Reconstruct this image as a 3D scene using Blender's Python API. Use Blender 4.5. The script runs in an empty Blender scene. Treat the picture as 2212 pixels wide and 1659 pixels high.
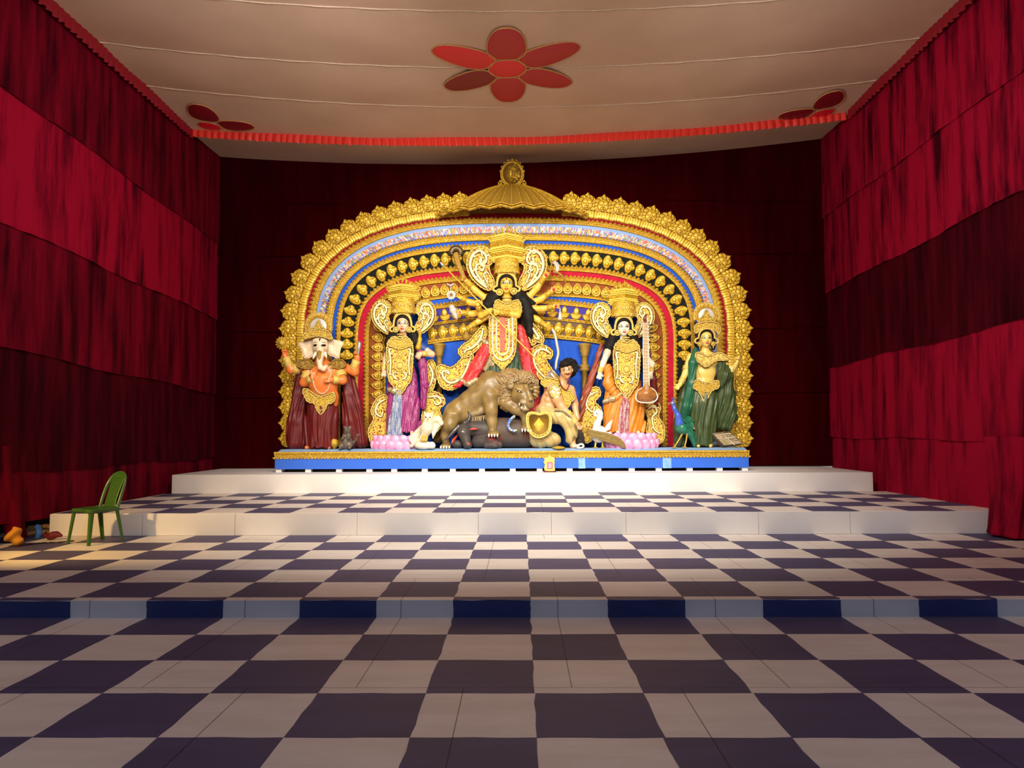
import bpy, bmesh, math, random
import numpy as np
from mathutils import Vector, Matrix
rnd = random.Random(7)
npr = np.random.RandomState(7)
S = bpy.context.scene
COL = S.collection
pi = math.pi

# ------------------------------------------------------------------ camera
F_PX, PITCH, YAW, ROLL, CAM_H = 1620.4, .0625, .01152, -.00432, 1.447
_cy, _sy, _cp, _sp = math.cos(YAW), math.sin(YAW), math.cos(PITCH), math.sin(PITCH)
FW = np.array([-_sy * _cp, _cy * _cp, _sp])
_rt = np.array([_cy, _sy, 0.])
_up = np.cross(_rt, FW)
RT = math.cos(ROLL) * _rt + math.sin(ROLL) * _up
UP = -math.sin(ROLL) * _rt + math.cos(ROLL) * _up
CAM = np.array([0, 0, CAM_H])
cam_d = bpy.data.cameras.new('camera')
cam_d.sensor_width = 36.0
cam_d.lens = 36.0 * F_PX / 2212
cam_d.clip_end = 200
cam = bpy.data.objects.new('camera', cam_d)
COL.objects.link(cam)
cam.matrix_world = Matrix(((RT[0], UP[0], -FW[0], 0), (RT[1], UP[1], -FW[1], 0), (RT[2], UP[2], -FW[2], CAM_H), (0, 0, 0, 1)))
S.camera = cam

# ------------------------------------------------------------------ light
S.view_settings.view_transform = 'Standard'
S.view_settings.look = 'None'
S.view_settings.gamma = 1
S.view_settings.use_curve_mapping = False
S.view_settings.exposure = 0.0
world = bpy.data.worlds.new('world')
S.world = world
world.use_nodes = True
wb = world.node_tree.nodes['Background']
wb.inputs[0].default_value = (.88, .80, .92, 1)
wb.inputs[1].default_value = .33


def spot(name, loc, target, power, color, angle, blend=.5, size=.25):
    l = bpy.data.lights.new(name, 'SPOT')
    l.energy = power
    l.color = color
    l.spot_size = math.radians(angle)
    l.spot_blend = blend
    l.shadow_soft_size = size
    o = bpy.data.objects.new(name, l)
    COL.objects.link(o)
    o.location = loc
    o.rotation_euler = (Vector(target) - Vector(loc)).to_track_quat('-Z', 'Y').to_euler()
    return o


# stage floods hung under the awning, out of frame above the camera's view
spot('flood_lamp', (-3.0, 7.6, 6.35), (-1.4, 13.9, 2.2), 900, (1, .90, .76), 78, .8, .5)
spot('flood_lamp', (3.0, 7.6, 6.35), (1.4, 13.9, 2.2), 900, (1, .90, .76), 78, .8, .5)
spot('flood_lamp', (0.0, 7.4, 6.2), (0, 13.9, 2.6), 820, (1, .94, .86), 78, .8, .5)
# unseen frontal fill, added to light the altar more evenly
spot('front_fill_light', (-2.6, 2.4, 5.0), (-1.2, 14.0, 2.9), 1500, (1, .91, .78), 42, .5, .4)
spot('front_fill_light', (2.6, 2.4, 5.0), (1.2, 14.0, 2.9), 1500, (1, .91, .78), 42, .5, .4)
# unseen fill added to brighten the steps
spot('step_fill_light', (-1.2, 6.6, 6.3), (-1.2, 10.4, .3), 1250, (1, .93, .86), 76, 1.0, .4)
spot('step_fill_light', (1.2, 6.6, 6.3), (1.2, 10.4, .3), 1250, (1, .93, .86), 76, 1.0, .4)
# extra side fill out of view, put in to lift the velvet walls
spot('wall_fill_light', (-.6, 5.6, 5.4), (-6.0, 12.8, 4.4), 760, (1, .88, .86), 88, .9, .3)
spot('wall_fill_light', (.6, 5.6, 5.4), (6.0, 12.4, 3.4), 880, (1, .88, .86), 88, .9, .3)
# unseen uplight added only to brighten the cloth ceiling
spot('ceiling_fill_light', (0, 3.2, 4.6), (0, 9.6, 6.9), 430, (1, .76, .50), 95, 1.0, .4)
# low warm lamp by the entrance, shining past the chair
spot('entrance_lamp', (-5.75, 7.0, 1.55), (-4.3, 9.4, .2), 230, (1, .62, .20), 95, .9, .06)

# ------------------------------------------------------------------ maths helpers


def ray(x, y):
    x = np.asarray(x, float)
    y = np.asarray(y, float)
    return FW + RT * ((x - 1106) / F_PX)[..., None] - UP * ((y - 829.5) / F_PX)[..., None]


def atY(x, y, Y):
    d = ray(x, y)
    return CAM + d * (np.asarray(Y, float) / d[..., 1])[..., None]


def atZ(x, y, z):
    d = ray(x, y)
    return CAM + d * ((z - CAM_H) / d[..., 2])[..., None]


def sc(Y):
    return Y / F_PX


def PX(v, Y):
    """model units (photo-sized units: right, down, toward viewer) -> metres, standing at depth Y"""
    v = np.asarray(v, float)
    w = atY(v[:, 0], v[:, 1], Y)
    w[:, 1] -= v[:, 2] * sc(Y)
    return w


# ------------------------------------------------------------------ materials
MATS = {}


def nodes_of(name):
    m = bpy.data.materials.new(name)
    m.use_nodes = True
    nt = m.node_tree
    return m, nt, nt.nodes['Principled BSDF']


def mat(name, col, rough=.5, metal=0., spec=.5, noise=None, bump=None, sheen=0, coat=0, emit=None, col2=None, nscale=5, stretch=(1, 1, 1), pos=False, contrast=(.35, .65)):
    """procedural material: base colour varied by noise, optional bump"""
    if name in MATS:
        return MATS[name]
    m, nt, b = nodes_of(name)
    L = nt.links.new
    b.inputs['Base Color'].default_value = (*col, 1)
    b.inputs['Roughness'].default_value = rough
    b.inputs['Metallic'].default_value = metal
    b.inputs['Specular IOR Level'].default_value = spec
    if sheen:
        b.inputs['Sheen Weight'].default_value = sheen
        b.inputs['Sheen Roughness'].default_value = .4
        b.inputs['Sheen Tint'].default_value = (*[min(1, c * 3) for c in col], 1)
    if coat:
        b.inputs['Coat Weight'].default_value = coat
        b.inputs['Coat Roughness'].default_value = .15
    if col2 is not None or bump:
        tc = nt.nodes.new('ShaderNodeNewGeometry') if pos else nt.nodes.new('ShaderNodeTexCoord')
        mp = nt.nodes.new('ShaderNodeMapping')
        mp.inputs['Scale'].default_value = stretch
        L(tc.outputs['Position' if pos else 'Object'], mp.inputs[0])
    if col2 is not None:
        n = nt.nodes.new('ShaderNodeTexNoise')
        n.inputs['Scale'].default_value = nscale
        n.inputs['Detail'].default_value = 5
        L(mp.outputs[0], n.inputs[0])
        r = nt.nodes.new('ShaderNodeValToRGB')
        r.color_ramp.elements[0].position = contrast[0]
        r.color_ramp.elements[1].position = contrast[1]
        r.color_ramp.elements[0].color = (*col, 1)
        r.color_ramp.elements[1].color = (*col2, 1)
        L(n.outputs['Fac'], r.inputs[0])
        L(r.outputs[0], b.inputs['Base Color'])
    if bump:
        kind, scale, strength, dist = bump
        if kind == 'voronoi':
            t = nt.nodes.new('ShaderNodeTexVoronoi')
            t.feature = 'DISTANCE_TO_EDGE'
            o = t.outputs['Distance']
        else:
            t = nt.nodes.new('ShaderNodeTexNoise')
            t.inputs['Detail'].default_value = 4
            o = t.outputs['Fac']
        t.inputs['Scale'].default_value = scale
        L(mp.outputs[0], t.inputs[0])
        bn = nt.nodes.new('ShaderNodeBump')
        bn.inputs['Strength'].default_value = strength
        bn.inputs['Distance'].default_value = dist
        L(o, bn.inputs['Height'])
        L(bn.outputs[0], b.inputs['Normal'])
    MATS[name] = m
    return m


def gold_mat(name, col, dark, rough=.33, metal=.45, scale=55, strength=.6, dist=.012, lines=.5):
    """gilt papier-mache: embossed relief with brown ink lines of its own pattern"""
    m, nt, b = nodes_of(name)
    L = nt.links.new
    tc = nt.nodes.new('ShaderNodeNewGeometry')
    v = nt.nodes.new('ShaderNodeTexVoronoi')
    v.feature = 'DISTANCE_TO_EDGE'
    v.inputs['Scale'].default_value = scale
    n = nt.nodes.new('ShaderNodeTexNoise')
    n.inputs['Scale'].default_value = scale * .35
    n.inputs['Detail'].default_value = 3
    L(tc.outputs['Position'], n.inputs[0])
    mx = nt.nodes.new('ShaderNodeMix')
    mx.data_type = 'VECTOR'
    mx.inputs[0].default_value = .06
    L(tc.outputs['Position'], mx.inputs[4])
    L(n.outputs['Color'], mx.inputs[5])
    L(mx.outputs[1], v.inputs[0])
    r = nt.nodes.new('ShaderNodeValToRGB')
    r.color_ramp.elements[0].position = .0
    r.color_ramp.elements[1].position = .20
    d = [dark[i] * lines + col[i] * (1 - lines) for i in range(3)]
    r.color_ramp.elements[0].color = (*d, 1)
    r.color_ramp.elements[1].color = (*col, 1)
    L(v.outputs['Distance'], r.inputs[0])
    a = nt.nodes.new('ShaderNodeAttribute')
    a.attribute_name = 'ink'
    m2 = nt.nodes.new('ShaderNodeMix')
    m2.data_type = 'RGBA'
    L(a.outputs['Fac'], m2.inputs[0])
    L(r.outputs[0], m2.inputs[6])
    m2.inputs[7].default_value = (*dark, 1)
    L(m2.outputs[2], b.inputs['Base Color'])
    b.inputs['Roughness'].default_value = rough
    b.inputs['Metallic'].default_value = metal
    bn = nt.nodes.new('ShaderNodeBump')
    bn.inputs['Strength'].default_value = strength
    bn.inputs['Distance'].default_value = dist
    L(v.outputs['Distance'], bn.inputs['Height'])
    L(bn.outputs[0], b.inputs['Normal'])
    MATS[name] = m
    return m


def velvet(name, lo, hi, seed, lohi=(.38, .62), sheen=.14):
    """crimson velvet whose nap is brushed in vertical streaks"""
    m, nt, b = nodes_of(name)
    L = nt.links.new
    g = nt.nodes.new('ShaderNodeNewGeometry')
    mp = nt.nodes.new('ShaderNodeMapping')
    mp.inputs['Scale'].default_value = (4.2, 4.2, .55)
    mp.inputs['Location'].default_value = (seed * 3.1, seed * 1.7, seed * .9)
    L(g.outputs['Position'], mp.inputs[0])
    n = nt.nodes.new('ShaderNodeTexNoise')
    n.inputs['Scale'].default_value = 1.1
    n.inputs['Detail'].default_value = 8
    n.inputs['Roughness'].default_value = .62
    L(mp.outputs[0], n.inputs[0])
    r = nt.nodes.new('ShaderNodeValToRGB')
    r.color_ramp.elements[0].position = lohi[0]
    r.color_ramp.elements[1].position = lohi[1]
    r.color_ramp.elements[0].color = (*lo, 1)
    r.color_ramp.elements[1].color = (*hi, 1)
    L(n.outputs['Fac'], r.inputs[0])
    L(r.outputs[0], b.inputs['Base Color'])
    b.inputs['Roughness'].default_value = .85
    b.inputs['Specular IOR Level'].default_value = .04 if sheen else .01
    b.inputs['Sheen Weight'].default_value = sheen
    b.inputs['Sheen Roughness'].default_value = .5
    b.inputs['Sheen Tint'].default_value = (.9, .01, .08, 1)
    mp2 = nt.nodes.new('ShaderNodeMapping')
    mp2.inputs['Scale'].default_value = (1, 1, .12)
    L(g.outputs['Position'], mp2.inputs[0])
    n2 = nt.nodes.new('ShaderNodeTexNoise')
    n2.inputs['Scale'].default_value = 7
    n2.inputs['Detail'].default_value = 3
    L(mp2.outputs[0], n2.inputs[0])
    bn = nt.nodes.new('ShaderNodeBump')
    bn.inputs['Strength'].default_value = .35
    bn.inputs['Distance'].default_value = .04
    L(n2.outputs['Fac'], bn.inputs['Height'])
    L(bn.outputs[0], b.inputs['Normal'])
    MATS[name] = m
    return m


def paint(name, col, col2, rough=.45):
    """brushed emulsion on plywood, with faint sheet joints and scuffs"""
    m, nt, b = nodes_of(name)
    L = nt.links.new
    g = nt.nodes.new('ShaderNodeNewGeometry')
    mp = nt.nodes.new('ShaderNodeMapping')
    mp.inputs['Scale'].default_value = (.6, 2.2, 2)
    L(g.outputs['Position'], mp.inputs[0])
    n = nt.nodes.new('ShaderNodeTexNoise')
    n.inputs['Scale'].default_value = 2.2
    n.inputs['Detail'].default_value = 9
    n.inputs['Roughness'].default_value = .65
    L(mp.outputs[0], n.inputs[0])
    r = nt.nodes.new('ShaderNodeValToRGB')
    r.color_ramp.elements[0].position = .33
    r.color_ramp.elements[1].position = .68
    r.color_ramp.elements[0].color = (*col2, 1)
    r.color_ramp.elements[1].color = (*col, 1)
    L(n.outputs['Fac'], r.inputs[0])
    br = nt.nodes.new('ShaderNodeTexBrick')
    br.inputs['Scale'].default_value = 1
    br.inputs['Brick Width'].default_value = 1.22
    br.inputs['Row Height'].default_value = 2.44
    br.inputs['Mortar Size'].default_value = .004
    br.inputs['Mortar Smooth'].default_value = .5
    br.inputs['Color1'].default_value = (1, 1, 1, 1)
    br.inputs['Color2'].default_value = (1, 1, 1, 1)
    br.inputs['Mortar'].default_value = (.3, .28, .28, 1)
    mp3 = nt.nodes.new('ShaderNodeMapping')
    mp3.inputs['Location'].default_value = (.33, .55, 0)
    L(g.outputs['Position'], mp3.inputs[0])
    L(mp3.outputs[0], br.inputs[0])
    mu = nt.nodes.new('ShaderNodeMix')
    mu.data_type = 'RGBA'
    mu.blend_type = 'MULTIPLY'
    mu.inputs[0].default_value = 1
    L(r.outputs[0], mu.inputs[6])
    L(br.outputs['Color'], mu.inputs[7])
    L(mu.outputs[2], b.inputs['Base Color'])
    b.inputs['Roughness'].default_value = rough
    b.inputs['Specular IOR Level'].default_value = .25
    bn = nt.nodes.new('ShaderNodeBump')
    bn.inputs['Strength'].default_value = .15
    bn.inputs['Distance'].default_value = .01
    L(n.outputs['Fac'], bn.inputs['Height'])
    L(bn.outputs[0], b.inputs['Normal'])
    MATS[name] = m
    return m


# ------------------------------------------------------------------ object helpers
ROOT = {}


def tag(o, label=None, cat=None, group=None, kind=None):
    if label:
        o['label'] = label
    if cat:
        o['category'] = cat
    if group:
        o['group'] = group
    if kind:
        o['kind'] = kind
    return o


def thing(name, loc, label, cat, group=None, kind=None):
    o = bpy.data.objects.new(name, None)
    o.empty_display_size = .1
    COL.objects.link(o)
    o.location = tuple(float(c) for c in loc)
    ROOT[o] = np.array(loc, float)
    return tag(o, label, cat, group, kind)


def mesh_data(name, v, f, mats, smooth=True, mi=None, ink=None, uv=None):
    me = bpy.data.meshes.new(name)
    v = np.asarray(v, float)
    if isinstance(f, np.ndarray):
        f = f.tolist()
    me.from_pydata(v.tolist(), [], f)
    for m in (mats if isinstance(mats, (list, tuple)) else [mats]):
        me.materials.append(m)
    if mi is not None:
        me.polygons.foreach_set('material_index', np.asarray(mi, np.int32))
    if smooth:
        me.polygons.foreach_set('use_smooth', [True] * len(me.polygons))
    if ink is not None:
        a = me.attributes.new('ink', 'FLOAT', 'POINT')
        a.data.foreach_set('value', np.asarray(ink, np.float32))
    if uv is not None:
        a = me.attributes.new('along', 'FLOAT_VECTOR', 'POINT')
        a.data.foreach_set('vector', np.asarray(uv, np.float32).ravel())
    me.update()
    return me


def obj(name, v, f, mats, parent=None, smooth=True, mi=None, ink=None, uv=None):
    """one mesh object from world-space vertices; a child keeps its thing's origin"""
    v = np.asarray(v, float)
    if parent is not None:
        root = ROOT[parent]
    else:
        root = np.array([(v[:, 0].min() + v[:, 0].max()) / 2, (v[:, 1].min() + v[:, 1].max()) / 2, v[:, 2].min()])
    me = mesh_data(name, v - root, f, mats, smooth, mi, ink, uv)
    o = bpy.data.objects.new(name, me)
    COL.objects.link(o)
    ROOT[o] = root
    if parent is not None:
        o.parent = parent
    else:
        o.location = root
    return o


def inst(name, me, parent, loc, M=None):
    """a piece sharing mesh data, placed in world space under its thing"""
    o = bpy.data.objects.new(name, me)
    COL.objects.link(o)
    if parent is not None:
        o.parent = parent
        loc = np.asarray(loc) - ROOT[parent]
    m = Matrix.Translation(Vector(loc)) @ (M if M is not None else Matrix())
    o.matrix_local = m
    return o


class MB:
    """collects geometry for one mesh"""

    def __init__(s):
        s.v, s.f, s.n, s.mi = [], [], 0, []

    def add(s, v, f, m=0):
        v = np.asarray(v, float)
        if len(v) == 0:
            return s
        s.v.append(v)
        for q in f:
            s.f.append([int(i) + s.n for i in q])
        s.mi += [m] * len(f)
        s.n += len(v)
        return s

    def box(s, a, b, m=0):
        (x0, y0, z0), (x1, y1, z1) = a, b
        v = [(x0, y0, z0), (x1, y0, z0), (x1, y1, z0), (x0, y1, z0), (x0, y0, z1), (x1, y0, z1), (x1, y1, z1), (x0, y1, z1)]
        return s.add(v, [(0, 3, 2, 1), (4, 5, 6, 7), (0, 1, 5, 4), (1, 2, 6, 5), (2, 3, 7, 6), (3, 0, 4, 7)], m)

    def tube(s, p, r, seg=8, m=0, flat=1.0, closed=False):
        return s.add(*tube(p, r, seg, flat, closed), m=m)

    def V(s):
        return np.concatenate(s.v)

    def build(s, name, mats, parent=None, smooth=True, Y=None):
        v = s.V()
        if Y is not None:
            v = PX(v, Y)
        return obj(name, v, s.f, mats, parent, smooth, s.mi if isinstance(mats, (list, tuple)) else None)


def tube(p, r, seg=8, flat=1.0, closed=False):
    """swept round (or flattened in the third axis) tube along a polyline"""
    p = np.asarray(p, float)
    n = len(p)
    r = np.broadcast_to(np.asarray(r, float), (n,))
    t = np.roll(p, -1, 0) - np.roll(p, 1, 0) if closed else np.gradient(p, axis=0)
    t /= np.linalg.norm(t, axis=1)[:, None] + 1e-9
    ref = np.array([0, 0, 1.]) if abs(t[:, 2]).mean() < .8 else np.array([1., 0, 0])
    a = np.cross(t, ref)
    a /= np.linalg.norm(a, axis=1)[:, None] + 1e-9
    b = np.cross(t, a)
    th = np.arange(seg) * 2 * pi / seg
    v = p[:, None] + r[:, None, None] * (np.cos(th)[None, :, None] * a[:, None] + flat * np.sin(th)[None, :, None] * b[:, None])
    v = v.reshape(-1, 3)
    f = []
    for i in range(n if closed else n - 1):
        for j in range(seg):
            k, i2 = (j + 1) % seg, (i + 1) % n
            f.append((i * seg + j, i * seg + k, i2 * seg + k, i2 * seg + j))
    if not closed:
        f.append(tuple(range(seg)))
        f.append(tuple((n - 1) * seg + j for j in reversed(range(seg))))
    return v, f


def lathe(prof, seg=24, rot=0., c=(0, 0, 0), axis='y', sx=1., sz=1., ripple=0, nr=0):
    """profile (radius, height) spun round the vertical model axis (second coordinate points down)"""
    v, f = [], []
    th = rot + np.arange(seg) * 2 * pi / seg
    for r, h in prof:
        rr = r * (1 + ripple * np.cos(nr * (th - rot)))
        v.append(np.stack([c[0] + sx * rr * np.sin(th), np.full(seg, c[1] + h), c[2] + sz * rr * np.cos(th)], 1))
    v = np.concatenate(v)
    n = len(prof)
    for i in range(n - 1):
        for j in range(seg):
            k = (j + 1) % seg
            f.append((i * seg + j, i * seg + k, (i + 1) * seg + k, (i + 1) * seg + j))
    f.append(tuple(reversed(range(seg))))
    f.append(tuple((n - 1) * seg + j for j in range(seg)))
    return v, f


def slab(poly, d0, d1, bevel=0.):
    """flat piece: outline (x, y) from depth d0 (back) to d1 (front)"""
    p = np.asarray(poly, float)
    n = len(p)
    c = p.mean(0)
    v = [np.c_[p, np.full(n, d0)], np.c_[p, np.full(n, d1 - bevel)]]
    if bevel:
        q = p - c
        L = np.linalg.norm(q, axis=1)[:, None] + 1e-9
        v.append(np.c_[c + q * (1 - bevel / L), np.full(n, d1)])
    k = len(v)
    f = [(i + a * n, (i + 1) % n + a * n, (i + 1) % n + (a + 1) * n, i + (a + 1) * n) for a in range(k - 1) for i in range(n)]
    f.append(tuple(range(n)))
    f.append(tuple((k - 1) * n + i for i in reversed(range(n))))
    return np.concatenate(v), f


def smooth_poly(pts, n=8, closed=True):
    """Catmull-Rom through control points"""
    p = np.asarray(pts, float)
    N = len(p)
    out = []
    t = np.arange(n) / n
    for i in range(N if closed else N - 1):
        if closed:
            a, b, c, d = p[i - 1], p[i], p[(i + 1) % N], p[(i + 2) % N]
        else:
            a, b, c, d = p[max(i - 1, 0)], p[i], p[i + 1], p[min(i + 2, N - 1)]
        for u in t:
            out.append(.5 * ((2 * b) + (c - a) * u + (2 * a - 5 * b + 4 * c - d) * u * u + (3 * b - a - 3 * c + d) * u ** 3))
    if not closed:
        out.append(p[-1])
    return np.array(out)

# ------------------------------------------------------------------ the setting
M_CREAM = paint('cream_floor_paint', (.80, .74, .66), (.68, .61, .53))
M_DARK = paint('purple_grey_floor_paint', (.092, .082, .168), (.072, .064, .125), .55)
M_WHITE = mat('white_stage_paint', (.80, .77, .72), .5, col2=(.74, .70, .64), nscale=1.5)
M_RBLUE = paint('navy_riser_paint', (.018, .035, .16), (.012, .024, .11))
M_RPALE = paint('pale_blue_riser_paint', (.42, .48, .58), (.36, .42, .52))
M_DARKVOID = mat('dark_timber', (.02, .014, .012), .8, col2=(.035, .025, .02), nscale=6)
Y1, Y2, Y3, YB = 5.93, 9.57, 12.60, 14.75
Z1, Z2, Z3 = .135, .42, .735
T = .6
X0 = .068


def structure(name, mb, m, label, smooth=False):
    o = mb.build(name, m, None, smooth)
    return tag(o, label, None, None, 'structure')


def square_mesh(w, d, h, wob, seed):
    r = np.random.RandomState(seed)
    p = []
    cs = [(-w / 2, -d / 2), (w / 2, -d / 2), (w / 2, d / 2), (-w / 2, d / 2)]
    for i in range(4):
        a, b = np.array(cs[i]), np.array(cs[(i + 1) % 4])
        nrm = np.array([(b - a)[1], -(b - a)[0]]) / np.linalg.norm(b - a)
        for t in (0, .25, .5, .75):
            p.append(a + (b - a) * t + nrm * r.uniform(-wob, wob))
    p = np.array(p)
    n = len(p)
    v = np.r_[np.c_[p, np.zeros(n)], np.c_[p, np.full(n, h)]]
    f = [tuple(range(n, 2 * n))] + [(i, (i + 1) % n, (i + 1) % n + n, i + n) for i in range(n)]
    return v, f


def squares(parent, z, rows, cols, parity, tagname):
    """painted squares, every one its own thin coat on the boards"""
    cache = {}
    for ri, (ya, yb) in enumerate(rows):
        for i in cols:
            dark = (i + ri) % 2 == parity
            var = rnd.randrange(5)
            key = (round(yb - ya, 4), dark, var if dark else 0)
            if key not in cache:
                v, f = square_mesh(T, yb - ya, .003 if dark else .002, .007 if dark else 0, var + 10)
                cache[key] = mesh_data('painted_square', v, f, M_DARK if dark else M_CREAM, False)
            inst('painted_square', cache[key], parent, (X0 + (i + .5) * T, (ya + yb) / 2, z))


fl = structure('floor', MB().box((-8, -1.5, -.12), (8, Y1, 0)), M_CREAM, 'lower boarded floor painted in large cream and purple-grey squares')
rows0 = [(5.438, Y1)] + [(5.438 - .6 * (k + 1), 5.438 - .6 * k) for k in range(5)]
squares(fl, 0, rows0, range(-8, 8), 1, 'a')
p1 = structure('lower_platform', MB().box((-6.9, Y1, 0), (6.9, YB, Z1)), M_CREAM, 'wide low platform with checkered top and blue riser')
rows1 = [(Y1, 6.03)] + [(6.03 + .59 * k, 6.03 + .59 * (k + 1)) for k in range(6)]
squares(p1, Z1, rows1, range(-12, 11), 1, 'b')
for i in range(-8, 8):          # riser boards
    v, f = square_mesh(T, Z1 - .004, .004, .003 if i % 2 else 0, i % 5)
    M = Matrix.Rotation(pi / 2, 4, 'X')
    inst('riser_board', mesh_data('riser_board', v, f, M_RBLUE if i % 2 else M_RPALE, False), p1, (X0 + (i + .5) * T, Y1, (Z1) / 2), M)
p2 = structure('middle_platform', MB().box((-5.98, Y2, Z1), (5.9, Y3, Z2)), M_CREAM, 'raised checkered platform with tall cream riser')
rows2 = [(Y2 + .606 * k, Y2 + .606 * (k + 1)) for k in range(5)]
squares(p2, Z2, rows2, range(-10, 10), 0, 'c')
xs = [atY(x, 1130, Y2)[0] for x in (108, 308.5, 508.5, 772, 1033.5, 1191, 1352, 1638, 1836, 2140)]
for a, b in zip(xs[:-1], xs[1:]):
    obj('riser_board', MB().box((a + .004, Y2 - .012, Z1 + .006), (b - .004, Y2, Z2 - .004)).V(), MB().box((0, 0, 0), (1, 1, 1)).f, M_WHITE, p2, False)
p3 = structure('upper_platform', MB().box((-5.86, Y3, Z2), (5.84, YB, Z3)), M_WHITE, 'plain white top platform in front of the altar')
obj('riser_board', MB().box((-5.84, Y3 - .012, Z2 + .004), (5.82, Y3, Z3 - .002)).V(), MB().box((0, 0, 0), (1, 1, 1)).f, M_WHITE, p3, False)

# velvet walls -----------------------------------------------------------
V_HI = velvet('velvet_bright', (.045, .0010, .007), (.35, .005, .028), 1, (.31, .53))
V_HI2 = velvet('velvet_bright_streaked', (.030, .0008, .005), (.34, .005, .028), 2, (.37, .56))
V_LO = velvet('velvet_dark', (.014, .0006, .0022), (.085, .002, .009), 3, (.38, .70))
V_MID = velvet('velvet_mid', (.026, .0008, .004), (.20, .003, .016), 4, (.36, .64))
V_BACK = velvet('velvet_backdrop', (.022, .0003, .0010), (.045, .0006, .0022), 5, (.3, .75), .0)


def ceil_z(x, y):
    return 6.80 + .30 * (x / 5.9) ** 2 + .022 * x + .0 * y


def wall_band(name, side, seams, k, m, parent, y0=7.0, y1=YB, amp=.03, flare=None):
    """one hung strip of velvet between two seams; seams are (z at far end, z at near end)"""
    nx, nz = 90, 10
    v = []
    for j in range(nz + 1):
        t = j / nz
        for i in range(nx + 1):
            s = i / nx
            y = y0 + (y1 - y0) * s
            za = seams[k][0] * s + seams[k][1] * (1 - s)
            zb = seams[k + 1][0] * s + seams[k + 1][1] * (1 - s)
            if k == 0:
                za = ceil_z(side * 5.95, y) + .02
            za += .02 * math.sin(y * 1.9 + k) + (.03 if k else 0)
            zb += .02 * math.sin(y * 1.9 + k + 1)
            z = za + (zb - za) * t
            bell = .018 * t + amp * (.3 + t) * (math.sin(y * 6.1 + k * 2) * .5 + math.sin(y * 13.3 + k + 1.7 * math.sin(y * 2.1)) * .5) * .5
            x = 6.02 - bell + .010 * k
            if flare:
                x += flare(y, z)
            v.append((side * x, y, z))
    f = [(j * (nx + 1) + i, j * (nx + 1) + i + 1, (j + 1) * (nx + 1) + i + 1, (j + 1) * (nx + 1) + i) for j in range(nz) for i in range(nx)]
    o = obj(name, v, f, m, parent)
    return o


ZL = [(7.2, 7.2), (5.18, 5.55), (3.69, 3.95), (2.20, 2.50), (.95, .98), (.38, .38)]
ZR = [(7.4, 7.4), (5.62, 5.75), (4.13, 4.35), (2.66, 2.78), (1.30, 1.30), (.40, .40)]
wl = structure('wall_left', MB().box((-6.88, 7.0, Z1), (-6.80, YB, 7.35)), M_DARKVOID, 'side wall hung with horizontal strips of crimson velvet behind the green chair')
wr = structure('wall_right', MB().box((6.12, 7.0, Z1), (6.22, YB, 7.6)), M_DARKVOID, 'side wall hung with crimson velvet, one strip much darker, opposite the chair')
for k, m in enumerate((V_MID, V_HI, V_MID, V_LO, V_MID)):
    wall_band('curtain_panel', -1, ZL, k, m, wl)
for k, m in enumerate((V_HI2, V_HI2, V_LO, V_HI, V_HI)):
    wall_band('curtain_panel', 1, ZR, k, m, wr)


def gather(side, pts, w, m, parent, folds=5):
    """gathered foot of a curtain hanging over the platform edge"""
    p = smooth_poly(pts, 6, False)
    v, f = [], []
    n, q = len(p), 40
    for i in range(n):
        t = i / (n - 1)
        for j in range(q):
            a = 2 * pi * j / q
            rr = w * (1 - .5 * t + .45 * t * t) * (1 + .16 * math.sin(folds * a + 3 * t))
            v.append((p[i][0] + rr * .45 * math.cos(a), p[i][1] + rr * math.sin(a), p[i][2]))
    f = [(i * q + j, i * q + (j + 1) % q, (i + 1) * q + (j + 1) % q, (i + 1) * q + j) for i in range(n - 1) for j in range(q)]
    f.append(tuple((n - 1) * q + j for j in range(q)))
    return obj('gathered_curtain', v, f, m, parent)


gather(1, [(5.98, 9.30, 1.35), (5.97, 9.28, .8), (5.93, 9.25, .45), (5.88, 9.22, .16)], .34, V_HI, wr, 6)
gather(-1, [(-6.10, 8.72, 1.30), (-6.09, 8.80, .9), (-6.08, 8.95, .5), (-6.10, 9.08, .17)], .17, V_MID, wl, 5)

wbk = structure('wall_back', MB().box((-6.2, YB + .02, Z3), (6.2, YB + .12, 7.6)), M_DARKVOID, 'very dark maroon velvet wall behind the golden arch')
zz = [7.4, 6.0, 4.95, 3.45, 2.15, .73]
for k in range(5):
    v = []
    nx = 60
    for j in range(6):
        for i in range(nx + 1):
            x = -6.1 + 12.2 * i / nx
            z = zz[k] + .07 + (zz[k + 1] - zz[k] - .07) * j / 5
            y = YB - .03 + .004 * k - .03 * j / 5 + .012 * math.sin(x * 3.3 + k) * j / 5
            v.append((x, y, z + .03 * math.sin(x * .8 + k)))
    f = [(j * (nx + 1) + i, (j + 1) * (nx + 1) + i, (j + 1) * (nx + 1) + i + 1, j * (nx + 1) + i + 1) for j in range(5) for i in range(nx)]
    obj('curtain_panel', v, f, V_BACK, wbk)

# ceiling cloth ------------------------------------------------------------
M_CEIL = mat('cream_ceiling_cloth', (.69, .50, .355), .8, col2=(.63, .45, .315), nscale=1.2, bump=('noise', 90, .1, .004))
M_SEAM = mat('ceiling_seam_cord', (.72, .58, .44), .7, col2=(.62, .48, .34), nscale=20)
ce = structure('ceiling', MB().box((-6.2, 4.6, 7.62), (6.2, YB + .1, 7.7)), M_DARKVOID, 'cream cloth ceiling sewn from wide strips')
ys = [4.6, 7.0] + [float(atZ(1090, y, 6.80)[1]) for y in (24, 146, 231)] + [YB]


def ceil_seam(x, y):
    return y - .22 * (x / 5.9) ** 2 + .05 * x


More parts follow.
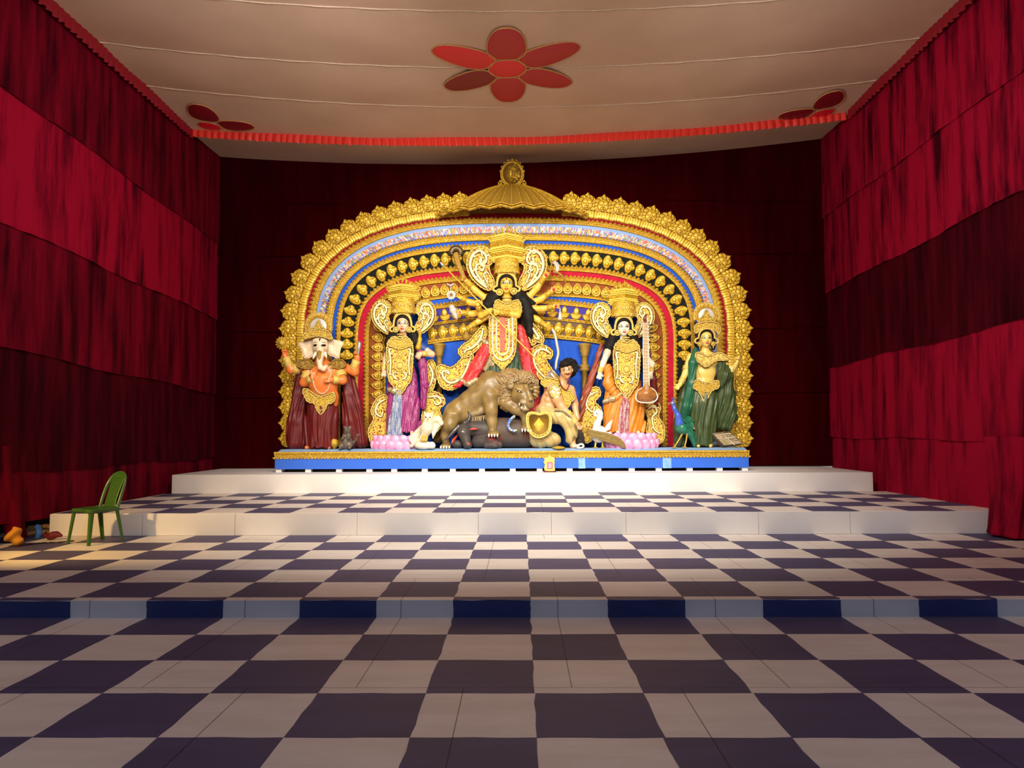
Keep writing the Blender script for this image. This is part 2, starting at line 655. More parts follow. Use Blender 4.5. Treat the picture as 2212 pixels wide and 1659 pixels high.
for k in range(len(ys) - 1):
    v = []
    nx, ny = 48, 8
    for j in range(ny + 1):
        for i in range(nx + 1):
            x = -6.08 + 12.16 * i / nx
            t = j / ny
            ya = ceil_seam(x, ys[k]) if k else ys[k]
            yb = ceil_seam(x, ys[k + 1]) if k < len(ys) - 2 else ys[k + 1]
            y = ya + (yb - ya) * t
            v.append((x, y, ceil_z(x, y) - .03 * math.sin(pi * t) + .012 * math.sin(x * 2.1 + k) * math.sin(pi * t)))
    f = [(j * (nx + 1) + i, (j + 1) * (nx + 1) + i, (j + 1) * (nx + 1) + i + 1, j * (nx + 1) + i + 1) for j in range(ny) for i in range(nx)]
    obj('ceiling_cloth_panel', v, f, M_CEIL, ce)
    if k:
        xs_ = np.linspace(-6.0, 6.0, 60)
        p = [(x, ceil_seam(x, ys[k]), ceil_z(x, 0) - .004 + .006 * math.sin(x * 9 + k)) for x in xs_]
        obj('ceiling_seam', *tube(p, .011, 6), M_SEAM, ce)

# pleated red frill around the ceiling --------------------------------------------------------
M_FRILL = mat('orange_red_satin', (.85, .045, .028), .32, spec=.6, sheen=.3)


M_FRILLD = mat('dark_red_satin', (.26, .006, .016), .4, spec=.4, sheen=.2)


def frill(label, pts, drop, n, cat='frill', m=None):
    """narrow pleated satin strip along pts"""
    p = np.asarray(pts, float)
    seg = np.r_[0, np.cumsum(np.linalg.norm(np.diff(p, axis=0), axis=1))]
    u = np.linspace(0, seg[-1], n)
    q = np.stack([np.interp(u, seg, p[:, k]) for k in range(3)], 1)
    t = np.gradient(q, axis=0)
    t /= np.linalg.norm(t, axis=1)[:, None]
    nr = np.cross(t, [0, 0, 1.])
    ph = np.cumsum(npr.uniform(.5, 1.5, n)) * .95
    v = []
    for j in range(4):
        a = (.008, .014, .02, .026)[j]
        off = a * np.sin(ph + .5 * j * np.sin(u))
        w = q + nr * off[:, None]
        w[:, 2] -= drop * j / 3 + (.006 * np.sin(ph * 1.3) if j == 3 else 0)
        v.append(w)
    f = [(j * n + i, j * n + i + 1, (j + 1) * n + i + 1, (j + 1) * n + i) for j in range(3) for i in range(n - 1)]
    o = obj('ceiling_frill', np.concatenate(v), f, m or M_FRILL)
    return tag(o, label, cat, 'pleated frills under the ceiling edge')


xs_ = np.linspace(-5.93, 5.93, 40)
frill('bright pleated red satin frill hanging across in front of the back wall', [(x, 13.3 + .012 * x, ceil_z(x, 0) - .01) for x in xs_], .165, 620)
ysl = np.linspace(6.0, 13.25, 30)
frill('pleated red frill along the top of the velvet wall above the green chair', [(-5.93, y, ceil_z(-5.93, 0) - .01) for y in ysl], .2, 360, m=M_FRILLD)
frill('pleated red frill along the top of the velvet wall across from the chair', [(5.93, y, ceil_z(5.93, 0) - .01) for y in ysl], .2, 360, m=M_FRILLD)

# red cloth flowers on the ceiling --------------------------------------------------------
M_PET = [mat('petal_crimson_satin', (.48, .004, .026), .5), mat('petal_scarlet_satin', (.80, .008, .032), .5), mat('petal_maroon_satin', (.24, .003, .013), .55)]
M_PIPE = mat('petal_gold_piping', (.62, .34, .12), .5, col2=(.5, .25, .08), nscale=30)


def petal(parent, c, ang, r0, r1, w, m, name='petal', blunt=.75):
    """cloth petal as a thin padded patch sewn under the ceiling"""
    n = 36
    th = np.arange(n) * 2 * pi / n
    L = (r1 - r0) / 2
    px = (r0 + r1) / 2 + L * np.sign(np.cos(th)) * abs(np.cos(th)) ** .9
    py = w * np.sign(np.sin(th)) * abs(np.sin(th)) ** blunt * (1 - .18 * np.cos(th) * (1 if blunt < 1 else 0))
    ca, sa = math.cos(ang), math.sin(ang)
    X, Yy = c[0] + px * ca - py * sa, c[1] + px * sa + py * ca
    cx, cyy = X.mean(), Yy.mean()
    V, Fc = [], []
    rings = [(1, .0), (1, -.014), (.92, -.022), (.5, -.034)]
    for s, dz in rings:
        x, y = cx + (X - cx) * s, cyy + (Yy - cyy) * s
        V.append(np.stack([x, y, np.array([ceil_z(a, b) for a, b in zip(x, y)]) + dz - .022], 1))
    V.append(np.array([[cx, cyy, ceil_z(cx, cyy) - .058]]))
    k = len(rings)
    for a in range(k - 1):
        for i in range(n):
            Fc.append((a * n + i, (a + 1) * n + i, (a + 1) * n + (i + 1) % n, a * n + (i + 1) % n))
    for i in range(n):
        Fc.append(((k - 1) * n + i, k * n, (k - 1) * n + (i + 1) % n))
    o = obj(name, np.concatenate(V), Fc, m, parent)
    obj('piping', *tube(V[1], .012, 6, 1, True), M_PIPE, o)
    return o


fc = atZ(1096, 143, 6.80)
fw_ = thing('ceiling_flower', (fc[0], fc[1], ceil_z(fc[0], fc[1]) - .06), 'large six-petalled red cloth flower in the middle of the ceiling', 'flower decoration', 'red cloth flowers on the ceiling')
for a, m, r, w in ((90, 0, 1.12, .27), (-90, 0, 1.12, .27), (32, 0, 1.13, .25), (148, 2, 1.13, .25), (-32, 0, 1.18, .26), (212, 1, 1.20, .26)):
    petal(fw_, fc, math.radians(a), .26, r, w, M_PET[m])
petal(fw_, fc, 0, -.28, .28, .27, M_PET[1], 'flower_centre', 1.0)
for sx, cc, lab in ((-1, atZ(452, 264, 6.98), 'half-hidden dark red cloth flower in the ceiling corner above the green chair'), (1, atZ(1778, 238, 7.2), 'half-hidden dark red cloth flower in the ceiling corner farthest from the chair')):
    ft = thing('ceiling_flower', (cc[0], cc[1], ceil_z(cc[0], cc[1]) - .06), lab, 'flower decoration', 'red cloth flowers on the ceiling')
    A = (-10, -78) if sx < 0 else (190, 258)
    petal(ft, cc, math.radians(A[0]), .22, .85, .22, M_PET[2])
    petal(ft, cc, math.radians(A[1]), .22, .95, .24, M_PET[2])
    petal(ft, cc, 0, -.2, .2, .18, M_PET[1], 'flower_centre', 1.0)

# ------------------------------------------------------------------ altar materials
M_GOLD = gold_mat('gilt', (.86, .53, .038), (.13, .045, .003), metal=.3, rough=.3, scale=48, lines=.8, strength=.8)
M_GOLD2 = gold_mat('gilt_light', (.92, .69, .16), (.26, .10, .008), rough=.26, metal=.2, scale=70, lines=.6)
M_GOLDP = gold_mat('gilt_plain', (.86, .57, .07), (.16, .055, .004), rough=.3, metal=.22, scale=140, strength=.25, dist=.004, lines=.15)
M_ANTIQ = gold_mat('antique_gilt', (.52, .32, .045), (.12, .05, .006), rough=.38, metal=.3, scale=80, lines=.8)
M_PALEG = gold_mat('pale_gilt', (.95, .82, .42), (.35, .16, .02), rough=.25, metal=.1, scale=120, strength=.2, dist=.004, lines=.2)
M_INK = mat('brown_outline_ink', (.085, .030, .004), .5, col2=(.12, .045, .006), nscale=40)
M_CRIM = mat('crimson_cloth_backing', (.26, .004, .016), .7, spec=.15, col2=(.32, .006, .022), nscale=8)
M_RED = mat('bright_red_cloth_backing', (.48, .006, .030), .65, spec=.15, col2=(.40, .004, .024), nscale=8)
M_BLUE = mat('royal_blue_board', (.006, .075, .50), .55, spec=.15, col2=(.008, .092, .58), nscale=3)
M_BLUEF = mat('altar_front_blue', (.020, .135, .68), .5, col2=(.018, .12, .62), nscale=2)
M_PURPLE = mat('purple_board', (.045, .030, .26), .6, spec=.15, col2=(.055, .035, .30), nscale=4)
M_BLACK = mat('black_green_board', (.0035, .006, .005), .7, spec=.15, col2=(.006, .009, .007), nscale=5)
M_BROWN = mat('brown_orange_board', (.26, .060, .010), .6, spec=.15, col2=(.22, .050, .008), nscale=5)
M_ATOP = mat('pale_blue_altar_top', (.26, .42, .66), .5, col2=(.22, .37, .60), nscale=4)
M_WHITEP = mat('white_plaster', (.82, .80, .74), .5, col2=(.74, .71, .64), nscale=8)

m, nt, b = nodes_of('gilt_openwork_on_crimson')
L = nt.links.new
ge = nt.nodes.new('ShaderNodeNewGeometry')
vo = nt.nodes.new('ShaderNodeTexVoronoi')
vo.inputs['Scale'].default_value = 22
L(ge.outputs['Position'], vo.inputs[0])
cr = nt.nodes.new('ShaderNodeValToRGB')
cr.color_ramp.elements[0].position = .32
cr.color_ramp.elements[1].position = .38
cr.color_ramp.elements[0].color = (.30, .008, .014, 1)
cr.color_ramp.elements[1].color = (.84, .56, .07, 1)
L(vo.outputs['Distance'], cr.inputs[0])
L(cr.outputs[0], b.inputs['Base Color'])
b.inputs['Roughness'].default_value = .4
b.inputs['Metallic'].default_value = .2
v2 = nt.nodes.new('ShaderNodeTexVoronoi')
v2.feature = 'DISTANCE_TO_EDGE'
v2.inputs['Scale'].default_value = 62
L(ge.outputs['Position'], v2.inputs[0])
bn = nt.nodes.new('ShaderNodeBump')
bn.inputs['Strength'].default_value = .8
bn.inputs['Distance'].default_value = .012
L(v2.outputs['Distance'], bn.inputs['Height'])
L(bn.outputs[0], b.inputs['Normal'])
M_OPEN = m

# painted procession strip: a printed band of little figures on sky blue
m, nt, b = nodes_of('painted_procession')
L = nt.links.new
at = nt.nodes.new('ShaderNodeAttribute')
at.attribute_name = 'along'
mp = nt.nodes.new('ShaderNodeMapping')
mp.inputs['Scale'].default_value = (1, .42, 1)
L(at.outputs['Vector'], mp.inputs[0])
vo = nt.nodes.new('ShaderNodeTexVoronoi')
vo.inputs['Scale'].default_value = .42
vo.inputs['Randomness'].default_value = .8
L(mp.outputs[0], vo.inputs[0])
hs = nt.nodes.new('ShaderNodeSeparateColor')
L(vo.outputs['Color'], hs.inputs[0])
cr = nt.nodes.new('ShaderNodeValToRGB')
cr.color_ramp.interpolation = 'CONSTANT'
els = [(0, (.62, .60, .62)), (.16, (.10, .14, .50)), (.30, (.66, .08, .03)), (.42, (.62, .40, .05)), (.56, (.16, .26, .08)), (.68, (.60, .22, .16)), (.80, (.30, .36, .62)), (.92, (.68, .62, .50))]
cr.color_ramp.elements[0].color = (*els[0][1], 1)
cr.color_ramp.elements[1].position = els[1][0]
cr.color_ramp.elements[1].color = (*els[1][1], 1)
for p_, c_ in els[2:]:
    e = cr.color_ramp.elements.new(p_)
    e.color = (*c_, 1)
L(hs.outputs[0], cr.inputs[0])
sx_ = nt.nodes.new('ShaderNodeSeparateXYZ')
L(at.outputs['Vector'], sx_.inputs[0])
ns = nt.nodes.new('ShaderNodeTexNoise')
ns.inputs['Scale'].default_value = .35
ns.inputs['Detail'].default_value = 3
L(mp.outputs[0], ns.inputs[0])
ad = nt.nodes.new('ShaderNodeMath')
ad.operation = 'MULTIPLY_ADD'
ad.inputs[1].default_value = 9
L(ns.outputs['Fac'], ad.inputs[0])
L(sx_.outputs['Y'], ad.inputs[2])
gt = nt.nodes.new('ShaderNodeMath')
gt.operation = 'LESS_THAN'
gt.inputs[1].default_value = 17.5
L(ad.outputs[0], gt.inputs[0])
mxp = nt.nodes.new('ShaderNodeMix')
mxp.data_type = 'RGBA'
mxp.inputs[6].default_value = (.20, .36, .72, 1)
L(gt.outputs[0], mxp.inputs[0])
L(cr.outputs[0], mxp.inputs[7])
L(mxp.outputs[2], b.inputs['Base Color'])
b.inputs['Roughness'].default_value = .5
M_PROC = m

# ------------------------------------------------------------------ altar platform
YA = 13.25          # altar front
YP = 14.20          # face of the golden arch
XA0, XA1 = float(atY(594, 990, YA)[0]), float(atY(1617, 985, YA)[0])
ZA = 1.085


def top_z(Y):
    return ZA + .05 * min(1, max(0, (Y - YA) / .17))


al = thing('altar_platform', ((XA0 + XA1) / 2, 13.9, Z3), 'long low altar table with bright blue front and gold scalloped trim', 'altar')
xl = lambda Y: XA0 + .03 + .19 * (Y - YA) / 1.3
xr = lambda Y: XA1 - .01 - .09 * (Y - YA) / 1.3
v, f = [], []
for Y_ in (YA, YA + .06, YA + .12, YA + .17, 14.55):
    z_ = top_z(Y_)
    v += [(xl(Y_), Y_, z_ - .03), (xr(Y_), Y_, z_ - .03), (xr(Y_), Y_, z_), (xl(Y_), Y_, z_)]
for k in range(4):
    a_ = 4 * k
    f += [(a_ + i, a_ + (i + 1) % 4, a_ + 4 + (i + 1) % 4, a_ + 4 + i) for i in range(4)]
f += [(0, 1, 2, 3), (19, 18, 17, 16)]
obj('table_top', v, f, M_ATOP, al, False)
obj('front_panel', *(lambda q: (q.V(), q.f))(MB().box((XA0, YA, Z3 + .055), (XA1, YA + .03, ZA - .02))), M_BLUEF, al, False)
for sx, xa in ((0, XA0), (1, XA1 - .03)):
    obj('side_panel', *(lambda q: (q.V(), q.f))(MB().box((xa, YA + .03, Z3 + .055), (xa + .03, 14.5, ZA - .02))), M_BLUEF, al, False)
obj('under_frame', *(lambda q: (q.V(), q.f))(MB().box((XA0 + .1, YA + .25, Z3), (XA1 - .1, 14.4, Z3 + .12))), M_DARKVOID, al, False)
foot = MB().box((-.05, -.06, 0), (.05, .06, .056))
fm = mesh_data('foot', foot.V(), foot.f, M_WHITEP, False)
for k in range(17):
    inst('foot', fm, al, (XA0 + .06 + (XA1 - XA0 - .12) * k / 16 + rnd.uniform(-.08, .08) * (0 < k < 16), YA + .08, Z3))
g = MB()
n = 140
xx = np.linspace(XA0 - .01, XA1 + .01, n)
g.tube([(x, YA - .015, ZA - .012) for x in (xx[0], 0, xx[-1])], .022, 8)
g.tube([(x, YA - .012, ZA - .048) for x in (xx[0], 0, xx[-1])], .013, 8)
g.box((xx[0], YA - .012, ZA - .085), (xx[-1], YA - .001, ZA))
for i in range(n):
    a = np.linspace(pi, 2 * pi, 7)
    w = (xx[1] - xx[0]) / 2 * .96
    p = np.c_[xx[i] + w * np.cos(a), ZA - .085 + .034 * np.sin(a)]
    q = np.r_[np.c_[p[:, 0], np.full(7, YA - .001), p[:, 1]], np.c_[p[:, 0], np.full(7, YA - .016), p[:, 1]], [[xx[i], YA - .022, ZA - .088]]]
    g.add(q, [(j, j + 1, j + 8, j + 7) for j in range(6)] + [(7 + j, 8 + j, 14) for j in range(6)])
g.build('gold_scalloped_trim', M_GOLD, al, False)
M_TAPE = mat('clear_tape', (.16, .36, .82), .12, col2=(.30, .48, .86), nscale=14, bump=('noise', 30, .6, .01))
for px_, w_ in ((1257, .12), (1441, .15)):
    x_ = float(atY(px_, 1000., YA)[0])
    q = MB().box((x_ - w_ / 2, YA - .003, Z3 + .05), (x_ + w_ / 2, YA, ZA - .12))
    obj('clear_tape_patch', q.V(), q.f, M_TAPE, al, False)
# little gilt souvenir standing against the altar front
tx, _, tz = atY(1187, 1020, YA - .25)
tr = thing('gilt_trophy', (tx, YA - .25, Z3), 'small gilt ornament with a printed label standing before the blue altar front', 'trophy')
q = MB()
q.box((-.10, -.05, 0), (.11, .05, .022))
obj('plinth', q.V() + ROOT[tr], q.f, mat('dark_red_wood', (.14, .012, .012), .4, col2=(.10, .008, .008), nscale=12), tr, False)
q = MB()
ou = smooth_poly([(-.07, .02), (-.09, .09), (-.08, .13), (-.10, .17), (-.085, .21), (-.09, .25), (-.03, .26), (.0, .30), (.03, .27), (.085, .255), (.09, .2), (.085, .1), (.085, .02)], 4)
vv, ff = slab(np.c_[ou[:, 0], ou[:, 1]], -.02, .022, .006)
q.add(np.c_[vv[:, 0], -vv[:, 2], vv[:, 1]], ff)
obj('gilt_body', q.V() + ROOT[tr], q.f, M_GOLD2, tr, False)
q = MB().box((-.035, -.027, .06), (.05, -.018, .17))
lb = obj('label_plate', q.V() + ROOT[tr], q.f, mat('label_magenta', (.40, .02, .12), .5), tr, False)
q = MB()
for k in range(4):
    q.box((-.022, -.029, .075 + .022 * k), (.036, -.026, .086 + .022 * k))
obj('label_text_lines', q.V() + ROOT[tr], q.f, M_WHITEP, lb, False)

# ------------------------------------------------------------------ golden arch
XC = 1114.
ar = thing('golden_arch_backdrop', ((XA0 + XA1) / 2, YP, top_z(YP)), 'huge gilded arch backdrop of concentric carved bands behind the statues', 'backdrop', None, 'thing')


def arch(a, top, n, ys, bottom=964, N=160, xc=XC):
    """half-width, top, squareness, springing height -> outline from foot to foot"""
    b = ys - top
    th = np.linspace(pi, 0, N)
    x = xc + a * np.sign(np.cos(th)) * abs(np.cos(th)) ** (2 / n)
    y = ys - b * abs(np.sin(th)) ** (2 / n)
    p = np.c_[x, y]
    # even spacing along the curve
    s = np.r_[0, np.cumsum(np.linalg.norm(np.diff(p, axis=0), axis=1))]
    u = np.linspace(0, s[-1], N)
    p = np.c_[np.interp(u, s, p[:, 0]), np.interp(u, s, p[:, 1])]
    k = 30
    l = np.c_[np.full(k, xc - a), np.linspace(bottom, ys, k, endpoint=False)]
    r = np.c_[np.full(k, xc + a), np.linspace(ys, bottom, k + 1)[1:]]
    return np.r_[l, p, r]


#        half-width, top y
BOUND = [(461, 461), (453, 469), (434, 482), (416, 503), (397, 519), (390, 525), (379, 539), (350, 571), (341, 584), (329, 593), (318, 606), (288, 632), (281, 640)]
CUR = []
for i, (a, tp) in enumerate(BOUND):
    t = i / (len(BOUND) - 1)
    CUR.append(arch(a, tp, 2.7 + .8 * t, 740 + 20 * t))


def strip(c0, c1, d, name, m, thick=3., uv=False):
    """solid band between two outlines, face at depth d"""
    n = len(c0)
    v = np.r_[np.c_[c0, np.full(n, d)], np.c_[c1, np.full(n, d)], np.c_[c0, np.full(n, d - thick)], np.c_[c1, np.full(n, d - thick)]]
    f = []
    for i in range(n - 1):
        f += [(i, n + i, n + i + 1, i + 1), (i, i + 1, 2 * n + i + 1, 2 * n + i), (n + i, 3 * n + i, 3 * n + i + 1, n + i + 1)]
    U = None
    if uv:
        s = np.r_[0, np.cumsum(np.linalg.norm(np.diff(c0, axis=0), axis=1))]
        w = np.linalg.norm(c1 - c0, axis=1)
        w = w * 0 + 20
        U = np.r_[np.c_[s, w, s * 0], np.c_[s, 0 * w, s * 0]]
        U = np.r_[U, U]
    return obj(name, PX(v, YP), f, m, ar, False, uv=U)


def along(c, pitch, end=None):
    """points, outward normals and tangents at even spacing"""
    s = np.r_[0, np.cumsum(np.linalg.norm(np.diff(c, axis=0), axis=1))]
    n = max(2, int(round(s[-1] / pitch)))
    u = (np.arange(n) + .5) * s[-1] / n
    p = np.c_[np.interp(u, s, c[:, 0]), np.interp(u, s, c[:, 1])]
    q = np.c_[np.interp(u + 1, s, c[:, 0]), np.interp(u + 1, s, c[:, 1])] - np.c_[np.interp(u - 1, s, c[:, 0]), np.interp(u - 1, s, c[:, 1])]
    t = q / np.linalg.norm(q, axis=1)[:, None]
    nr = np.c_[t[:, 1], -t[:, 0]]          # left of travel = outward (second axis points down)
    return p, nr, t, s[-1] / n


def leaf_fringe(c0, c1, d, name, pitch=9.5, gap=.42, beads=True):
    """gold band: rim plus a row of pointed leaves whose tips reach the outer outline"""
    g = MB()
    cm = c1 + (c0 - c1) * gap
    n = len(c0)
    v = np.r_[np.c_[cm, np.full(n, d)], np.c_[c1, np.full(n, d)], np.c_[c1, np.full(n, d - 5)]]
    g.add(v, [(i, n + i, n + i + 1, i + 1) for i in range(n - 1)] + [(n + i, 2 * n + i, 2 * n + i + 1, n + i + 1) for i in range(n - 1)])
    h = float(np.linalg.norm(c0 - c1, axis=1).mean())
    g.tube(np.c_[c1 + (c0 - c1) * .08, np.full(n, d)], h * .10 + .5, 6)
    g.tube(np.c_[cm, np.full(n, d)], h * .07 + .4, 6)
    s0 = np.r_[0, np.cumsum(np.linalg.norm(np.diff(cm, axis=0), axis=1))]
    p, nr, t, st = along(cm, pitch)
    # local height of the band here
    hh = np.array([np.min(np.linalg.norm(c0 - q, axis=1)) for q in p])
    sh = np.array([(-.42, 0, 0), (-.5, .36, .6), (-.34, .66, .6), (0, 1.02, .4), (.34, .66, .6), (.5, .36, .6), (.42, 0, 0), (0, .40, 3.6)])
    for k in range(len(p)):
        xy = p[k] + np.outer(sh[:, 0] * st, t[k]) + np.outer(sh[:, 1] * hh[k], nr[k])
        g.add(np.c_[xy, d + sh[:, 2]], [(i, i + 1, 7) for i in range(6)] + [(6, 0, 7)])
    o = g.build(name, M_GOLD, ar, False, YP)
    o['kind'] = 'stuff'
    return o


outer = CUR[0]
bb = np.array(arch(500, 418, 2.6, 740))
o_ = slab(np.r_[arch(472, 448, 2.7, 740)], -7, -3)
obj('back_board', PX(o_[0], YP), o_[1], M_ANTIQ, ar, False)
in_ = slab(CUR[-1], -2.5, -1)
obj('blue_inner_panel', PX(in_[0], YP), in_[1], M_BLUE, ar, False)
strip(CUR[0], CUR[1], 0, 'crimson_band', M_CRIM)
strip(CUR[1], CUR[2], -1, 'fringe_backing', M_CRIM)
leaf_fringe(CUR[1], CUR[2], 1.5, 'gilt_leaf_fringe')
strip(CUR[2], CUR[3], 0, 'painted_procession_band', M_PROC, uv=True)
strip(CUR[3], CUR[4], -1, 'fringe_backing', M_BLUE)
leaf_fringe(CUR[3], CUR[4], 1.5, 'gilt_leaf_fringe', 6.5, .55)
strip(CUR[4], CUR[6], -1, 'blue_band', M_BLUE)
leaf_fringe(CUR[5], CUR[6], 1.5, 'gilt_leaf_fringe', 8.5)
strip(CUR[6], CUR[8], -1, 'black_band', M_BLACK)
leaf_fringe(CUR[7], CUR[8], 1.5, 'gilt_leaf_fringe', 9.0, .3)
strip(CUR[8], CUR[10], -1, 'red_band', M_RED)
leaf_fringe(CUR[9], CUR[10], 1.5, 'gilt_leaf_fringe', 8.8, .35)
strip(CUR[10], CUR[12], -1, 'brown_band', M_BROWN)
leaf_fringe(CUR[11], CUR[12], 1.5, 'gilt_leaf_fringe', 6.5, .3)


def plaque(name, outline, height, ink, m, nt_=64, nr_=13, c=None, thick=4.):
    """carved plaque: star-shaped outline filled with rings; height and ink lines are functions of (x, y)"""
    P = smooth_poly(outline, max(1, nt_ // len(outline)))
    n = len(P)
    c = P.mean(0) if c is None else np.array(c, float)
    S_ = np.linspace(1, 0, nr_ + 1)[:-1]
    xy = np.concatenate([c + (P - c) * s for s in S_] + [c[None]])
    rad = np.concatenate([np.full(n, s) for s in S_] + [[0.]])
    z = height(xy[:, 0], xy[:, 1], rad)
    k = ink(xy[:, 0], xy[:, 1], rad)
    v = np.c_[xy, z]
    f = [(a * n + i, (a + 1) * n + i, (a + 1) * n + (i + 1) % n, a * n + (i + 1) % n) for a in range(nr_ - 1) for i in range(n)]
    f += [((nr_ - 1) * n + i, nr_ * n, (nr_ - 1) * n + (i + 1) % n) for i in range(n)]
    e = len(v)
    v = np.r_[v, np.c_[P, np.full(n, -thick)]]
    f += [(i, (i + 1) % n, e + (i + 1) % n, e + i) for i in range(n)]
    k = np.r_[k, np.ones(n)]
    s = sc(YP)
    w = np.c_[v[:, 0] * s, -v[:, 2] * s, v[:, 1] * s]
    return mesh_data(name, w, f, m, True, None, np.clip(k, 0, 1))


def el(x, y, cx, cy, rx, ry):
    return np.sqrt(((x - cx) / rx) ** 2 + ((y - cy) / ry) ** 2)


def ring(e, w=.12, at=1.):
    return np.clip(1 - abs(e - at) / w, 0, 1)


def bumpf(e):
    return np.sqrt(np.clip(1 - e * e, 0, 1))


M_PLQ = gold_mat('gilt_plaque', (.86, .54, .042), (.10, .034, .002), rough=.3, metal=.28, scale=150, strength=.15, dist=.004, lines=.15)


def lion_h(x, y, r):
    z = 2.0 * np.sqrt(np.clip(1 - r ** 6, 0, 1))
    z += 2.4 * bumpf(el(x, y, 0, 24, 12, 14)) + 2.2 * bumpf(el(x, y, 0, 16, 6.5, 6)) + 1.2 * bumpf(el(x, y, 0, 24, 2.6, 9))
    z += 1.8 * bumpf(el(abs(x), y, 10.5, 35.5, 3.6, 3.6)) + 1.4 * bumpf(el(abs(x), y, 5.5, 29.5, 4.5, 4))
    z += .9 * np.sin(np.arctan2(x, y - 22) * 13) * (el(x, y, 0, 24, 12.5, 14.5) > 1) * (y > 9) * (r < .93)
    z += 1.2 * abs(np.sin(x * .55)) * (y < 9)
    return z


def lion_k(x, y, r):
    ax = abs(x)
    k = ring(el(x, y, 0, 24, 12, 14), .09) + ring(r, .03, .94) * .8
    k += ring(el(ax, y, 5.8, 29.5, 5.0, 5.5), .13) * (y < 34) * .9
    k += ((abs(y - 24.6 + .22 * ax) < .8) & (ax > 2.5) & (ax < 8.5)) * 1.
    k += ((y < 19) & (y > 16.6) & (ax < (y - 16) * 1.4)) * .9
    k += ((abs(y - 14.2 - .03 * ax * ax) < .7) & (ax < 5)) * 1.
    k += ((ax < .5) & (y > 12) & (y < 17)) * .8
    k += (np.sin(np.arctan2(x, y - 22) * 13 + r * 9) < -.72) * (el(x, y, 0, 24, 12.5, 14.5) > 1.04) * (y > 9) * .75
    k += ((abs(y - 9) < .6) | ((y < 8) & (abs(np.sin(x * .55)) < .28))) * .7
    return k


lion_out = [(-17.4, -6), (-17.6, 8), (-18, 22), (-17.6, 32), (-14.5, 40), (-7.5, 44), (-3.2, 46.5), (0, 50.5), (3.2, 46.5), (7.5, 44), (14.5, 40), (17.6, 32), (18, 22), (17.6, 8), (17.4, -6), (0, -6)]
lion_out = [(x * 1.06, y) for x, y in lion_out]
ME_LION = plaque('lion_face_plaque', lion_out, lion_h, lion_k, M_PLQ, 160, 30, (0, 20))


def head_h(x, y, r):
    z = 2.5 * np.sqrt(np.clip(1 - r ** 3, 0, 1)) + 2.6 * bumpf(el(x, y, -1, 12, 9, 11)) + 2.2 * bumpf(el(x, y, -1, 8, 4, 5)) + 1.6 * bumpf(el(x, y, 9.5, 13, 3.4, 4.2))
    return z + .6 * np.sin(y * 1.9 + .1 * x) * (y > 18)


def head_k(x, y, r):
    k = ((abs(y - 18.2 + .09 * x) < .55) | (abs(y - 21.8 + .09 * x) < .5) | (abs(y - 24.8 + .09 * x) < .45)) * .9
    k = k + ring(el(x, y, -1.5, 7.5, 3.4, 3.6), .2) * .9 + ring(el(x, y, 9.6, 13, 2.7, 3.4), .22) * .9
    k += ((abs(y - 14.5) < .7) & ((abs(x + 5) < 1.9) | (abs(x - 2.6) < 1.9))) * 1. + ring(r, .05, .95) * .9
    k += ((abs(x - 5.6 - .02 * (y - 10) ** 2) < .45) & (y < 18)) * .6
    return k


head_out = [(-8.5, 5), (-10.2, 12), (-9.6, 19), (-6, 25), (-1, 28), (4, 26.5), (7.6, 21), (11.5, 18.5), (13.2, 13), (11, 8.5), (7, 6), (4, 1), (0, -1), (-5, 0)]
ME_HEAD = plaque('face_mask', head_out, head_h, head_k, M_PLQ, 112, 22, (0, 13))


def lotus_h(x, y, r):
    return 1.5 + 3.5 * bumpf(el(x, y, 0, 10, 4, 7)) + 1.8 * abs(np.cos(el(x, y, 0, 8, 9, 13) * 6)) * np.sqrt(np.clip(1 - r ** 4, 0, 1))


def lotus_k(x, y, r):
    e = el(abs(x), y, 1.5, 9, 8.2, 11)
    return ring(e, .10, .75) + ring(e, .10, .42) + ring(r, .05, .95) + (abs(x) < .5) * (y > 15) * .9 + ((abs(y - 1) < .6)) * .7


lotus_out = [(-5, -3), (-9.5, 1), (-10, 8), (-8, 14), (-4, 18.5), (-1.5, 21), (0, 25), (1.5, 21), (4, 18.5), (8, 14), (10, 8), (9.5, 1), (5, -3)]
ME_LOTUS = plaque('lotus_plaque', lotus_out, lotus_h, lotus_k, M_PLQ, 104, 18, (0, 9))


def shell_h(x, y, r):
    return 1.5 + 3 * bumpf(el(x, y, 0, 6, 11, 8)) + 3 * bumpf(el(x, y, 0, 16, 6, 8)) + .5 * np.sin(y * 2.2) * (y < 10)


def shell_k(x, y, r):
    return ((abs(np.sin(y * 1.1 + .03 * x * x)) < .25) & (y < 10)) * .8 + ring(r, .05, .95) * .9 + ((abs(np.sin((x / (y - 2 + 1e-6)) * 9)) < .22) & (y > 11)) * .7 + (abs(y - 10.6) < .6) * 1.


shell_out = [(-5, -1), (-10, 3), (-12, 9), (-9.5, 11.5), (-6, 13), (-5.5, 18), (-3, 23), (0, 25.5), (3, 23), (5.5, 18), (6, 13), (9.5, 11.5), (12, 9), (10, 3), (5, -1)]
ME_SHELL = plaque('basket_plaque', shell_out, shell_h, shell_k, M_PLQ, 105, 18, (0, 9))


def row(me, name, c, pitch, lift, d, skip=None, keep=None):
    p, nr, t, st = along(c, pitch)
    p = p + nr * lift
    w = PX(np.c_[p, np.full(len(p), d)], YP)
    for k in range(len(p)):
        if keep is not None and not keep(p[k]):
            continue
        M = Matrix.Rotation(math.atan2(nr[k, 0], -nr[k, 1]), 4, 'Y')
        inst(name, me, ar, w[k], M)


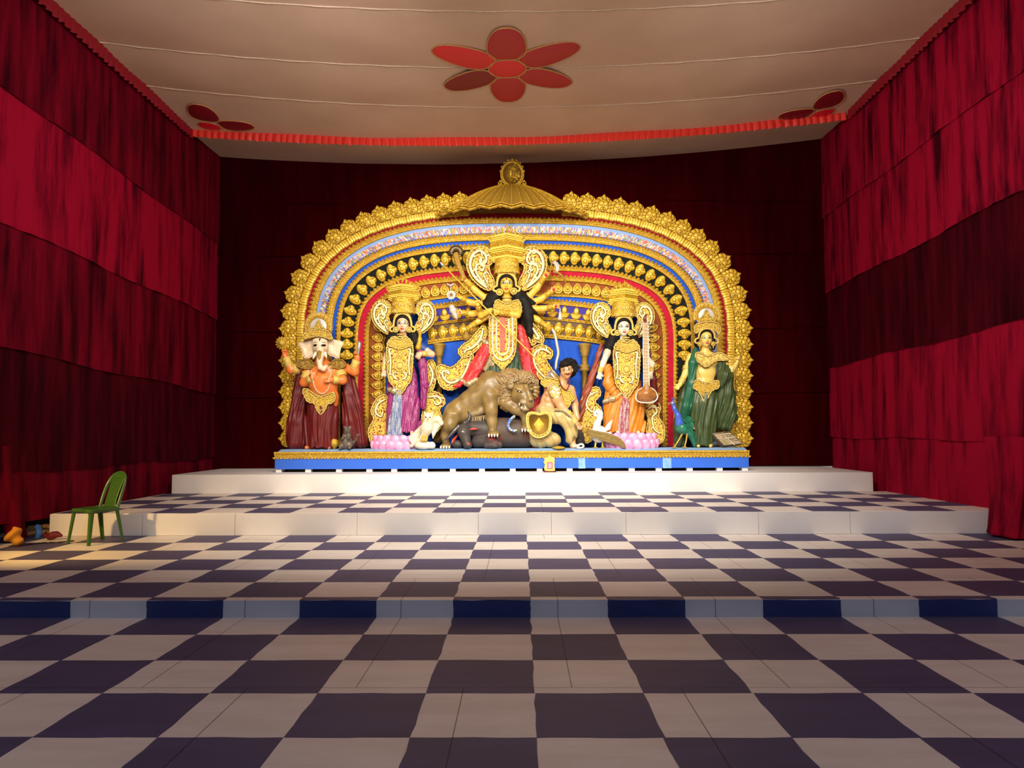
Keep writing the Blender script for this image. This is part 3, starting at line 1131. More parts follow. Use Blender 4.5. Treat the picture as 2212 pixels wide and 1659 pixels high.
row(ME_LION, 'lion_face_plaque', arch(461, 461, 2.7, 740, 964), 33.6, 2, 2, keep=lambda q: not (1010 < q[0] < 1200 and q[1] < 500))
row(ME_HEAD, 'face_mask', CUR[7], 23.0, 1.5, 1.5, keep=lambda q: q[1] < 790)
row(ME_LOTUS, 'lotus_plaque', CUR[11], 20.3, 2, 1.5, keep=lambda q: abs(q[0] - XC) > 90)


def lintel(y0, x0=925, x1=1306, N=60):
    x = np.linspace(x0, x1, N)
    return np.c_[x, y0 + 15 * ((x - XC) / 185) ** 2]


LY = [642, 655, 684, 694, 721, 736]
LC = [lintel(y) for y in LY]
leaf_fringe(LC[0], LC[1], 3, 'gilt_lintel_fringe', 8, .35)
strip(LC[1], LC[2], 1, 'purple_lintel_band', M_PURPLE)
row(ME_SHELL, 'basket_plaque', LC[2], 25, 2.5, 1.5)
leaf_fringe(LC[3], LC[2], 3, 'gilt_lintel_fringe', 12, .45)
strip(LC[2], LC[4], 1, 'brown_lintel_band', mat('dark_brown_board', (.10, .05, .015), .6))
row(ME_HEAD, 'face_mask', LC[4] - [0, 0], 23, 1, 2)
leaf_fringe(LC[5], LC[4], 4, 'gilt_lintel_fringe', 11, .45)
# gilded columns under the lintel
for cx_, yb in ((950, 958), (1262, 958)):
    pr = [(13, 0), (13.5, 4), (12, 6), (12.5, 9), (10, 12), (11, 14), (8, 22), (9, 25), (6.5, 27), (6, 40), (6, 44), (10.5, 46), (11, 49), (9, 52), (11, 55), (10.5, 58), (6.2, 60), (5.8, 90), (6.2, 130), (6.5, 180), (9, 184), (10, 192), (12, 196), (13, 212)]
    v_, f_ = lathe(pr, 20, 0, (cx_, 744, 12), ripple=.05, nr=10)
    obj('gilt_column', PX(v_, YP), f_, M_ANTIQ, ar)

# ------------------------------------------------------------------ umbrella canopy over the centre
uw = PX(np.array([[1106, 470, 20]]), YP)[0]
um = thing('ceremonial_umbrella', uw, 'ribbed antique-gold half umbrella canopy at the top of the golden arch', 'canopy')
nth, ntt = 221, 14
th = np.linspace(-pi / 2, pi / 2, nth)
v = []
for j in range(ntt + 1):
    t = j / ntt
    r = 22 + 136 * t ** 1.08
    y = 404 + 70 * (t ** 1.28) - 6 * math.sin(pi * t)
    rr = r * (1 + .022 * t * np.cos(44 * th))
    yy = y + (4.5 * abs(np.sin(11 * th)) if j == ntt else 0)
    v.append(np.c_[1106 + rr * np.sin(th), np.full(nth, y) + (3.5 - 6 * abs(np.sin(11 * th)) if j == ntt else 0), 3 + rr * .55 * np.cos(th)])
f = [(j * nth + i, (j + 1) * nth + i, (j + 1) * nth + i + 1, j * nth + i + 1) for j in range(ntt) for i in range(nth - 1)]
um_v = np.concatenate(v)
cn = obj('ribbed_canopy', PX(um_v, YP), f, M_ANTIQ, um)
md = cn.modifiers.new('thickness', 'SOLIDIFY')
md.thickness = .02
q = MB()
for k in range(23):
    a = -pi / 2 + pi * k / 22
    pts = [(1106 + (22 + 136 * t ** 1.08) * math.sin(a) * 1.01, 404 + 70 * t ** 1.28 - 6 * math.sin(pi * t) - .6, 3 + (22 + 136 * t ** 1.08) * .55 * math.cos(a) * 1.01 + .6) for t in np.linspace(0.02, 1, 12)]
    q.tube(pts, np.linspace(1.2, 2.0, 12), 6)
q.build('canopy_ribs', M_GOLD, um, True, YP)
q = MB()
vrim = um_v[-nth:]
q.tube(vrim + [0, -2, 1], 1.8, 6)
q.tube(vrim + [0, -7, .5], 1.3, 6)
for sx in (-1, 1):
    a = np.linspace(0, 1.5 * pi, 16)
    q.tube(np.c_[1106 + sx * (158 + 6 * np.sin(a)), 473 - 7 + 7 * np.cos(a) * (1 - a / 9), np.full(16, 6)], np.linspace(3, 1, 16), 6)
q.build('canopy_rim', M_GOLD, um, True, YP)
# medallion finial
q = MB()
th = np.linspace(0, 2 * pi, 33)[:-1]
q.add(*slab(np.c_[1106.5 + 21 * np.cos(th), 379 + 24 * np.sin(th)], 6, 10, 1))
q.build('medallion_disc', M_ANTIQ, um, True, YP)
q = MB()
q.tube(np.c_[1106.5 + 21.5 * np.cos(th), 379 + 25 * np.sin(th), np.full(32, 11)], 2.0, 6, closed=True)
q.tube(np.c_[1106.5 + 24.5 * np.cos(th), 380 + 27 * np.sin(th), np.full(32, 9)], 1.4, 6, closed=True)
for a in np.linspace(-pi * .95, -pi * .05, 9):
    cx_, cy_ = 1106.5 + 24 * math.cos(a), 378 + 28 * math.sin(a)
    b_ = np.linspace(0, 2 * pi, 9)[:-1]
    q.tube(np.c_[cx_ + 2.6 * np.cos(b_), cy_ + 2.6 * np.sin(b_), np.full(8, 10)], 1.1, 5, closed=True)
q.tube([(1106.5, 357, 10), (1106.5, 350, 10), (1106.5, 345, 10)], [3.5, 3, .5], 8)
for sx in (-1, 1):
    a = np.linspace(0, 2 * pi, 14)
    q.tube(np.c_[1106.5 + sx * (26 + 4 * np.cos(a) * (1 - a / 9)), 397 + 4 * np.sin(a), np.full(14, 9)], 1.4, 6)
    q.tube([(1106.5 + sx * 22, 399, 9), (1106.5 + sx * 30, 404, 9), (1106.5 + sx * 36, 408, 9)], [3, 2.6, 1], 6)
q.build('medallion_frame', M_GOLD, um, True, YP)
q = MB()
for k in range(46):
    a = rnd.uniform(0, 2 * pi)
    r = rnd.uniform(.35, .92)
    cx_, cy_ = 1110 + 15 * r * math.cos(a), 377 + 20 * r * math.sin(a)
    if cx_ < 1105 and 366 < cy_ < 393:
        continue
    b_ = np.linspace(0, 1.6 * pi, 7)
    q.tube(np.c_[cx_ + 1.8 * np.cos(b_), cy_ + 1.8 * np.sin(b_), np.full(7, 11)], .7, 5)
q.build('medallion_curls', M_GOLD, um, True, YP)['kind'] = 'stuff'
fo = smooth_poly([(1104, 368), (1100, 373), (1098.5, 379), (1097.3, 382), (1099, 384), (1099.5, 388), (1102, 392), (1106, 391), (1108, 384), (1108, 374)], 3)
q = MB()
q.add(*slab(fo, 9, 13.5, 2))
q.build('medallion_face', M_GOLDP, um, True, YP)

# ------------------------------------------------------------------ sculpting: smooth-blended solids turned into one skin
from mathutils.bvhtree import BVHTree


class Body:
    """solids in model units blended into a single continuous surface"""

    def __init__(s, h=1.2, k=4.):
        s.h, s.k, s.p = h, k, []

    def cap(s, a, b, ra, rb=None, m=0, k=None):
        rb = ra if rb is None else rb
        a, b = np.array(a, float), np.array(b, float)
        lo = np.minimum(a - ra, b - rb)
        hi = np.maximum(a + ra, b + rb)

        def d(P):
            ab = b - a
            t = np.clip(((P - a) @ ab) / (ab @ ab + 1e-9), 0, 1)
            return np.linalg.norm(P - a - t[..., None] * ab, axis=-1) - (ra + (rb - ra) * t)
        s.p.append((d, lo, hi, m, s.k if k is None else k, 1))
        return s

    def chain(s, pts, rad, m=0, k=None):
        for i in range(len(pts) - 1):
            s.cap(pts[i], pts[i + 1], rad[i], rad[i + 1], m, k)
        return s

    def ell(s, c, r, m=0, k=None, rot=0., tilt=0., sub=False):
        """ellipsoid; rot turns in the picture plane, tilt about the horizontal axis"""
        c, r = np.array(c, float), np.array(r, float)
        R = float(r.max()) * 1.05
        ca, sa, cb, sb = math.cos(rot), math.sin(rot), math.cos(tilt), math.sin(tilt)
        A = np.array([[ca, sa, 0], [-sa, ca, 0], [0, 0, 1]])
        B = np.array([[1, 0, 0], [0, cb, sb], [0, -sb, cb]])
        Mx = B @ A

        def d(P):
            q = (P - c) @ Mx.T
            k0 = np.linalg.norm(q / r, axis=-1)
            k1 = np.linalg.norm(q / (r * r), axis=-1) + 1e-9
            return k0 * (k0 - 1) / k1
        s.p.append((d, c - R, c + R, m, s.k if k is None else k, -1 if sub else 1))
        return s

    def box(s, c, half, r=1., m=0, k=None, rot=0.):
        c, half = np.array(c, float), np.array(half, float)
        R = float(np.linalg.norm(half))
        ca, sa = math.cos(rot), math.sin(rot)
        A = np.array([[ca, sa, 0], [-sa, ca, 0], [0, 0, 1]])

        def d(P):
            q = abs((P - c) @ A.T) - half + r
            return np.linalg.norm(np.maximum(q, 0), axis=-1) + np.minimum(q.max(-1), 0) - r
        s.p.append((d, c - R, c + R, m, s.k if k is None else k, 1))
        return s

    def loft(s, secs, m=0, k=None, pw=2.2):
        """stack of ellipse sections (cx, y, cd, rx, rd), as for a skirt or a trunk"""
        q = np.array(secs, float)
        lo = np.array([(q[:, 0] - q[:, 3]).min(), q[:, 1].min(), (q[:, 2] - q[:, 4]).min()])
        hi = np.array([(q[:, 0] + q[:, 3]).max(), q[:, 1].max(), (q[:, 2] + q[:, 4]).max()])

        def d(P):
            y = P[..., 1]
            f = [np.interp(y, q[:, 1], q[:, j]) for j in (0, 2, 3, 4)]
            e = (abs((P[..., 0] - f[0]) / f[2]) ** pw + abs((P[..., 2] - f[1]) / f[3]) ** pw) ** (1 / pw)
            side = (e - 1) * np.minimum(f[2], f[3])
            cap = np.maximum(q[0, 1] - y, y - q[-1, 1])
            return np.maximum(side, cap)
        s.p.append((d, lo, hi, m, s.k if k is None else k, 1))
        return s

    def mesh(s, disp=None):
        lo = np.min([p[1] for p in s.p if p[5] > 0], 0) - 4
        hi = np.max([p[2] for p in s.p if p[5] > 0], 0) + 4
        h = s.h
        n = np.ceil((hi - lo) / h).astype(int) + 1
        ax = [lo[i] + h * np.arange(n[i]) for i in range(3)]
        Fd = np.full(n, 9., np.float32)
        Lb = np.zeros(n, np.int8)
        for d, a, b, m, k, sg in s.p:
            mg = k + 3
            i0 = np.clip(((a - mg - lo) / h).astype(int), 0, n - 1)
            i1 = np.clip(((b + mg - lo) / h).astype(int) + 2, 1, n)
            sl = tuple(slice(i0[j], i1[j]) for j in range(3))
            P = np.stack(np.meshgrid(*[ax[j][i0[j]:i1[j]] for j in range(3)], indexing='ij'), -1)
            e = d(P).astype(np.float32)
            o = Fd[sl]
            if sg < 0:
                e = -e
                hh = np.maximum(k - abs(o - e), 0) / max(k, .01)
                Fd[sl] = np.maximum(o, e) + hh * hh * k * .25
                Lb[sl] = np.where((e > o) & (e > -1.5), m, Lb[sl])
                continue
            hh = np.maximum(k - abs(o - e), 0) / max(k, .01)
            Lb[sl] = np.where(e < o, m, Lb[sl])
            Fd[sl] = np.minimum(o, e) - hh * hh * k * .25
        if disp is not None:
            P = np.meshgrid(*ax, indexing='ij')
            Fd = Fd + disp(*P).astype(np.float32)
        return nets(Fd, Lb, lo, h)

    def build(s, name, mats, parent, Y, disp=None):
        v, f, l = s.mesh(disp)
        s.v, s.f = v, f
        mi = None
        if isinstance(mats, (list, tuple)):
            mi = l[f[:, 0]]
        return obj(name, PX(v, Y), f, mats, parent, True, mi)

    def bvh(s):
        return BVHTree.FromPolygons(s.v.tolist(), s.f.tolist())


def nets(Fd, Lb, lo, h):
    sg = Fd < 0
    n = Fd.shape
    off = np.array([(i, j, k) for i in (0, 1) for j in (0, 1) for k in (0, 1)])
    cnt = sum(sg[o[0]:n[0] - 1 + o[0], o[1]:n[1] - 1 + o[1], o[2]:n[2] - 1 + o[2]].astype(np.int8) for o in off)
    idx = np.argwhere((cnt > 0) & (cnt < 8))
    vals = np.stack([Fd[idx[:, 0] + o[0], idx[:, 1] + o[1], idx[:, 2] + o[2]] for o in off], 1)
    lab = np.stack([Lb[idx[:, 0] + o[0], idx[:, 1] + o[1], idx[:, 2] + o[2]] for o in off], 1)
    acc = np.zeros((len(idx), 3))
    num = np.zeros(len(idx))
    for a in range(8):
        for b in range(a + 1, 8):
            if abs(off[a] - off[b]).sum() != 1:
                continue
            va, vb = vals[:, a], vals[:, b]
            x = (va < 0) != (vb < 0)
            t = np.where(x, va / np.where(x, va - vb, 1), 0)
            acc += np.where(x[:, None], off[a] + t[:, None] * (off[b] - off[a]), 0)
            num += x
    v = lo + h * (idx + acc / num[:, None])
    l = lab[np.arange(len(idx)), vals.argmin(1)]
    vid = np.full([q - 1 for q in n], -1, np.int64)
    vid[idx[:, 0], idx[:, 1], idx[:, 2]] = np.arange(len(idx))
    F = []
    for axis in range(3):
        u, w = [(1, 2), (2, 0), (0, 1)][axis]
        sl0 = [slice(1, n[i] - 1) for i in range(3)]
        sl1 = list(sl0)
        sl0[axis] = slice(0, n[axis] - 1)
        sl1[axis] = slice(1, n[axis])
        x = sg[tuple(sl0)] != sg[tuple(sl1)]
        e = np.argwhere(x)
        for i in range(3):
            if i != axis:
                e[:, i] += 1
        c = []
        for du, dw in ((-1, -1), (0, -1), (0, 0), (-1, 0)):
            q = e.copy()
            q[:, u] += du
            q[:, w] += dw
            c.append(vid[q[:, 0], q[:, 1], q[:, 2]])
        q = np.stack(c, 1)
        flip = sg[e[:, 0], e[:, 1], e[:, 2]]
        q[flip] = q[flip][:, ::-1]
        F.append(q[(q >= 0).all(1)])
    return v, np.concatenate(F), l


def unit(a):
    a = np.array(a, float)
    return a / (np.linalg.norm(a) + 1e-9)


def hand(B, w, d, nrm, s, curl=.2, side=1, m=0, tip=None, spread=1.):
    """palm, four unequal jointed fingers and a thumb; d towards the fingers, nrm out of the palm"""
    w = np.array(w, float)
    d = unit(d)
    nrm = unit(np.array(nrm, float) - d * np.dot(nrm, d))
    l = np.cross(d, nrm) * side
    rf = max(1.0, .075 * s)
    for o in (-.15, 0, .15):
        B.cap(w + l * o * s * .5, w + d * .46 * s + l * o * s, .13 * s, .12 * s, m, 2)
    for o, L_, e in ((-.25, .36, -.12), (-.085, .43, -.03), (.085, .40, .05), (.25, .31, .14)):
        p0 = w + d * .48 * s + l * o * s
        a1, a2 = curl * 1.2, curl * 2.7
        dd = unit(d + l * e * spread)
        d1 = dd * math.cos(a1) + nrm * math.sin(a1)
        d2 = dd * math.cos(a2) + nrm * math.sin(a2)
        p1 = p0 + d1 * L_ * s * .52
        p2 = p1 + d2 * L_ * s * .5
        B.cap(p0, p1, rf * 1.1, rf, m, .7)
        B.cap(p1, p2, rf, rf * .82, m if tip is None else tip, .5)
    t0 = w + d * .12 * s - l * .2 * s
    t1 = t0 + unit(d * .7 - l * .75 + nrm * .35) * .26 * s
    t2 = t1 + unit(d * .95 - l * .2 + nrm * (.3 + curl)) * .2 * s
    B.cap(t0, t1, rf * 1.5, rf * 1.15, m, 1.2)
    B.cap(t1, t2, rf * 1.1, rf * .9, m, .6)


def head(B, c, s, m=0, tip=0., turn=0.):
    """head with brow, nose, lips, chin, cheeks and ears; s scales a 42-unit tall head"""
    cx, cy, cd = c

    def q(x, y, d):
        x, d = x * math.cos(turn) + d * math.sin(turn), -x * math.sin(turn) + d * math.cos(turn)
        x, y = x * math.cos(tip) - y * math.sin(tip), x * math.sin(tip) + y * math.cos(tip)
        return (cx + x * s, cy + y * s, cd + d * s)
    B.ell(q(0, -4, 0), (15.2 * s, 17 * s, 16.5 * s), m, 3 * s)
    B.ell(q(0, 6, 2), (12.8 * s, 15 * s, 13.5 * s), m, 5 * s)
    B.ell(q(0, 18, 8), (5 * s, 4 * s, 5 * s), m, 5 * s)
    for x in (-7.5, 7.5):
        B.ell(q(x, 7, 9.5), (4.5 * s, 5 * s, 4 * s), m, 4 * s)
        B.ell(q(x * .95, 0.5, 13), (4.2 * s, 2.4 * s, 2.2 * s), m, 1.5 * s)
        B.ell(q(x * 2.02, 3, -2), (2 * s, 5 * s, 3 * s), m, 1.2 * s)
    B.cap(q(0, -1, 14.5), q(0, 7, 18), 1.5 * s, 2.1 * s, m, 1.6 * s)
    for x in (-2, 2):
        B.ell(q(x, 8, 16), (1.8 * s, 1.4 * s, 2 * s), m, 1 * s)
    B.ell(q(0, 12.2, 14.3), (4 * s, 1.4 * s, 2.2 * s), m, .8 * s)
    B.ell(q(0, 14.6, 14.0), (3.4 * s, 1.5 * s, 2.2 * s), m, .8 * s)
    return q


def decal(bv, outline, name, m, parent, Y, lift=.35, rings=3, smooth_n=6, thick=.0):
    """painted or inlaid patch that follows the surface underneath"""
    P = smooth_poly(outline, smooth_n) if smooth_n else np.array(outline, float)
    n = len(P)
    c = P.mean(0)
    v = []
    last = None
    for s in np.linspace(1, 0, rings + 1):
        pts = c + (P - c) * s if s > 0 else c[None]
        for x, y in pts:
            h = bv.ray_cast(Vector((x, y, 400)), Vector((0, 0, -1)))[0]
            z = h[2] if h is not None else (last if last is not None else 0)
            last = z
            v.append((x, y, z + lift))
    f = [(a * n + i, (a + 1) * n + i, (a + 1) * n + (i + 1) % n, a * n + (i + 1) % n) for a in range(rings - 1) for i in range(n)]
    f += [((rings - 1) * n + i, rings * n, (rings - 1) * n + (i + 1) % n) for i in range(n)]
    return obj(name, PX(np.array(v), Y), f, m, parent)


M_EYEW = mat('eye_white_enamel', (.85, .82, .74), .25)
M_EYEB = mat('eye_black_enamel', (.008, .006, .006), .25)
M_LIP = mat('lip_red_enamel', (.50, .05, .035), .3)
M_BINDI = mat('vermilion_enamel', (.55, .015, .01), .35)


def face_paint(bv, q, s, parent, Y, lips=M_LIP, big=1., brow=True, third=False, tip=0., look=0.):
    """eyes, brows, lips and forehead mark on the head whose frame is q"""
    def P(pts):
        return [q(x, y, 0)[:2] for x, y in pts]
    for sx in (-1, 1):
        e = 7.0
        w, h = 6.0 * big, 2.6 * big
        al_ = [(sx * (e - w), 1.2), (sx * (e - w * .5), -h * .75), (sx * (e + w * .2), -h * .95), (sx * (e + w * 1.05), -h * .35), (sx * (e + w * .5), h * .7), (sx * (e - w * .4), h * .85)]
        o = decal(bv, P(al_), 'eye', M_EYEB, parent, Y, .30 * s)
        decal(bv, P([(sx * e + (x - sx * e) * .70, y * .62 + .1) for x, y in al_]), 'eye_white', M_EYEW, o, Y, .55 * s)
        th_ = np.linspace(0, 2 * pi, 9)[:-1]
        decal(bv, P([(sx * (e - .2) + look * 1.5 + 2.2 * big * math.cos(a), -.1 * h + 1.75 * big * math.sin(a)) for a in th_]), 'iris', M_EYEB, o, Y, 1.2 * s, 2, 0)
        if brow:
            b_ = [(sx * (e - w * .85), -3.9 * big), (sx * e, -5.9 * big), (sx * (e + w * 1.05), -4.0 * big), (sx * e, -5.0 * big)]
            decal(bv, P(b_), 'eyebrow', M_EYEB, parent, Y, .35 * s, 2)
    decal(bv, P([(-4.3, 12.2), (-1.6, 11), (0, 11.6), (1.6, 11), (4.3, 12.2), (2.2, 15), (0, 15.7), (-2.2, 15)]), 'lips', lips, parent, Y, .4 * s)
    if third:
        decal(bv, P([(0, -12), (1.8, -8.5), (0, -5.2), (-1.8, -8.5)]), 'forehead_mark', M_BINDI, parent, Y, .4 * s)
    elif third is not None:
        decal(bv, P([(0, -9), (1.3, -7.6), (0, -6.2), (-1.3, -7.6)]), 'forehead_mark', M_BINDI, parent, Y, .4 * s)


# ------------------------------------------------------------------ gilt ornament
def inside(P, x, y):
    P = np.asarray(P)
    a, b = P, np.roll(P, -1, 0)
    c = ((a[:, 1] > y) != (b[:, 1] > y)) & (x < (b[:, 0] - a[:, 0]) * (y - a[:, 1]) / (b[:, 1] - a[:, 1] + 1e-12) + a[:, 0])
    return c.sum() % 2 == 1


def edge_dist(P, x, y):
    a, b = P, np.roll(P, -1, 0)
    ab = b - a
    t = np.clip(((np.array([x, y]) - a) * ab).sum(1) / ((ab * ab).sum(1) + 1e-9), 0, 1)
    return np.linalg.norm(a + t[:, None] * ab - [x, y], axis=1).min()


def spiral(c, r, a0, turns, d, n=18, r1=.15):
    t = np.linspace(0, 1, n)
    a = a0 + turns * 2 * pi * t
    rr = r * (1 - (1 - r1) * t)
    return np.c_[c[0] + rr * np.cos(a), c[1] + rr * np.sin(a), np.full(n, d)]


def filigree(g, P, d, rmin, rmax, tries, seed, wire=1.25, avoid=()):
    """fills an outline with packed little scrolls and beads"""
    r_ = random.Random(seed)
    lo, hi = P.min(0), P.max(0)
    got = list(avoid)
    for k in range(tries):
        x, y = r_.uniform(lo[0], hi[0]), r_.uniform(lo[1], hi[1])
        if not inside(P, x, y):
            continue
        r = min(rmax, edge_dist(P, x, y) - .6)
        for c in got:
            r = min(r, math.hypot(c[0] - x, c[1] - y) - c[2] - .3)
        if r < rmin:
            continue
        got.append((x, y, r))
        sg = r_.choice((-1, 1))
        s_ = spiral((x, y), r - .2, r_.uniform(0, 6.3), sg * 1.35, d, 12 if r < 4 else 18)
        g.tube(s_, np.linspace(wire * min(1, .35 + r * .12), wire * .6, len(s_)), 5)
    return got


def ornament(name, outline, parent, Y, d, seed=1, mats=None, back=None, rim=1.5, rmin=1.6, rmax=7, tries=500, curl=(), smooth_n=4, thick=2.5, avoid=(), scallop=1.0):
    """gilt openwork panel: cloth backing, raised rim, scrolls, packed filigree"""
    mats = mats or M_GOLD2
    back = back or M_OPEN
    P = smooth_poly(outline, smooth_n) if smooth_n else np.array(outline, float)
    if scallop:
        s_ = np.r_[0, np.cumsum(np.linalg.norm(np.diff(np.r_[P, P[:1]], axis=0), axis=1))]
        n_ = int(s_[-1] / 2.2)
        u = np.arange(n_) * s_[-1] / n_
        Q = np.r_[P, P[:1]]
        P = np.c_[np.interp(u, s_, Q[:, 0]), np.interp(u, s_, Q[:, 1])]
        t_ = np.roll(P, -1, 0) - np.roll(P, 1, 0)
        t_ /= np.linalg.norm(t_, axis=1)[:, None] + 1e-9
        nn = max(4, int(s_[-1] / 8.5))
        ar_ = .5 * np.sum(P[:, 0] * np.roll(P[:, 1], -1) - np.roll(P[:, 0], -1) * P[:, 1])
        P = P + np.c_[t_[:, 1], -t_[:, 0]] * (np.sign(ar_) * scallop * (1.6 * abs(np.sin(np.arange(n_) * pi * nn / n_)) - .8))[:, None]
    g = MB()
    ink, pale = MB(), MB()
    ink.tube(np.c_[P, np.full(len(P), d - .4)], rim * 1.45, 5, closed=True)
    g.tube(np.c_[P, np.full(len(P), d + .5)], rim, 6, closed=True)
    for pts, r in curl:
        q = smooth_poly(pts, 5, False)
        tp = r * np.interp(np.linspace(0, 1, len(q)), [0, .12, .4, .8, 1], [.45, .9, 1, .7, .8])
        pale.tube(np.c_[q, np.full(len(q), d + 1.6)], tp, 7)
        ink.tube(np.c_[q, np.full(len(q), d + .1)], tp + .9, 6)
        tq = np.gradient(q, axis=0)
        tq /= np.linalg.norm(tq, axis=1)[:, None] + 1e-9
        for k_ in range(3, len(q) - 6, 4):
            sd_ = 1 if (k_ // 4) % 2 else -1
            nq = np.array([tq[k_][1], -tq[k_][0]]) * sd_
            a_, b_, c_ = q[k_], q[k_] + nq * r * 1.7 + tq[k_] * r * .9, q[k_] + nq * r * 2.3 + tq[k_] * r * 2.4
            if inside(P, *c_):
                pale.tube([(*a_, d + 1.2), (*b_, d + 1.6), (*c_, d + 1.2)], [r * .55, r * .62, r * .15], 6)
                ink.tube([(*a_, d), (*b_, d + .2), (*c_, d)], [r * .55 + .8, r * .62 + .8, r * .15 + .6], 5)
    av = list(avoid)
    for pts, r in curl:
        av += [(p[0], p[1], r + .3) for p in smooth_poly(pts, 3, False)]
    filigree(g, P, d + .4, rmin, rmax, tries, seed, avoid=av)
    o = g.build(name, mats, parent, True, Y)
    b_, f_ = slab(P, d - thick, d - .4)
    obj('cloth_backing', PX(b_, Y), f_, back, o, False)
    ink.build('inked_outline', M_INK, o, True, Y)
    if curl:
        pale.build('main_scrolls', M_PALEG, o, True, Y)
    return o


def disc(g, c, r, d, thick=2., seg=20, dome=.4):
    """round boss"""
    a = np.arange(seg) * 2 * pi / seg
    v, f = [], []
    for rr, z in ((r, 0), (r, thick * .6), (r * .8, thick), (r * .35, thick * (1 + dome))):
        v.append(np.c_[c[0] + rr * np.cos(a), c[1] + rr * np.sin(a), np.full(seg, d + z)])
    v.append(np.array([[c[0], c[1], d + thick * (1 + dome)]]))
    for i in range(3):
        f += [(i * seg + j, (i + 1) * seg + j, (i + 1) * seg + (j + 1) % seg, i * seg + (j + 1) % seg) for j in range(seg)]
    f += [(3 * seg + j, 4 * seg, 3 * seg + (j + 1) % seg) for j in range(seg)]
    g.add(np.concatenate(v), f)


def bangle(g, a, b, r, d_=1.2, n=10):
    """wide cuff round a limb from a to b"""
    a, b = np.array(a, float), np.array(b, float)
    g.tube([a, a + (b - a) * .08, a + (b - a) * .5, a + (b - a) * .92, b], [r * 1.05, r * 1.22, r * 1.08, r * 1.22, r * 1.05], 14)


def earring(parent, c, r, Y, name='earring'):
    g = MB()
    disc(g, c[:2], r * .55, c[2], 2)
    t = np.arange(20) * 2 * pi / 20
    g.tube(np.c_[c[0] + r * .85 * np.cos(t), c[1] + r * .85 * np.sin(t), np.full(20, c[2] + .6)], r * .2, 6, closed=True)
    for a in t[::2]:
        g.tube([(c[0] + r * .66 * math.cos(a), c[1] + r * .66 * math.sin(a), c[2] + .8), (c[0] + r * .7 * math.cos(a), c[1] + r * .7 * math.sin(a), c[2] + 1.6)], r * .1, 5)
    return g.build(name, M_GOLD2, parent, True, Y)


def wing(parent, xi, xo, yb, yt, d, Y, seed):
    """curling gilt side plume of a crown"""
    def U(p):
        return [(xi + (xo - xi) * u, yb + (yt - yb) * v) for u, v in p]
    out = U([(.10, 0), (.38, .05), (.64, .17), (.87, .33), (1, .57), (.93, .80), (.70, .96), (.36, 1), (.06, .88), (-.02, .66), (.14, .56), (.10, .40), (-.02, .28), (-.08, .12)])
    w = abs(xo - xi) / 52
    c1 = U([(.22, .05), (.5, .18), (.76, .36), (.87, .58), (.77, .80), (.52, .90), (.30, .82), (.24, .68), (.36, .60), (.50, .66), (.44, .74)])
    c2 = U([(.24, .08), (.46, .24), (.64, .42), (.62, .56), (.46, .60), (.34, .52), (.40, .44), (.48, .48)])
    c3 = U([(.14, .10), (.28, .26), (.34, .36), (.24, .42), (.14, .36)])
    o = ornament('crown_plume', out, parent, Y, d, seed, rim=1.5 * w, rmin=1.5, rmax=5 * w, tries=420, curl=((c1, 3.4 * w), (c2, 2.5 * w), (c3, 1.8 * w)))
    g = MB()          # scalloped outer edge
    P = smooth_poly(out, 4)
    for k in range(10, len(P) - 12, 2):
        g.tube([(P[k][0], P[k][1], d), (P[k][0] + .1, P[k][1], d + 1.6)], 2.0 * w, 6)
    g.build('plume_edge_beads', M_GOLD2, o, True, Y)['kind'] = 'stuff'
    return o


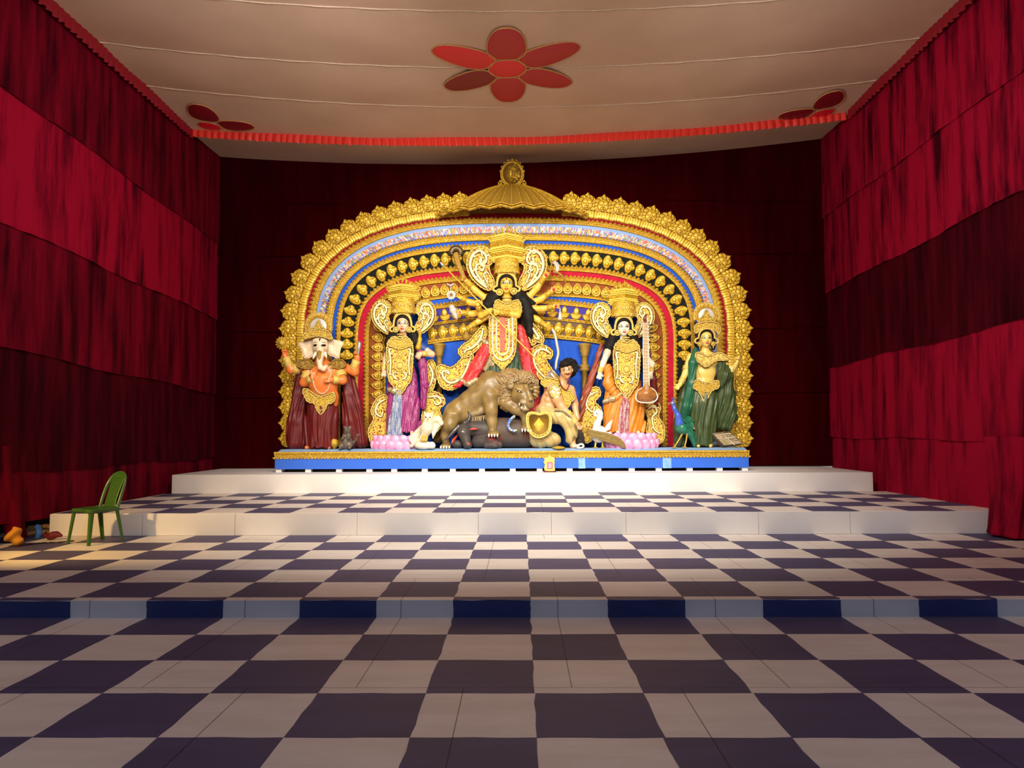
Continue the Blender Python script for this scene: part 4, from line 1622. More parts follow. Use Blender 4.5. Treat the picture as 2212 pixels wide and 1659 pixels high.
def crown(parent, cx, tiers, ydome, ybrow, wd, d, Y, crest=18):
    """square drum set corner-on above a scroll-worked dome, with a crest on top"""
    cr_ = MB()
    v_, f_ = lathe([(r, y) for y, r in tiers], 4, 0, (cx, 0, d - 6), sz=.85)
    cr_.add(v_, f_)
    o = cr_.build('crown_drum', M_GOLD, parent, False, Y)
    g = MB()
    for y, r in tiers:
        if r >= max(q for _, q in tiers) * .9 or True:
            a = np.array([(cx - r, y, d - 6), (cx, y, d - 6 + .85 * r), (cx + r, y, d - 6)])
            g.tube(a, 1.3, 5)
    g.build('drum_mouldings', M_GOLDP, o, True, Y)
    # dome over the brow
    r0 = tiers[-1][1] * .95
    b_ = Body(1.3, 2)
    b_.loft([(cx, ydome - 4, d - 4, r0 * .9, r0 * .8), (cx, (ydome + ybrow) / 2, d - 4, wd, wd * .85), (cx, ybrow - 8, d - 4, wd * 1.04, wd * .85)])
    b_.build('crown_dome', M_GOLD, parent, Y)
    g = MB()
    bv = b_.bvh()

    def S_(x, y, l=.6):
        h = bv.ray_cast(Vector((x, y, 400)), Vector((0, 0, -1)))[0]
        return (x, y, (h[2] if h else d + 4) + l)
    hh = ybrow - ydome
    for sx in (-1, 1):
        for (u, v_, r, tn) in ((.28, .30, .17, 1), (.62, .28, .16, -1), (.40, .66, .2, -1), (.75, .70, .17, 1)):
            c_ = (cx + sx * u * wd, ydome + v_ * hh)
            p_ = spiral(c_, r * wd, pi / 2, sx * tn * 1.3, 0, 16)
            g.tube([S_(a[0], a[1]) for a in p_], np.linspace(1.5, .8, 16), 6)
    for v_ in (.12, .36, .58):
        x, y, z = S_(cx, ydome + v_ * hh)
        disc(g, (x, y), 2.6 - v_, z - .6, 1.6, 10)
    g.build('crown_scrolls', M_GOLD2, parent, True, Y)
    # crest: fan of scrolls
    g = MB()
    yt, rt = tiers[0]
    for k in range(-4, 5):
        a = k / 4
        x = cx + a * rt * .88
        y0 = yt + 7 * abs(a) - 5 * (1 - abs(a))
        h_ = crest * (1 - .45 * abs(a))
        sx = 1 if k >= 0 else -1
        g.tube([(x, y0, d + 12 * (1 - abs(a))), (x + sx * 1.5, y0 - h_ * .5, d + 12 * (1 - abs(a))), (x, y0 - h_, d + 12 * (1 - abs(a)))], [2.8, 2.2, .6], 6)
        p_ = spiral((x + sx * 3.2, y0 - h_ * .45), 3.4, pi / 2, sx * 1.4, d + 12 * (1 - abs(a)) + 1, 14)
        g.tube(p_, np.linspace(1.4, .7, 14), 6)
    g.build('crown_crest', M_GOLD, parent, True, Y)


def brow_band(parent, cx, ytop, w, ybot, d, Y, r=2.6):
    """smooth gilt arch framing the forehead with curled ends"""
    t = np.linspace(0, 1, 30)
    a = pi * t
    x = cx - w * np.cos(a)
    y = ybot - (ybot - ytop) * np.sin(a) ** .75
    dd = d + 4 * np.sin(a)
    p = np.c_[x, y, dd]
    el_ = np.array([(cx - w - 5 * math.sin(b) - 3, ybot + 3 - 5 * math.cos(b) + 4, d) for b in np.linspace(3.6, .2, 8)])
    er_ = np.array([(2 * cx - q[0], q[1], q[2]) for q in el_[::-1]])
    g = MB()
    g.tube(np.r_[el_, p, er_], r, 8)
    g.tube(np.r_[p] + [0, -r * 1.7, -.5], r * .7, 6)
    for k in range(2, 29, 2):
        disc(g, (x[k], y[k] - r * 1.7), 1.2, dd[k], 1.2, 8)
    return g.build('brow_band', M_GOLD2, parent, True, Y)


def dots(name, col, dot, scale, thr=.2, rough=.5, metal=0):
    """woven cloth with a printed dot pattern"""
    m, nt, b = nodes_of(name)
    L = nt.links.new
    g = nt.nodes.new('ShaderNodeNewGeometry')
    v = nt.nodes.new('ShaderNodeTexVoronoi')
    v.inputs['Scale'].default_value = scale
    v.inputs['Randomness'].default_value = .25
    L(g.outputs['Position'], v.inputs[0])
    r = nt.nodes.new('ShaderNodeValToRGB')
    r.color_ramp.elements[0].position = thr
    r.color_ramp.elements[1].position = thr + .1
    r.color_ramp.elements[0].color = (*dot, 1)
    r.color_ramp.elements[1].color = (*col, 1)
    L(v.outputs['Distance'], r.inputs[0])
    L(r.outputs[0], b.inputs['Base Color'])
    b.inputs['Roughness'].default_value = rough
    b.inputs['Metallic'].default_value = metal
    MATS[name] = m
    return m

# ------------------------------------------------------------------ statues: shared paints
SK_Y = mat('yellow_enamel_skin', (.84, .50, .055), .35, col2=(.80, .46, .05), nscale=3, coat=.2)
SK_P = mat('peach_enamel_skin', (.80, .50, .30), .38, col2=(.76, .46, .27), nscale=3, coat=.2)
SK_W = mat('ivory_enamel_skin', (.82, .72, .52), .38, col2=(.80, .68, .47), nscale=3, coat=.2)
SK_O = mat('orange_enamel_skin', (.80, .22, .035), .4, col2=(.72, .18, .03), nscale=3, coat=.2)
SK_T = mat('tan_enamel_skin', (.70, .38, .18), .4, col2=(.62, .31, .13), nscale=4, coat=.15)
SK_YP = mat('pale_yellow_enamel_skin', (.80, .58, .14), .35, col2=(.76, .54, .12), nscale=3, coat=.2)
M_PALM = mat('alta_red_palm', (.60, .012, .02), .4)
M_HAIR = mat('black_hair', (.004, .003, .003), .6, spec=.25, col2=(.010, .008, .006), nscale=14, stretch=(3, 3, .5), bump=('noise', 60, .5, .01))
M_REDS = dots('red_sari_dotted', (.52, .008, .03), (.75, .45, .10), 46, .22)
M_GREENS = dots('green_sari_brocade', (.012, .055, .022), (.40, .38, .22), 50, .16)
M_PURPS = dots('purple_sari_dotted', (.24, .010, .12), (.72, .40, .55), 50, .2)
M_BLUES = dots('blue_silver_pleats', (.10, .15, .30), (.60, .62, .60), 60, .36)
M_ORANS = mat('orange_silk', (.72, .24, .02), .4, col2=(.60, .18, .015), nscale=7, sheen=.3)
M_MARS = dots('maroon_white_pleats', (.26, .02, .05), (.72, .62, .56), 62, .34)
M_MAROON = mat('maroon_satin', (.10, .006, .007), .5, spec=.35, col2=(.14, .010, .009), nscale=6)
M_GREEND = mat('olive_green_satin', (.035, .060, .016), .42, col2=(.055, .085, .024), nscale=7, sheen=.25)
M_GREENSH = mat('emerald_satin', (.010, .095, .045), .4, col2=(.014, .12, .06), nscale=7, sheen=.25)
M_BORDER = dots('silver_gold_border', (.34, .27, .13), (.62, .55, .36), 75, .3, .4, .3)
M_PINK = mat('pink_lotus_enamel', (.82, .22, .42), .35, col2=(.84, .40, .58), nscale=9, coat=.2)
M_PEARL = mat('pearl_beads', (.85, .80, .62), .25, coat=.3)
M_SILVER = mat('silver_tin', (.62, .60, .56), .25, metal=.7)
M_STEELW = mat('white_mirror_disc', (.78, .76, .68), .18, metal=.35)


def FY(x, Y):
    """model height of the altar top under x at depth Y"""
    a, b_ = atY(x, 960., Y)[2], atY(x, 980., Y)[2]
    return 960 + (a - top_z(Y)) / (a - b_) * 20


def base_at(x, Y):
    return (float(atY(x, 960., Y)[0]), Y, top_z(Y))


def folds(fx, amp, slope=0., y0=0., grow=None, dmin=-99):
    def f(X, Yy, D):
        a = amp if grow is None else amp * np.clip((Yy - grow[0]) / (grow[1] - grow[0]), 0, 1)
        s = X + slope * (Yy - y0)
        return a * (.55 * np.sin(s * fx + 1.6 * np.sin(s * .07 + Yy * .035)) + .45 * np.sin(s * fx * 1.9 + 2.2 * np.sin(Yy * .045 - X * .03)) * np.sin(s * .11 + 1)) * (D > dmin)
    return f


def garland(parent, pts, d, r, m, Y, name='pearl_garland', step=4.):
    q = smooth_poly(pts, 8, False)
    s = np.r_[0, np.cumsum(np.linalg.norm(np.diff(q, axis=0), axis=1))]
    u = np.arange(0, s[-1], step)
    g = MB()
    t = np.arange(8) * pi / 4
    for a in u:
        x, y = np.interp(a, s, q[:, 0]), np.interp(a, s, q[:, 1])
        dd = d(x, y) if callable(d) else d
        disc(g, (x, y), r, dd, r, 9, .6)
    return tag(g.build(name, m, parent, True, Y), kind='stuff')


def drop(bv, x, y, l=.8, df=0.):
    h = bv.ray_cast(Vector((x, y, 400)), Vector((0, 0, -1)))[0]
    return (h[2] if h else df) + l


# ------------------------------------------------------------------ central ten-armed goddess
YD = 13.91
du = thing('goddess_statue', base_at(1095, YD), 'tallest ten-armed yellow-skinned goddess statue standing on the lion, tall gold crown', 'statue', 'painted clay idols on the altar')
B = Body(1.05, 5)
qD = head(B, (1094.5, 615, 6), .96)
B.cap((1094.5, 634, 3), (1095, 652, -1), 8, 9.5)
B.ell((1096, 672, 0), (31, 22, 15), k=8)
for sx in (-1, 1):
    B.ell((1096 + sx * 13, 677, 11), (11, 10, 9), k=5)
B.ell((1096, 702, 0), (22, 22, 13), k=8)
B.ell((1096, 730, 0), (32, 20, 16), k=8)
ARMS = [
    ((1072, 662, -5), (1028, 629, 4), (1008, 609, 10), (-.7, -.45, .2), (.6, -.5, .8), .55, 1),
    ((1072, 664, -5), (1016, 654, 2), (997, 645, 8), (-1, -.35, .2), (.2, -.8, .6), .7, 1),
    ((1070, 668, -4), (1020, 679, 5), (999, 677, 10), (-1, .0, .3), (.3, -.2, .9), .5, 1),
    ((1070, 672, -3), (1036, 694, 6), (1018, 706, 10), (-.75, .6, .2), (.2, .7, .6), .6, 1),
    ((1124, 660, -5), (1160, 623, 4), (1175, 601, 10), (.62, -.75, .2), (.4, .2, .9), .25, -1),
    ((1124, 663, -5), (1168, 647, 3), (1191, 631, 9), (.75, -.6, .2), (.3, .2, .9), .25, -1),
    ((1124, 666, -4), (1172, 668, 5), (1195, 664, 10), (1, -.12, .2), (.0, .3, .9), .3, -1),
    ((1124, 672, -3), (1160, 691, 6), (1177, 704, 10), (.85, .55, .2), (-.2, .6, .7), .45, -1),
    ((1070, 666, 4), (1040, 684, 18), (1034, 664, 31), (-.2, -1, .2), (.3, .1, .9), 1.05, 1),
    ((1124, 668, 6), (1118, 684, 24), (1078, 680, 35), (-1, -.12, .1), (.0, .3, .9), 1.05, -1)]
for a, e, w, hd, hn, cu, sd in ARMS:
    B.cap(a, e, 8.2, 6.8, k=4)
    B.cap(e, w, 6.8, 4.9, k=3)
    hand(B, w, hd, hn, 17, cu, sd)
B.build('body', SK_Y, du, YD)
bvD = B.bvh()
face_paint(bvD, qD, .96, du, YD, third=True, big=1.08)
for k in (4, 5, 6):          # reddened palms
    w, hd = np.array(ARMS[k][2]), unit(ARMS[k][3])
    c = w + hd * 5.5
    decal(bvD, [(c[0] + 3.4 * math.cos(t), c[1] + 3.8 * math.sin(t)) for t in np.linspace(0, 2 * pi, 9)[:-1]], 'red_palm', M_PALM, du, YD, .4, 2, 0)
for k in (0, 2):
    w, hd = np.array(ARMS[k][2]), unit(ARMS[k][3])
    c = w + hd * 5
    decal(bvD, [(c[0] + 2.6 * math.cos(t), c[1] + 3.2 * math.sin(t)) for t in np.linspace(0, 2 * pi, 9)[:-1]], 'red_palm', M_PALM, du, YD, .4, 2, 0)
for a, e, w, hd, hn, cu, sd in ARMS:
    a, e, w = map(np.array, (a, e, w))
    g = MB()
    bangle(g, e + (w - e) * .42, e + (w - e) * .98, 5.9)
    g.build('forearm_cuff', M_GOLD, du, True, YD)
for k in (0, 1, 2, 3, 4, 5, 6, 7):
    a, e = np.array(ARMS[k][0]), np.array(ARMS[k][1])
    g = MB()
    bangle(g, a + (e - a) * .38, a + (e - a) * .62, 8.2)
    g.build('armlet', M_GOLD2, du, True, YD)
# hair
H = Body(1.2, 5)
H.ell((1094.5, 606, -6), (19, 19, 15))
H.ell((1064, 648, 0), (22, 15, 8), rot=-.45)
H.ell((1128, 652, 2), (20, 20, 9), rot=.6)
H.ell((1138, 690, 6), (13, 30, 8), rot=.1)
for sx, pts, rr in ((-1, [(1072, 640, 6), (1052, 660, 8), (1040, 668, 6)], [10, 8, 2.5]), (-1, [(1068, 650, 8), (1054, 672, 8), (1048, 688, 4)], [8, 6, 2]), (-1, [(1078, 612, 2), (1072, 632, 2), (1060, 645, 4), (1046, 652, 2)], [6, 9, 10, 5]), (-1, [(1074, 632, 2), (1066, 655, 8), (1060, 672, 6), (1061, 690, 2)], [8, 9, 6, 3]),
                    (1, [(1111, 612, 2), (1119, 632, 4), (1131, 650, 8), (1145, 675, 10)], [6, 9, 11, 9]), (1, [(1131, 650, 8), (1142, 690, 12), (1145, 720, 12), (1148, 748, 8)], [10, 10, 8, 3]),
                    (1, [(1128, 645, 4), (1150, 655, 4), (1168, 652, 2)], [8, 5, 1.5]), (1, [(1130, 660, 4), (1152, 674, 4), (1162, 679, 2)], [8, 5, 1.5]), (1, [(1115, 640, 10), (1118, 660, 16), (1112, 672, 16)], [5, 5, 2]),
                    (-1, [(1076, 645, 0), (1056, 662, 0), (1040, 666, -2)], [7, 5, 1.5])):
    H.chain(pts, rr)
H.ell((1094.5, 632, 9), (13.5, 29, 22), k=2, sub=True)
H.build('hair', M_HAIR, du, YD, lambda X, Yy, D: .45 * np.sin(X * 1.9 + 1.1 * Yy * np.sign(X - 1095) + 2 * np.sin(Yy * .10)))
t_ = np.linspace(0, pi, 16)
obj('hair_fringe', PX(tube(np.c_[1094.5 - 15.2 * np.cos(t_), 617 - 16.5 * np.sin(t_) ** .7, 8 + 11 * np.sin(t_)], 3.2, 7)[0], YD), tube(np.zeros((16, 3)), 1, 7)[1], M_HAIR, du)
crown(du, 1095, [(512, 37), (515, 41), (519, 40), (522, 37), (537, 35), (540, 38.5), (544, 38), (547, 34), (557, 31), (560, 34.5), (564, 34), (567, 30)], 566, 602, 27, 8, YD, 20)
brow_band(du, 1094.5, 594, 20.5, 620, 15, YD)
wing(du, 1064, 1008, 626, 531, -6, YD, 3)
wing(du, 1125, 1181, 626, 531, -6, YD, 4)
earring(du, (1079.5, 634, 16), 7.5, YD)
earring(du, (1110, 632, 16), 7.5, YD)
# clothes
sk = Body(1.4, 6)
sk.chain([(1068, 728, 4), (1050, 760, 10), (1030, 796, 14), (1014, 824, 16)], [15, 15, 15, 14])
sk.build('red_sari_drape', M_REDS, du, YD, folds(.33, 1.3, .45, 760))
sk = Body(1.4, 6)
sk.chain([(1124, 712, 4), (1134, 760, 8), (1146, 820, 8), (1154, 900, 6), (1156, FY(1156, YD) - 12, 6)], [11, 15, 17, 17, 16])
sk.build('red_sari_drape', M_REDS, du, YD, folds(.35, 1.3, -.2, 760))
sk = Body(1.4, 6)
sk.loft([(1094, 722, 0, 30, 16), (1088, 770, 2, 42, 18), (1082, 812, 2, 54, 20), (1080, 850, 0, 60, 20)])
sk.build('green_sari_pleats', M_GREENS, du, YD, folds(.5, 1.6, .0, 760, (725, 800)))
sk = Body(1.3, 3)
sk.chain([(998, 824, 20), (1014, 831, 24), (1030, 822, 24)], [6, 7, 6])
sk.build('sari_hem_border', M_BORDER, du, YD, folds(.8, .8))
sk = Body(1.2, 3)
sk.chain([(1040, 735, 14), (1054, 744, 16), (1062, 775, 18), (1050, 800, 18)], [4, 7, 6, 5])
sk.chain([(1060, 742, 16), (1066, 790, 18)], [6, 5])
sk.build('silver_sash', M_BORDER, du, YD, folds(.9, .9, .3))
sk = Body(1.2, 3)
sk.chain([(1000, 826, 22), (994, 834, 26), (984, 836, 28)], [5, 4.5, 3])
sk.build('foot', [M_PALM], du, YD)
# jewellery on the chest
ornament('necklace_collar', [(1074, 652), (1095, 660), (1118, 652), (1126, 668), (1120, 688), (1096, 696), (1076, 690), (1068, 672)], du, YD, 23, 11, tries=350, rmax=5, back=M_GOLD)
o = ornament('garland_panel', [(1060, 690), (1078, 696), (1095, 697), (1114, 690), (1115, 740), (1112, 766), (1104, 782), (1094, 792), (1086, 800), (1078, 792), (1068, 782), (1060, 766), (1058, 740)], du, YD, 25, 12, tries=200, rmax=4, avoid=[(1086, y, 13) for y in range(695, 770, 6)])
garland(o, [(1074, 694), (1073, 740), (1076, 762), (1086, 770), (1097, 762), (1100, 740), (1099, 694)], 26, 2.3, M_PEARL, YD)
garland(o, [(1066, 690), (1065, 745), (1069, 770), (1086, 781), (1104, 770), (1108, 745), (1107, 690)], 26, 2.3, M_PEARL, YD)
b_, f_ = slab(smooth_poly([(1081, 690), (1091, 690), (1091, 755), (1086, 762), (1081, 755)], 4), 24, 27)
obj('red_centre_strip', PX(b_, YD), f_, M_REDS, o, False)
g = MB()
for y in (650, 642):
    t = np.linspace(0, 2 * pi, 25)[:-1]
    g.tube(np.c_[1095 + 10 * np.cos(t), y + 2.5 * np.sin(t), 1 + 10.5 * np.sin(t)], 2.0, 6, closed=True)
g.build('choker', M_GOLD2, du, True, YD)
# scrollwork leaves flanking the figure
for sd, out, cu in ((21, [(944, 797), (955, 789), (972, 795), (985, 790), (1000, 775), (1020, 765), (1023, 780), (1016, 800), (1006, 818), (996, 834), (975, 843), (955, 836), (946, 815)], [(1018, 772), (1008, 800), (995, 820), (975, 828), (960, 818), (958, 804), (968, 802), (972, 810)]),
                    (22, [(1045, 706), (1053, 722), (1042, 742), (1030, 758), (1014, 771), (1000, 773), (991, 760), (1003, 745), (1015, 738), (1028, 722)], [(1044, 714), (1038, 735), (1022, 752), (1008, 758), (1004, 764)]),
                    (23, [(1146, 700), (1160, 710), (1173, 728), (1172, 744), (1160, 740), (1150, 748), (1142, 726)], [(1148, 708), (1158, 722), (1164, 734), (1156, 732)]),
                    (24, [(1143, 768), (1153, 752), (1172, 747), (1192, 760), (1189, 776), (1178, 776), (1192, 800), (1208, 820), (1202, 838), (1180, 834), (1163, 815), (1150, 795)], [(1190, 766), (1172, 756), (1156, 764), (1154, 786), (1166, 806), (1184, 822), (1194, 826)])):
    ornament('gilt_scroll_leaf', out, du, YD, 14, sd, rim=1.8, rmax=6, tries=420, curl=((cu, 3.2),))

# what the ten hands hold -------------------------------------------------
def held(name, label, cat, build, Y=YD):
    """build() returns [(part name, material, MB)]; a thing of its own"""
    parts = build()
    allv = np.concatenate([PX(g.V(), Y) for _, _, g in parts])
    t = thing(name, (allv[:, 0].mean(), allv[:, 1].mean(), allv[:, 2].min()), label, cat, 'weapons and emblems in the hands of the goddess')
    for n_, m_, g in parts:
        g.build(n_, m_, t, True, Y)
    return t


def b_spear():
    a, b_ = np.array([962, 582, 34.]), np.array([1186, 809, 46.])
    g = MB().tube([a, b_], 1.5, 8)
    h = MB()
    u = unit(b_ - a)
    n_ = np.array([-u[1], u[0], 0])
    h.tube([b_ - u * 6, b_ + u * 4, b_ + u * 22], [2.5, 3.5, .3], 8, flat=.4)
    for s_ in (-1, 1):
        h.tube([b_ - u * 2, b_ + n_ * 8 * s_ + u * 3, b_ + n_ * 7 * s_ + u * 16], [2, 2.2, .3], 6)
    t = MB().tube([a + u * 2, a - u * 4, a - u * 14], [2.4, 3.2, .3], 8, flat=.5)
    return [('shaft', M_GOLDP, g), ('trident_head', M_SILVER, h), ('butt_blade', M_SILVER, t)]


held('trident_spear', 'long thin gold trident held diagonally across the goddess into the kneeling man', 'spear', b_spear)


def b_sword():
    p = smooth_poly([(1004, 606, 14), (998, 590, 14), (990, 570, 13), (986, 552, 12)], 6, False)
    g = MB().tube(p, np.linspace(4.5, 6.5, len(p)), 10, flat=.45)
    h = MB()
    a = np.linspace(-.15, 1.15, 14) * pi
    h.tube(np.c_[986 - 10 * np.cos(a), 548 - 10 * np.sin(a), np.full(14, 12)], np.r_[1.5, np.full(12, 6), 2], 8, flat=.6)
    return [('blade', M_ANTIQ, g), ('hooked_tip', mat('dark_bronze', (.07, .045, .015), .4, metal=.4, col2=(.12, .075, .02), nscale=30), h)]


held('hooked_bronze_blade', 'dark hooked bronze blade raised above the topmost hand beside the crown', 'weapon', b_sword)


def b_disc():
    g, h = MB(), MB()
    for k in range(12):
        a = k * pi / 6
        g.tube([(976 + 3 * math.cos(a), 640 + 3 * math.sin(a), 16), (976 + 10 * math.cos(a), 640 + 10 * math.sin(a), 15)], [1.8, 1.2], 5)
    t = np.linspace(0, 2 * pi, 21)[:-1]
    g.tube(np.c_[976 + 8 * np.cos(t), 640 + 8 * np.sin(t), np.full(20, 16)], 1.2, 5, closed=True)
    a = np.linspace(.1, .9, 12) * pi
    h.tube(np.c_[974 + 8 * np.cos(a), 612 + 7 * np.sin(a), np.full(12, 15)], np.r_[.4, np.full(10, 2), .4], 6)
    h.tube([(974, 619, 15), (976, 632, 15)], 1.6, 6)
    return [('spiked_wheel', M_STEELW, g), ('crescent', M_SILVER, h)]


held('crescent_mace', 'silver spiked wheel with a crescent tip held beside the trident', 'weapon', b_disc)


def b_conch():
    g = MB()
    p = smooth_poly([(975, 662, 16), (979, 670, 18), (984, 682, 18), (989, 692, 16)], 6, False)
    n_ = len(p)
    r = np.interp(np.linspace(0, 1, n_), [0, .15, .45, .8, 1], [2, 6, 7.5, 4, 1]) * (1 + .1 * np.sin(np.linspace(0, 18, n_)))
    g.tube(p, r, 12)
    return [('conch_shell', M_STEELW, g)]


held('conch', 'silvery conch shell in the outstretched hand over the purple lintel', 'shell', b_conch)


def b_pot():
    g = MB()
    g.add(*lathe([(4, -9), (5.5, -8), (4, -5), (8, -2), (9.5, 3), (7, 9), (3, 11)], 18, 0, (1008, 727, 14)))
    return [('water_pot', M_ANTIQ, g)]


held('water_pot', 'small round bronze water pot under the lowest hand facing the purple-sari statue', 'pot', b_pot)


def b_axe():
    g, h = MB(), MB()
    g.tube([(1192, 566, 14), (1190, 580, 15), (1186, 600, 15)], 1.6, 6)
    o = smooth_poly([(1193, 570), (1200, 568), (1207, 575), (1206, 588), (1199, 592), (1200, 580)], 4)
    h.add(*slab(o, 13, 16))
    k = MB()
    k.tube(smooth_poly([(1194, 590, 14), (1204, 592, 14), (1214, 600, 14), (1222, 612, 12)], 5, False), [3] * 4 + [2.8] * 6 + [2] * 5 + [.8], 7)
    return [('handle', M_ANTIQ, g), ('axe_blade', M_STEELW, h), ('bronze_hook', M_ANTIQ, k)]


held('battle_axe', 'silver battle axe with bronze hook in the highest hand on the umbrella side', 'weapon', b_axe)


def b_bell():
    g = MB()
    g.add(*lathe([(1.2, -16), (1.2, -8), (2.5, -7), (3.5, 0), (5.2, 8), (6.0, 9), (1, 9)], 16, 0, (1209, 684, 15)))
    return [('hand_bell', M_STEELW, g)]


held('hand_bell', 'small silver hand bell hanging from the level hand', 'bell', b_bell)
M_SNAKE = dots('blue_yellow_snake_enamel', (.06, .16, .55), (.75, .62, .14), 24, .36, .3)
M_SNK2 = dots('pale_blue_snake_enamel', (.45, .55, .70), (.70, .52, .10), 26, .3, .3)
p = smooth_poly([(1192, 713, 18), (1198, 725, 18), (1202, 745, 18), (1205, 765, 18), (1201, 784, 18), (1200, 800, 16)], 6, False)
v_, f_ = tube(p, np.r_[1.5, np.full(len(p) - 3, 2.8), 2, .8], 9)
tag(obj('toy_snake', PX(v_, YD), f_, M_SNK2), 'thin blue and yellow painted snake dangling from the lowest hand toward the kneeling man', 'snake')

# ------------------------------------------------------------------ two standing goddesses
def chest_plate(parent, cx, y0, tip, w, d, Y, seed):
    """long gilt breast ornament with two jewelled medallions and a pointed end"""
    h = tip - y0
    out = [(cx - .35 * w, y0), (cx, y0 + .035 * h), (cx + .35 * w, y0), (cx + .98 * w, y0 + .13 * h), (cx + w, y0 + .45 * h), (cx + .86 * w, y0 + .74 * h), (cx + .55 * w, y0 + .84 * h), (cx + .35 * w, y0 + .92 * h), (cx, y0 + h), (cx - .35 * w, y0 + .92 * h), (cx - .55 * w, y0 + .84 * h), (cx - .86 * w, y0 + .74 * h), (cx - w, y0 + .45 * h), (cx - .98 * w, y0 + .13 * h)]
    cur = []
    for s in (-1, 1):
        cur.append(([(cx + s * .62 * w, y0 + .20 * h), (cx + s * .84 * w, y0 + .22 * h), (cx + s * .74 * w, y0 + .36 * h), (cx + s * .72 * w, y0 + .52 * h), (cx + s * .80 * w, y0 + .66 * h)], 2.6))
        cur.append(([(cx + s * .14 * w, y0 + .74 * h), (cx + s * .45 * w, y0 + .70 * h), (cx + s * .50 * w, y0 + .62 * h), (cx + s * .24 * w, y0 + .62 * h)], 2.2))
    av = [(cx, y0 + .30 * h, 7), (cx, y0 + .50 * h, 12), (cx, y0 + .86 * h, 9)]
    o = ornament('breast_ornament', out, parent, Y, d, seed, rim=1.8, rmin=1.5, rmax=5, tries=600, curl=cur, avoid=av)
    for (x, y, r) in av:
        g = MB()
        disc(g, (x, y), r * .55, d + 1.5, 3, 20)
        t = np.arange(24) * 2 * pi / 24
        g.tube(np.c_[x + r * .8 * np.cos(t), y + r * .8 * np.sin(t), np.full(24, d + 1.5)], r * .13 + .4, 6, closed=True)
        for a in t[::2]:
            disc(g, (x + r * .98 * math.cos(a), y + r * .98 * math.sin(a)), r * .11 + .3, d + .8, 1.3, 7)
        disc(g, (x, y), r * .95, d - .6, 1.2, 20)
        g.build('jewelled_medallion', M_GOLD2, o, True, Y)
    g = MB()
    for y in (y0 - 10, y0 - 5):
        t = np.linspace(0, 2 * pi, 25)[:-1]
        g.tube(np.c_[cx + 8.5 * np.cos(t), y + 2 * np.sin(t), d - 16 + 9.5 * np.sin(t)], 1.7, 6, closed=True)
    g.build('choker', M_GOLD2, parent, True, Y)
    ornament('shoulder_collar', [(cx - .5 * w, y0 - 2), (cx, y0 + 4), (cx + .5 * w, y0 - 2), (cx + 1.0 * w, y0 + .11 * h), (cx + .6 * w, y0 + .16 * h), (cx, y0 + .2 * h), (cx - .6 * w, y0 + .16 * h), (cx - 1.0 * w, y0 + .11 * h)], parent, Y, d + 1.5, seed + 1, tries=260, rmax=4, back=M_GOLD)
    return o


def lotus_seat(x0, x1, yt, Y, d, label):
    """two rings of fat pink petals"""
    cx, w = (x0 + x1) / 2, (x1 - x0) / 2
    yb = FY(cx, Y)
    t = thing('lotus_pedestal', base_at(cx, Y), label, 'pedestal', 'pink lotus pedestals')
    B_ = Body(1.5, 2)
    B_.loft([(cx, yt, d, w * .78, w * .40), (cx, (yt + yb) / 2, d, w * .82, w * .44), (cx, yb, d, w * .92, w * .5)])
    B_.build('seat', M_PINK, t, Y)
    h = yb - yt
    for ring_, (yy, rx, rz, ph, hh, n_) in enumerate(((yt + .34 * h, w * .84, w * .46, 0, .40 * h, 17), (yt + .74 * h, w * .94, w * .54, .5, .36 * h, 19))):
        for k in range(n_):
            a = (k + ph) * 2 * pi / n_
            if math.cos(a) < -.35:
                continue
            P_ = Body(1.3, 1.5)
            c = (cx + rx * math.sin(a), yy, d + rz * math.cos(a))
            pw = rx * 2 * pi / n_ * .5 * (abs(math.cos(a)) * .8 + .25)
            P_.ell(c, (max(pw * 1.28, 2.6), hh * 1.12, 4.6), rot=.25 * math.sin(a))
            P_.build('petal', M_PINK, t, Y)
    return t


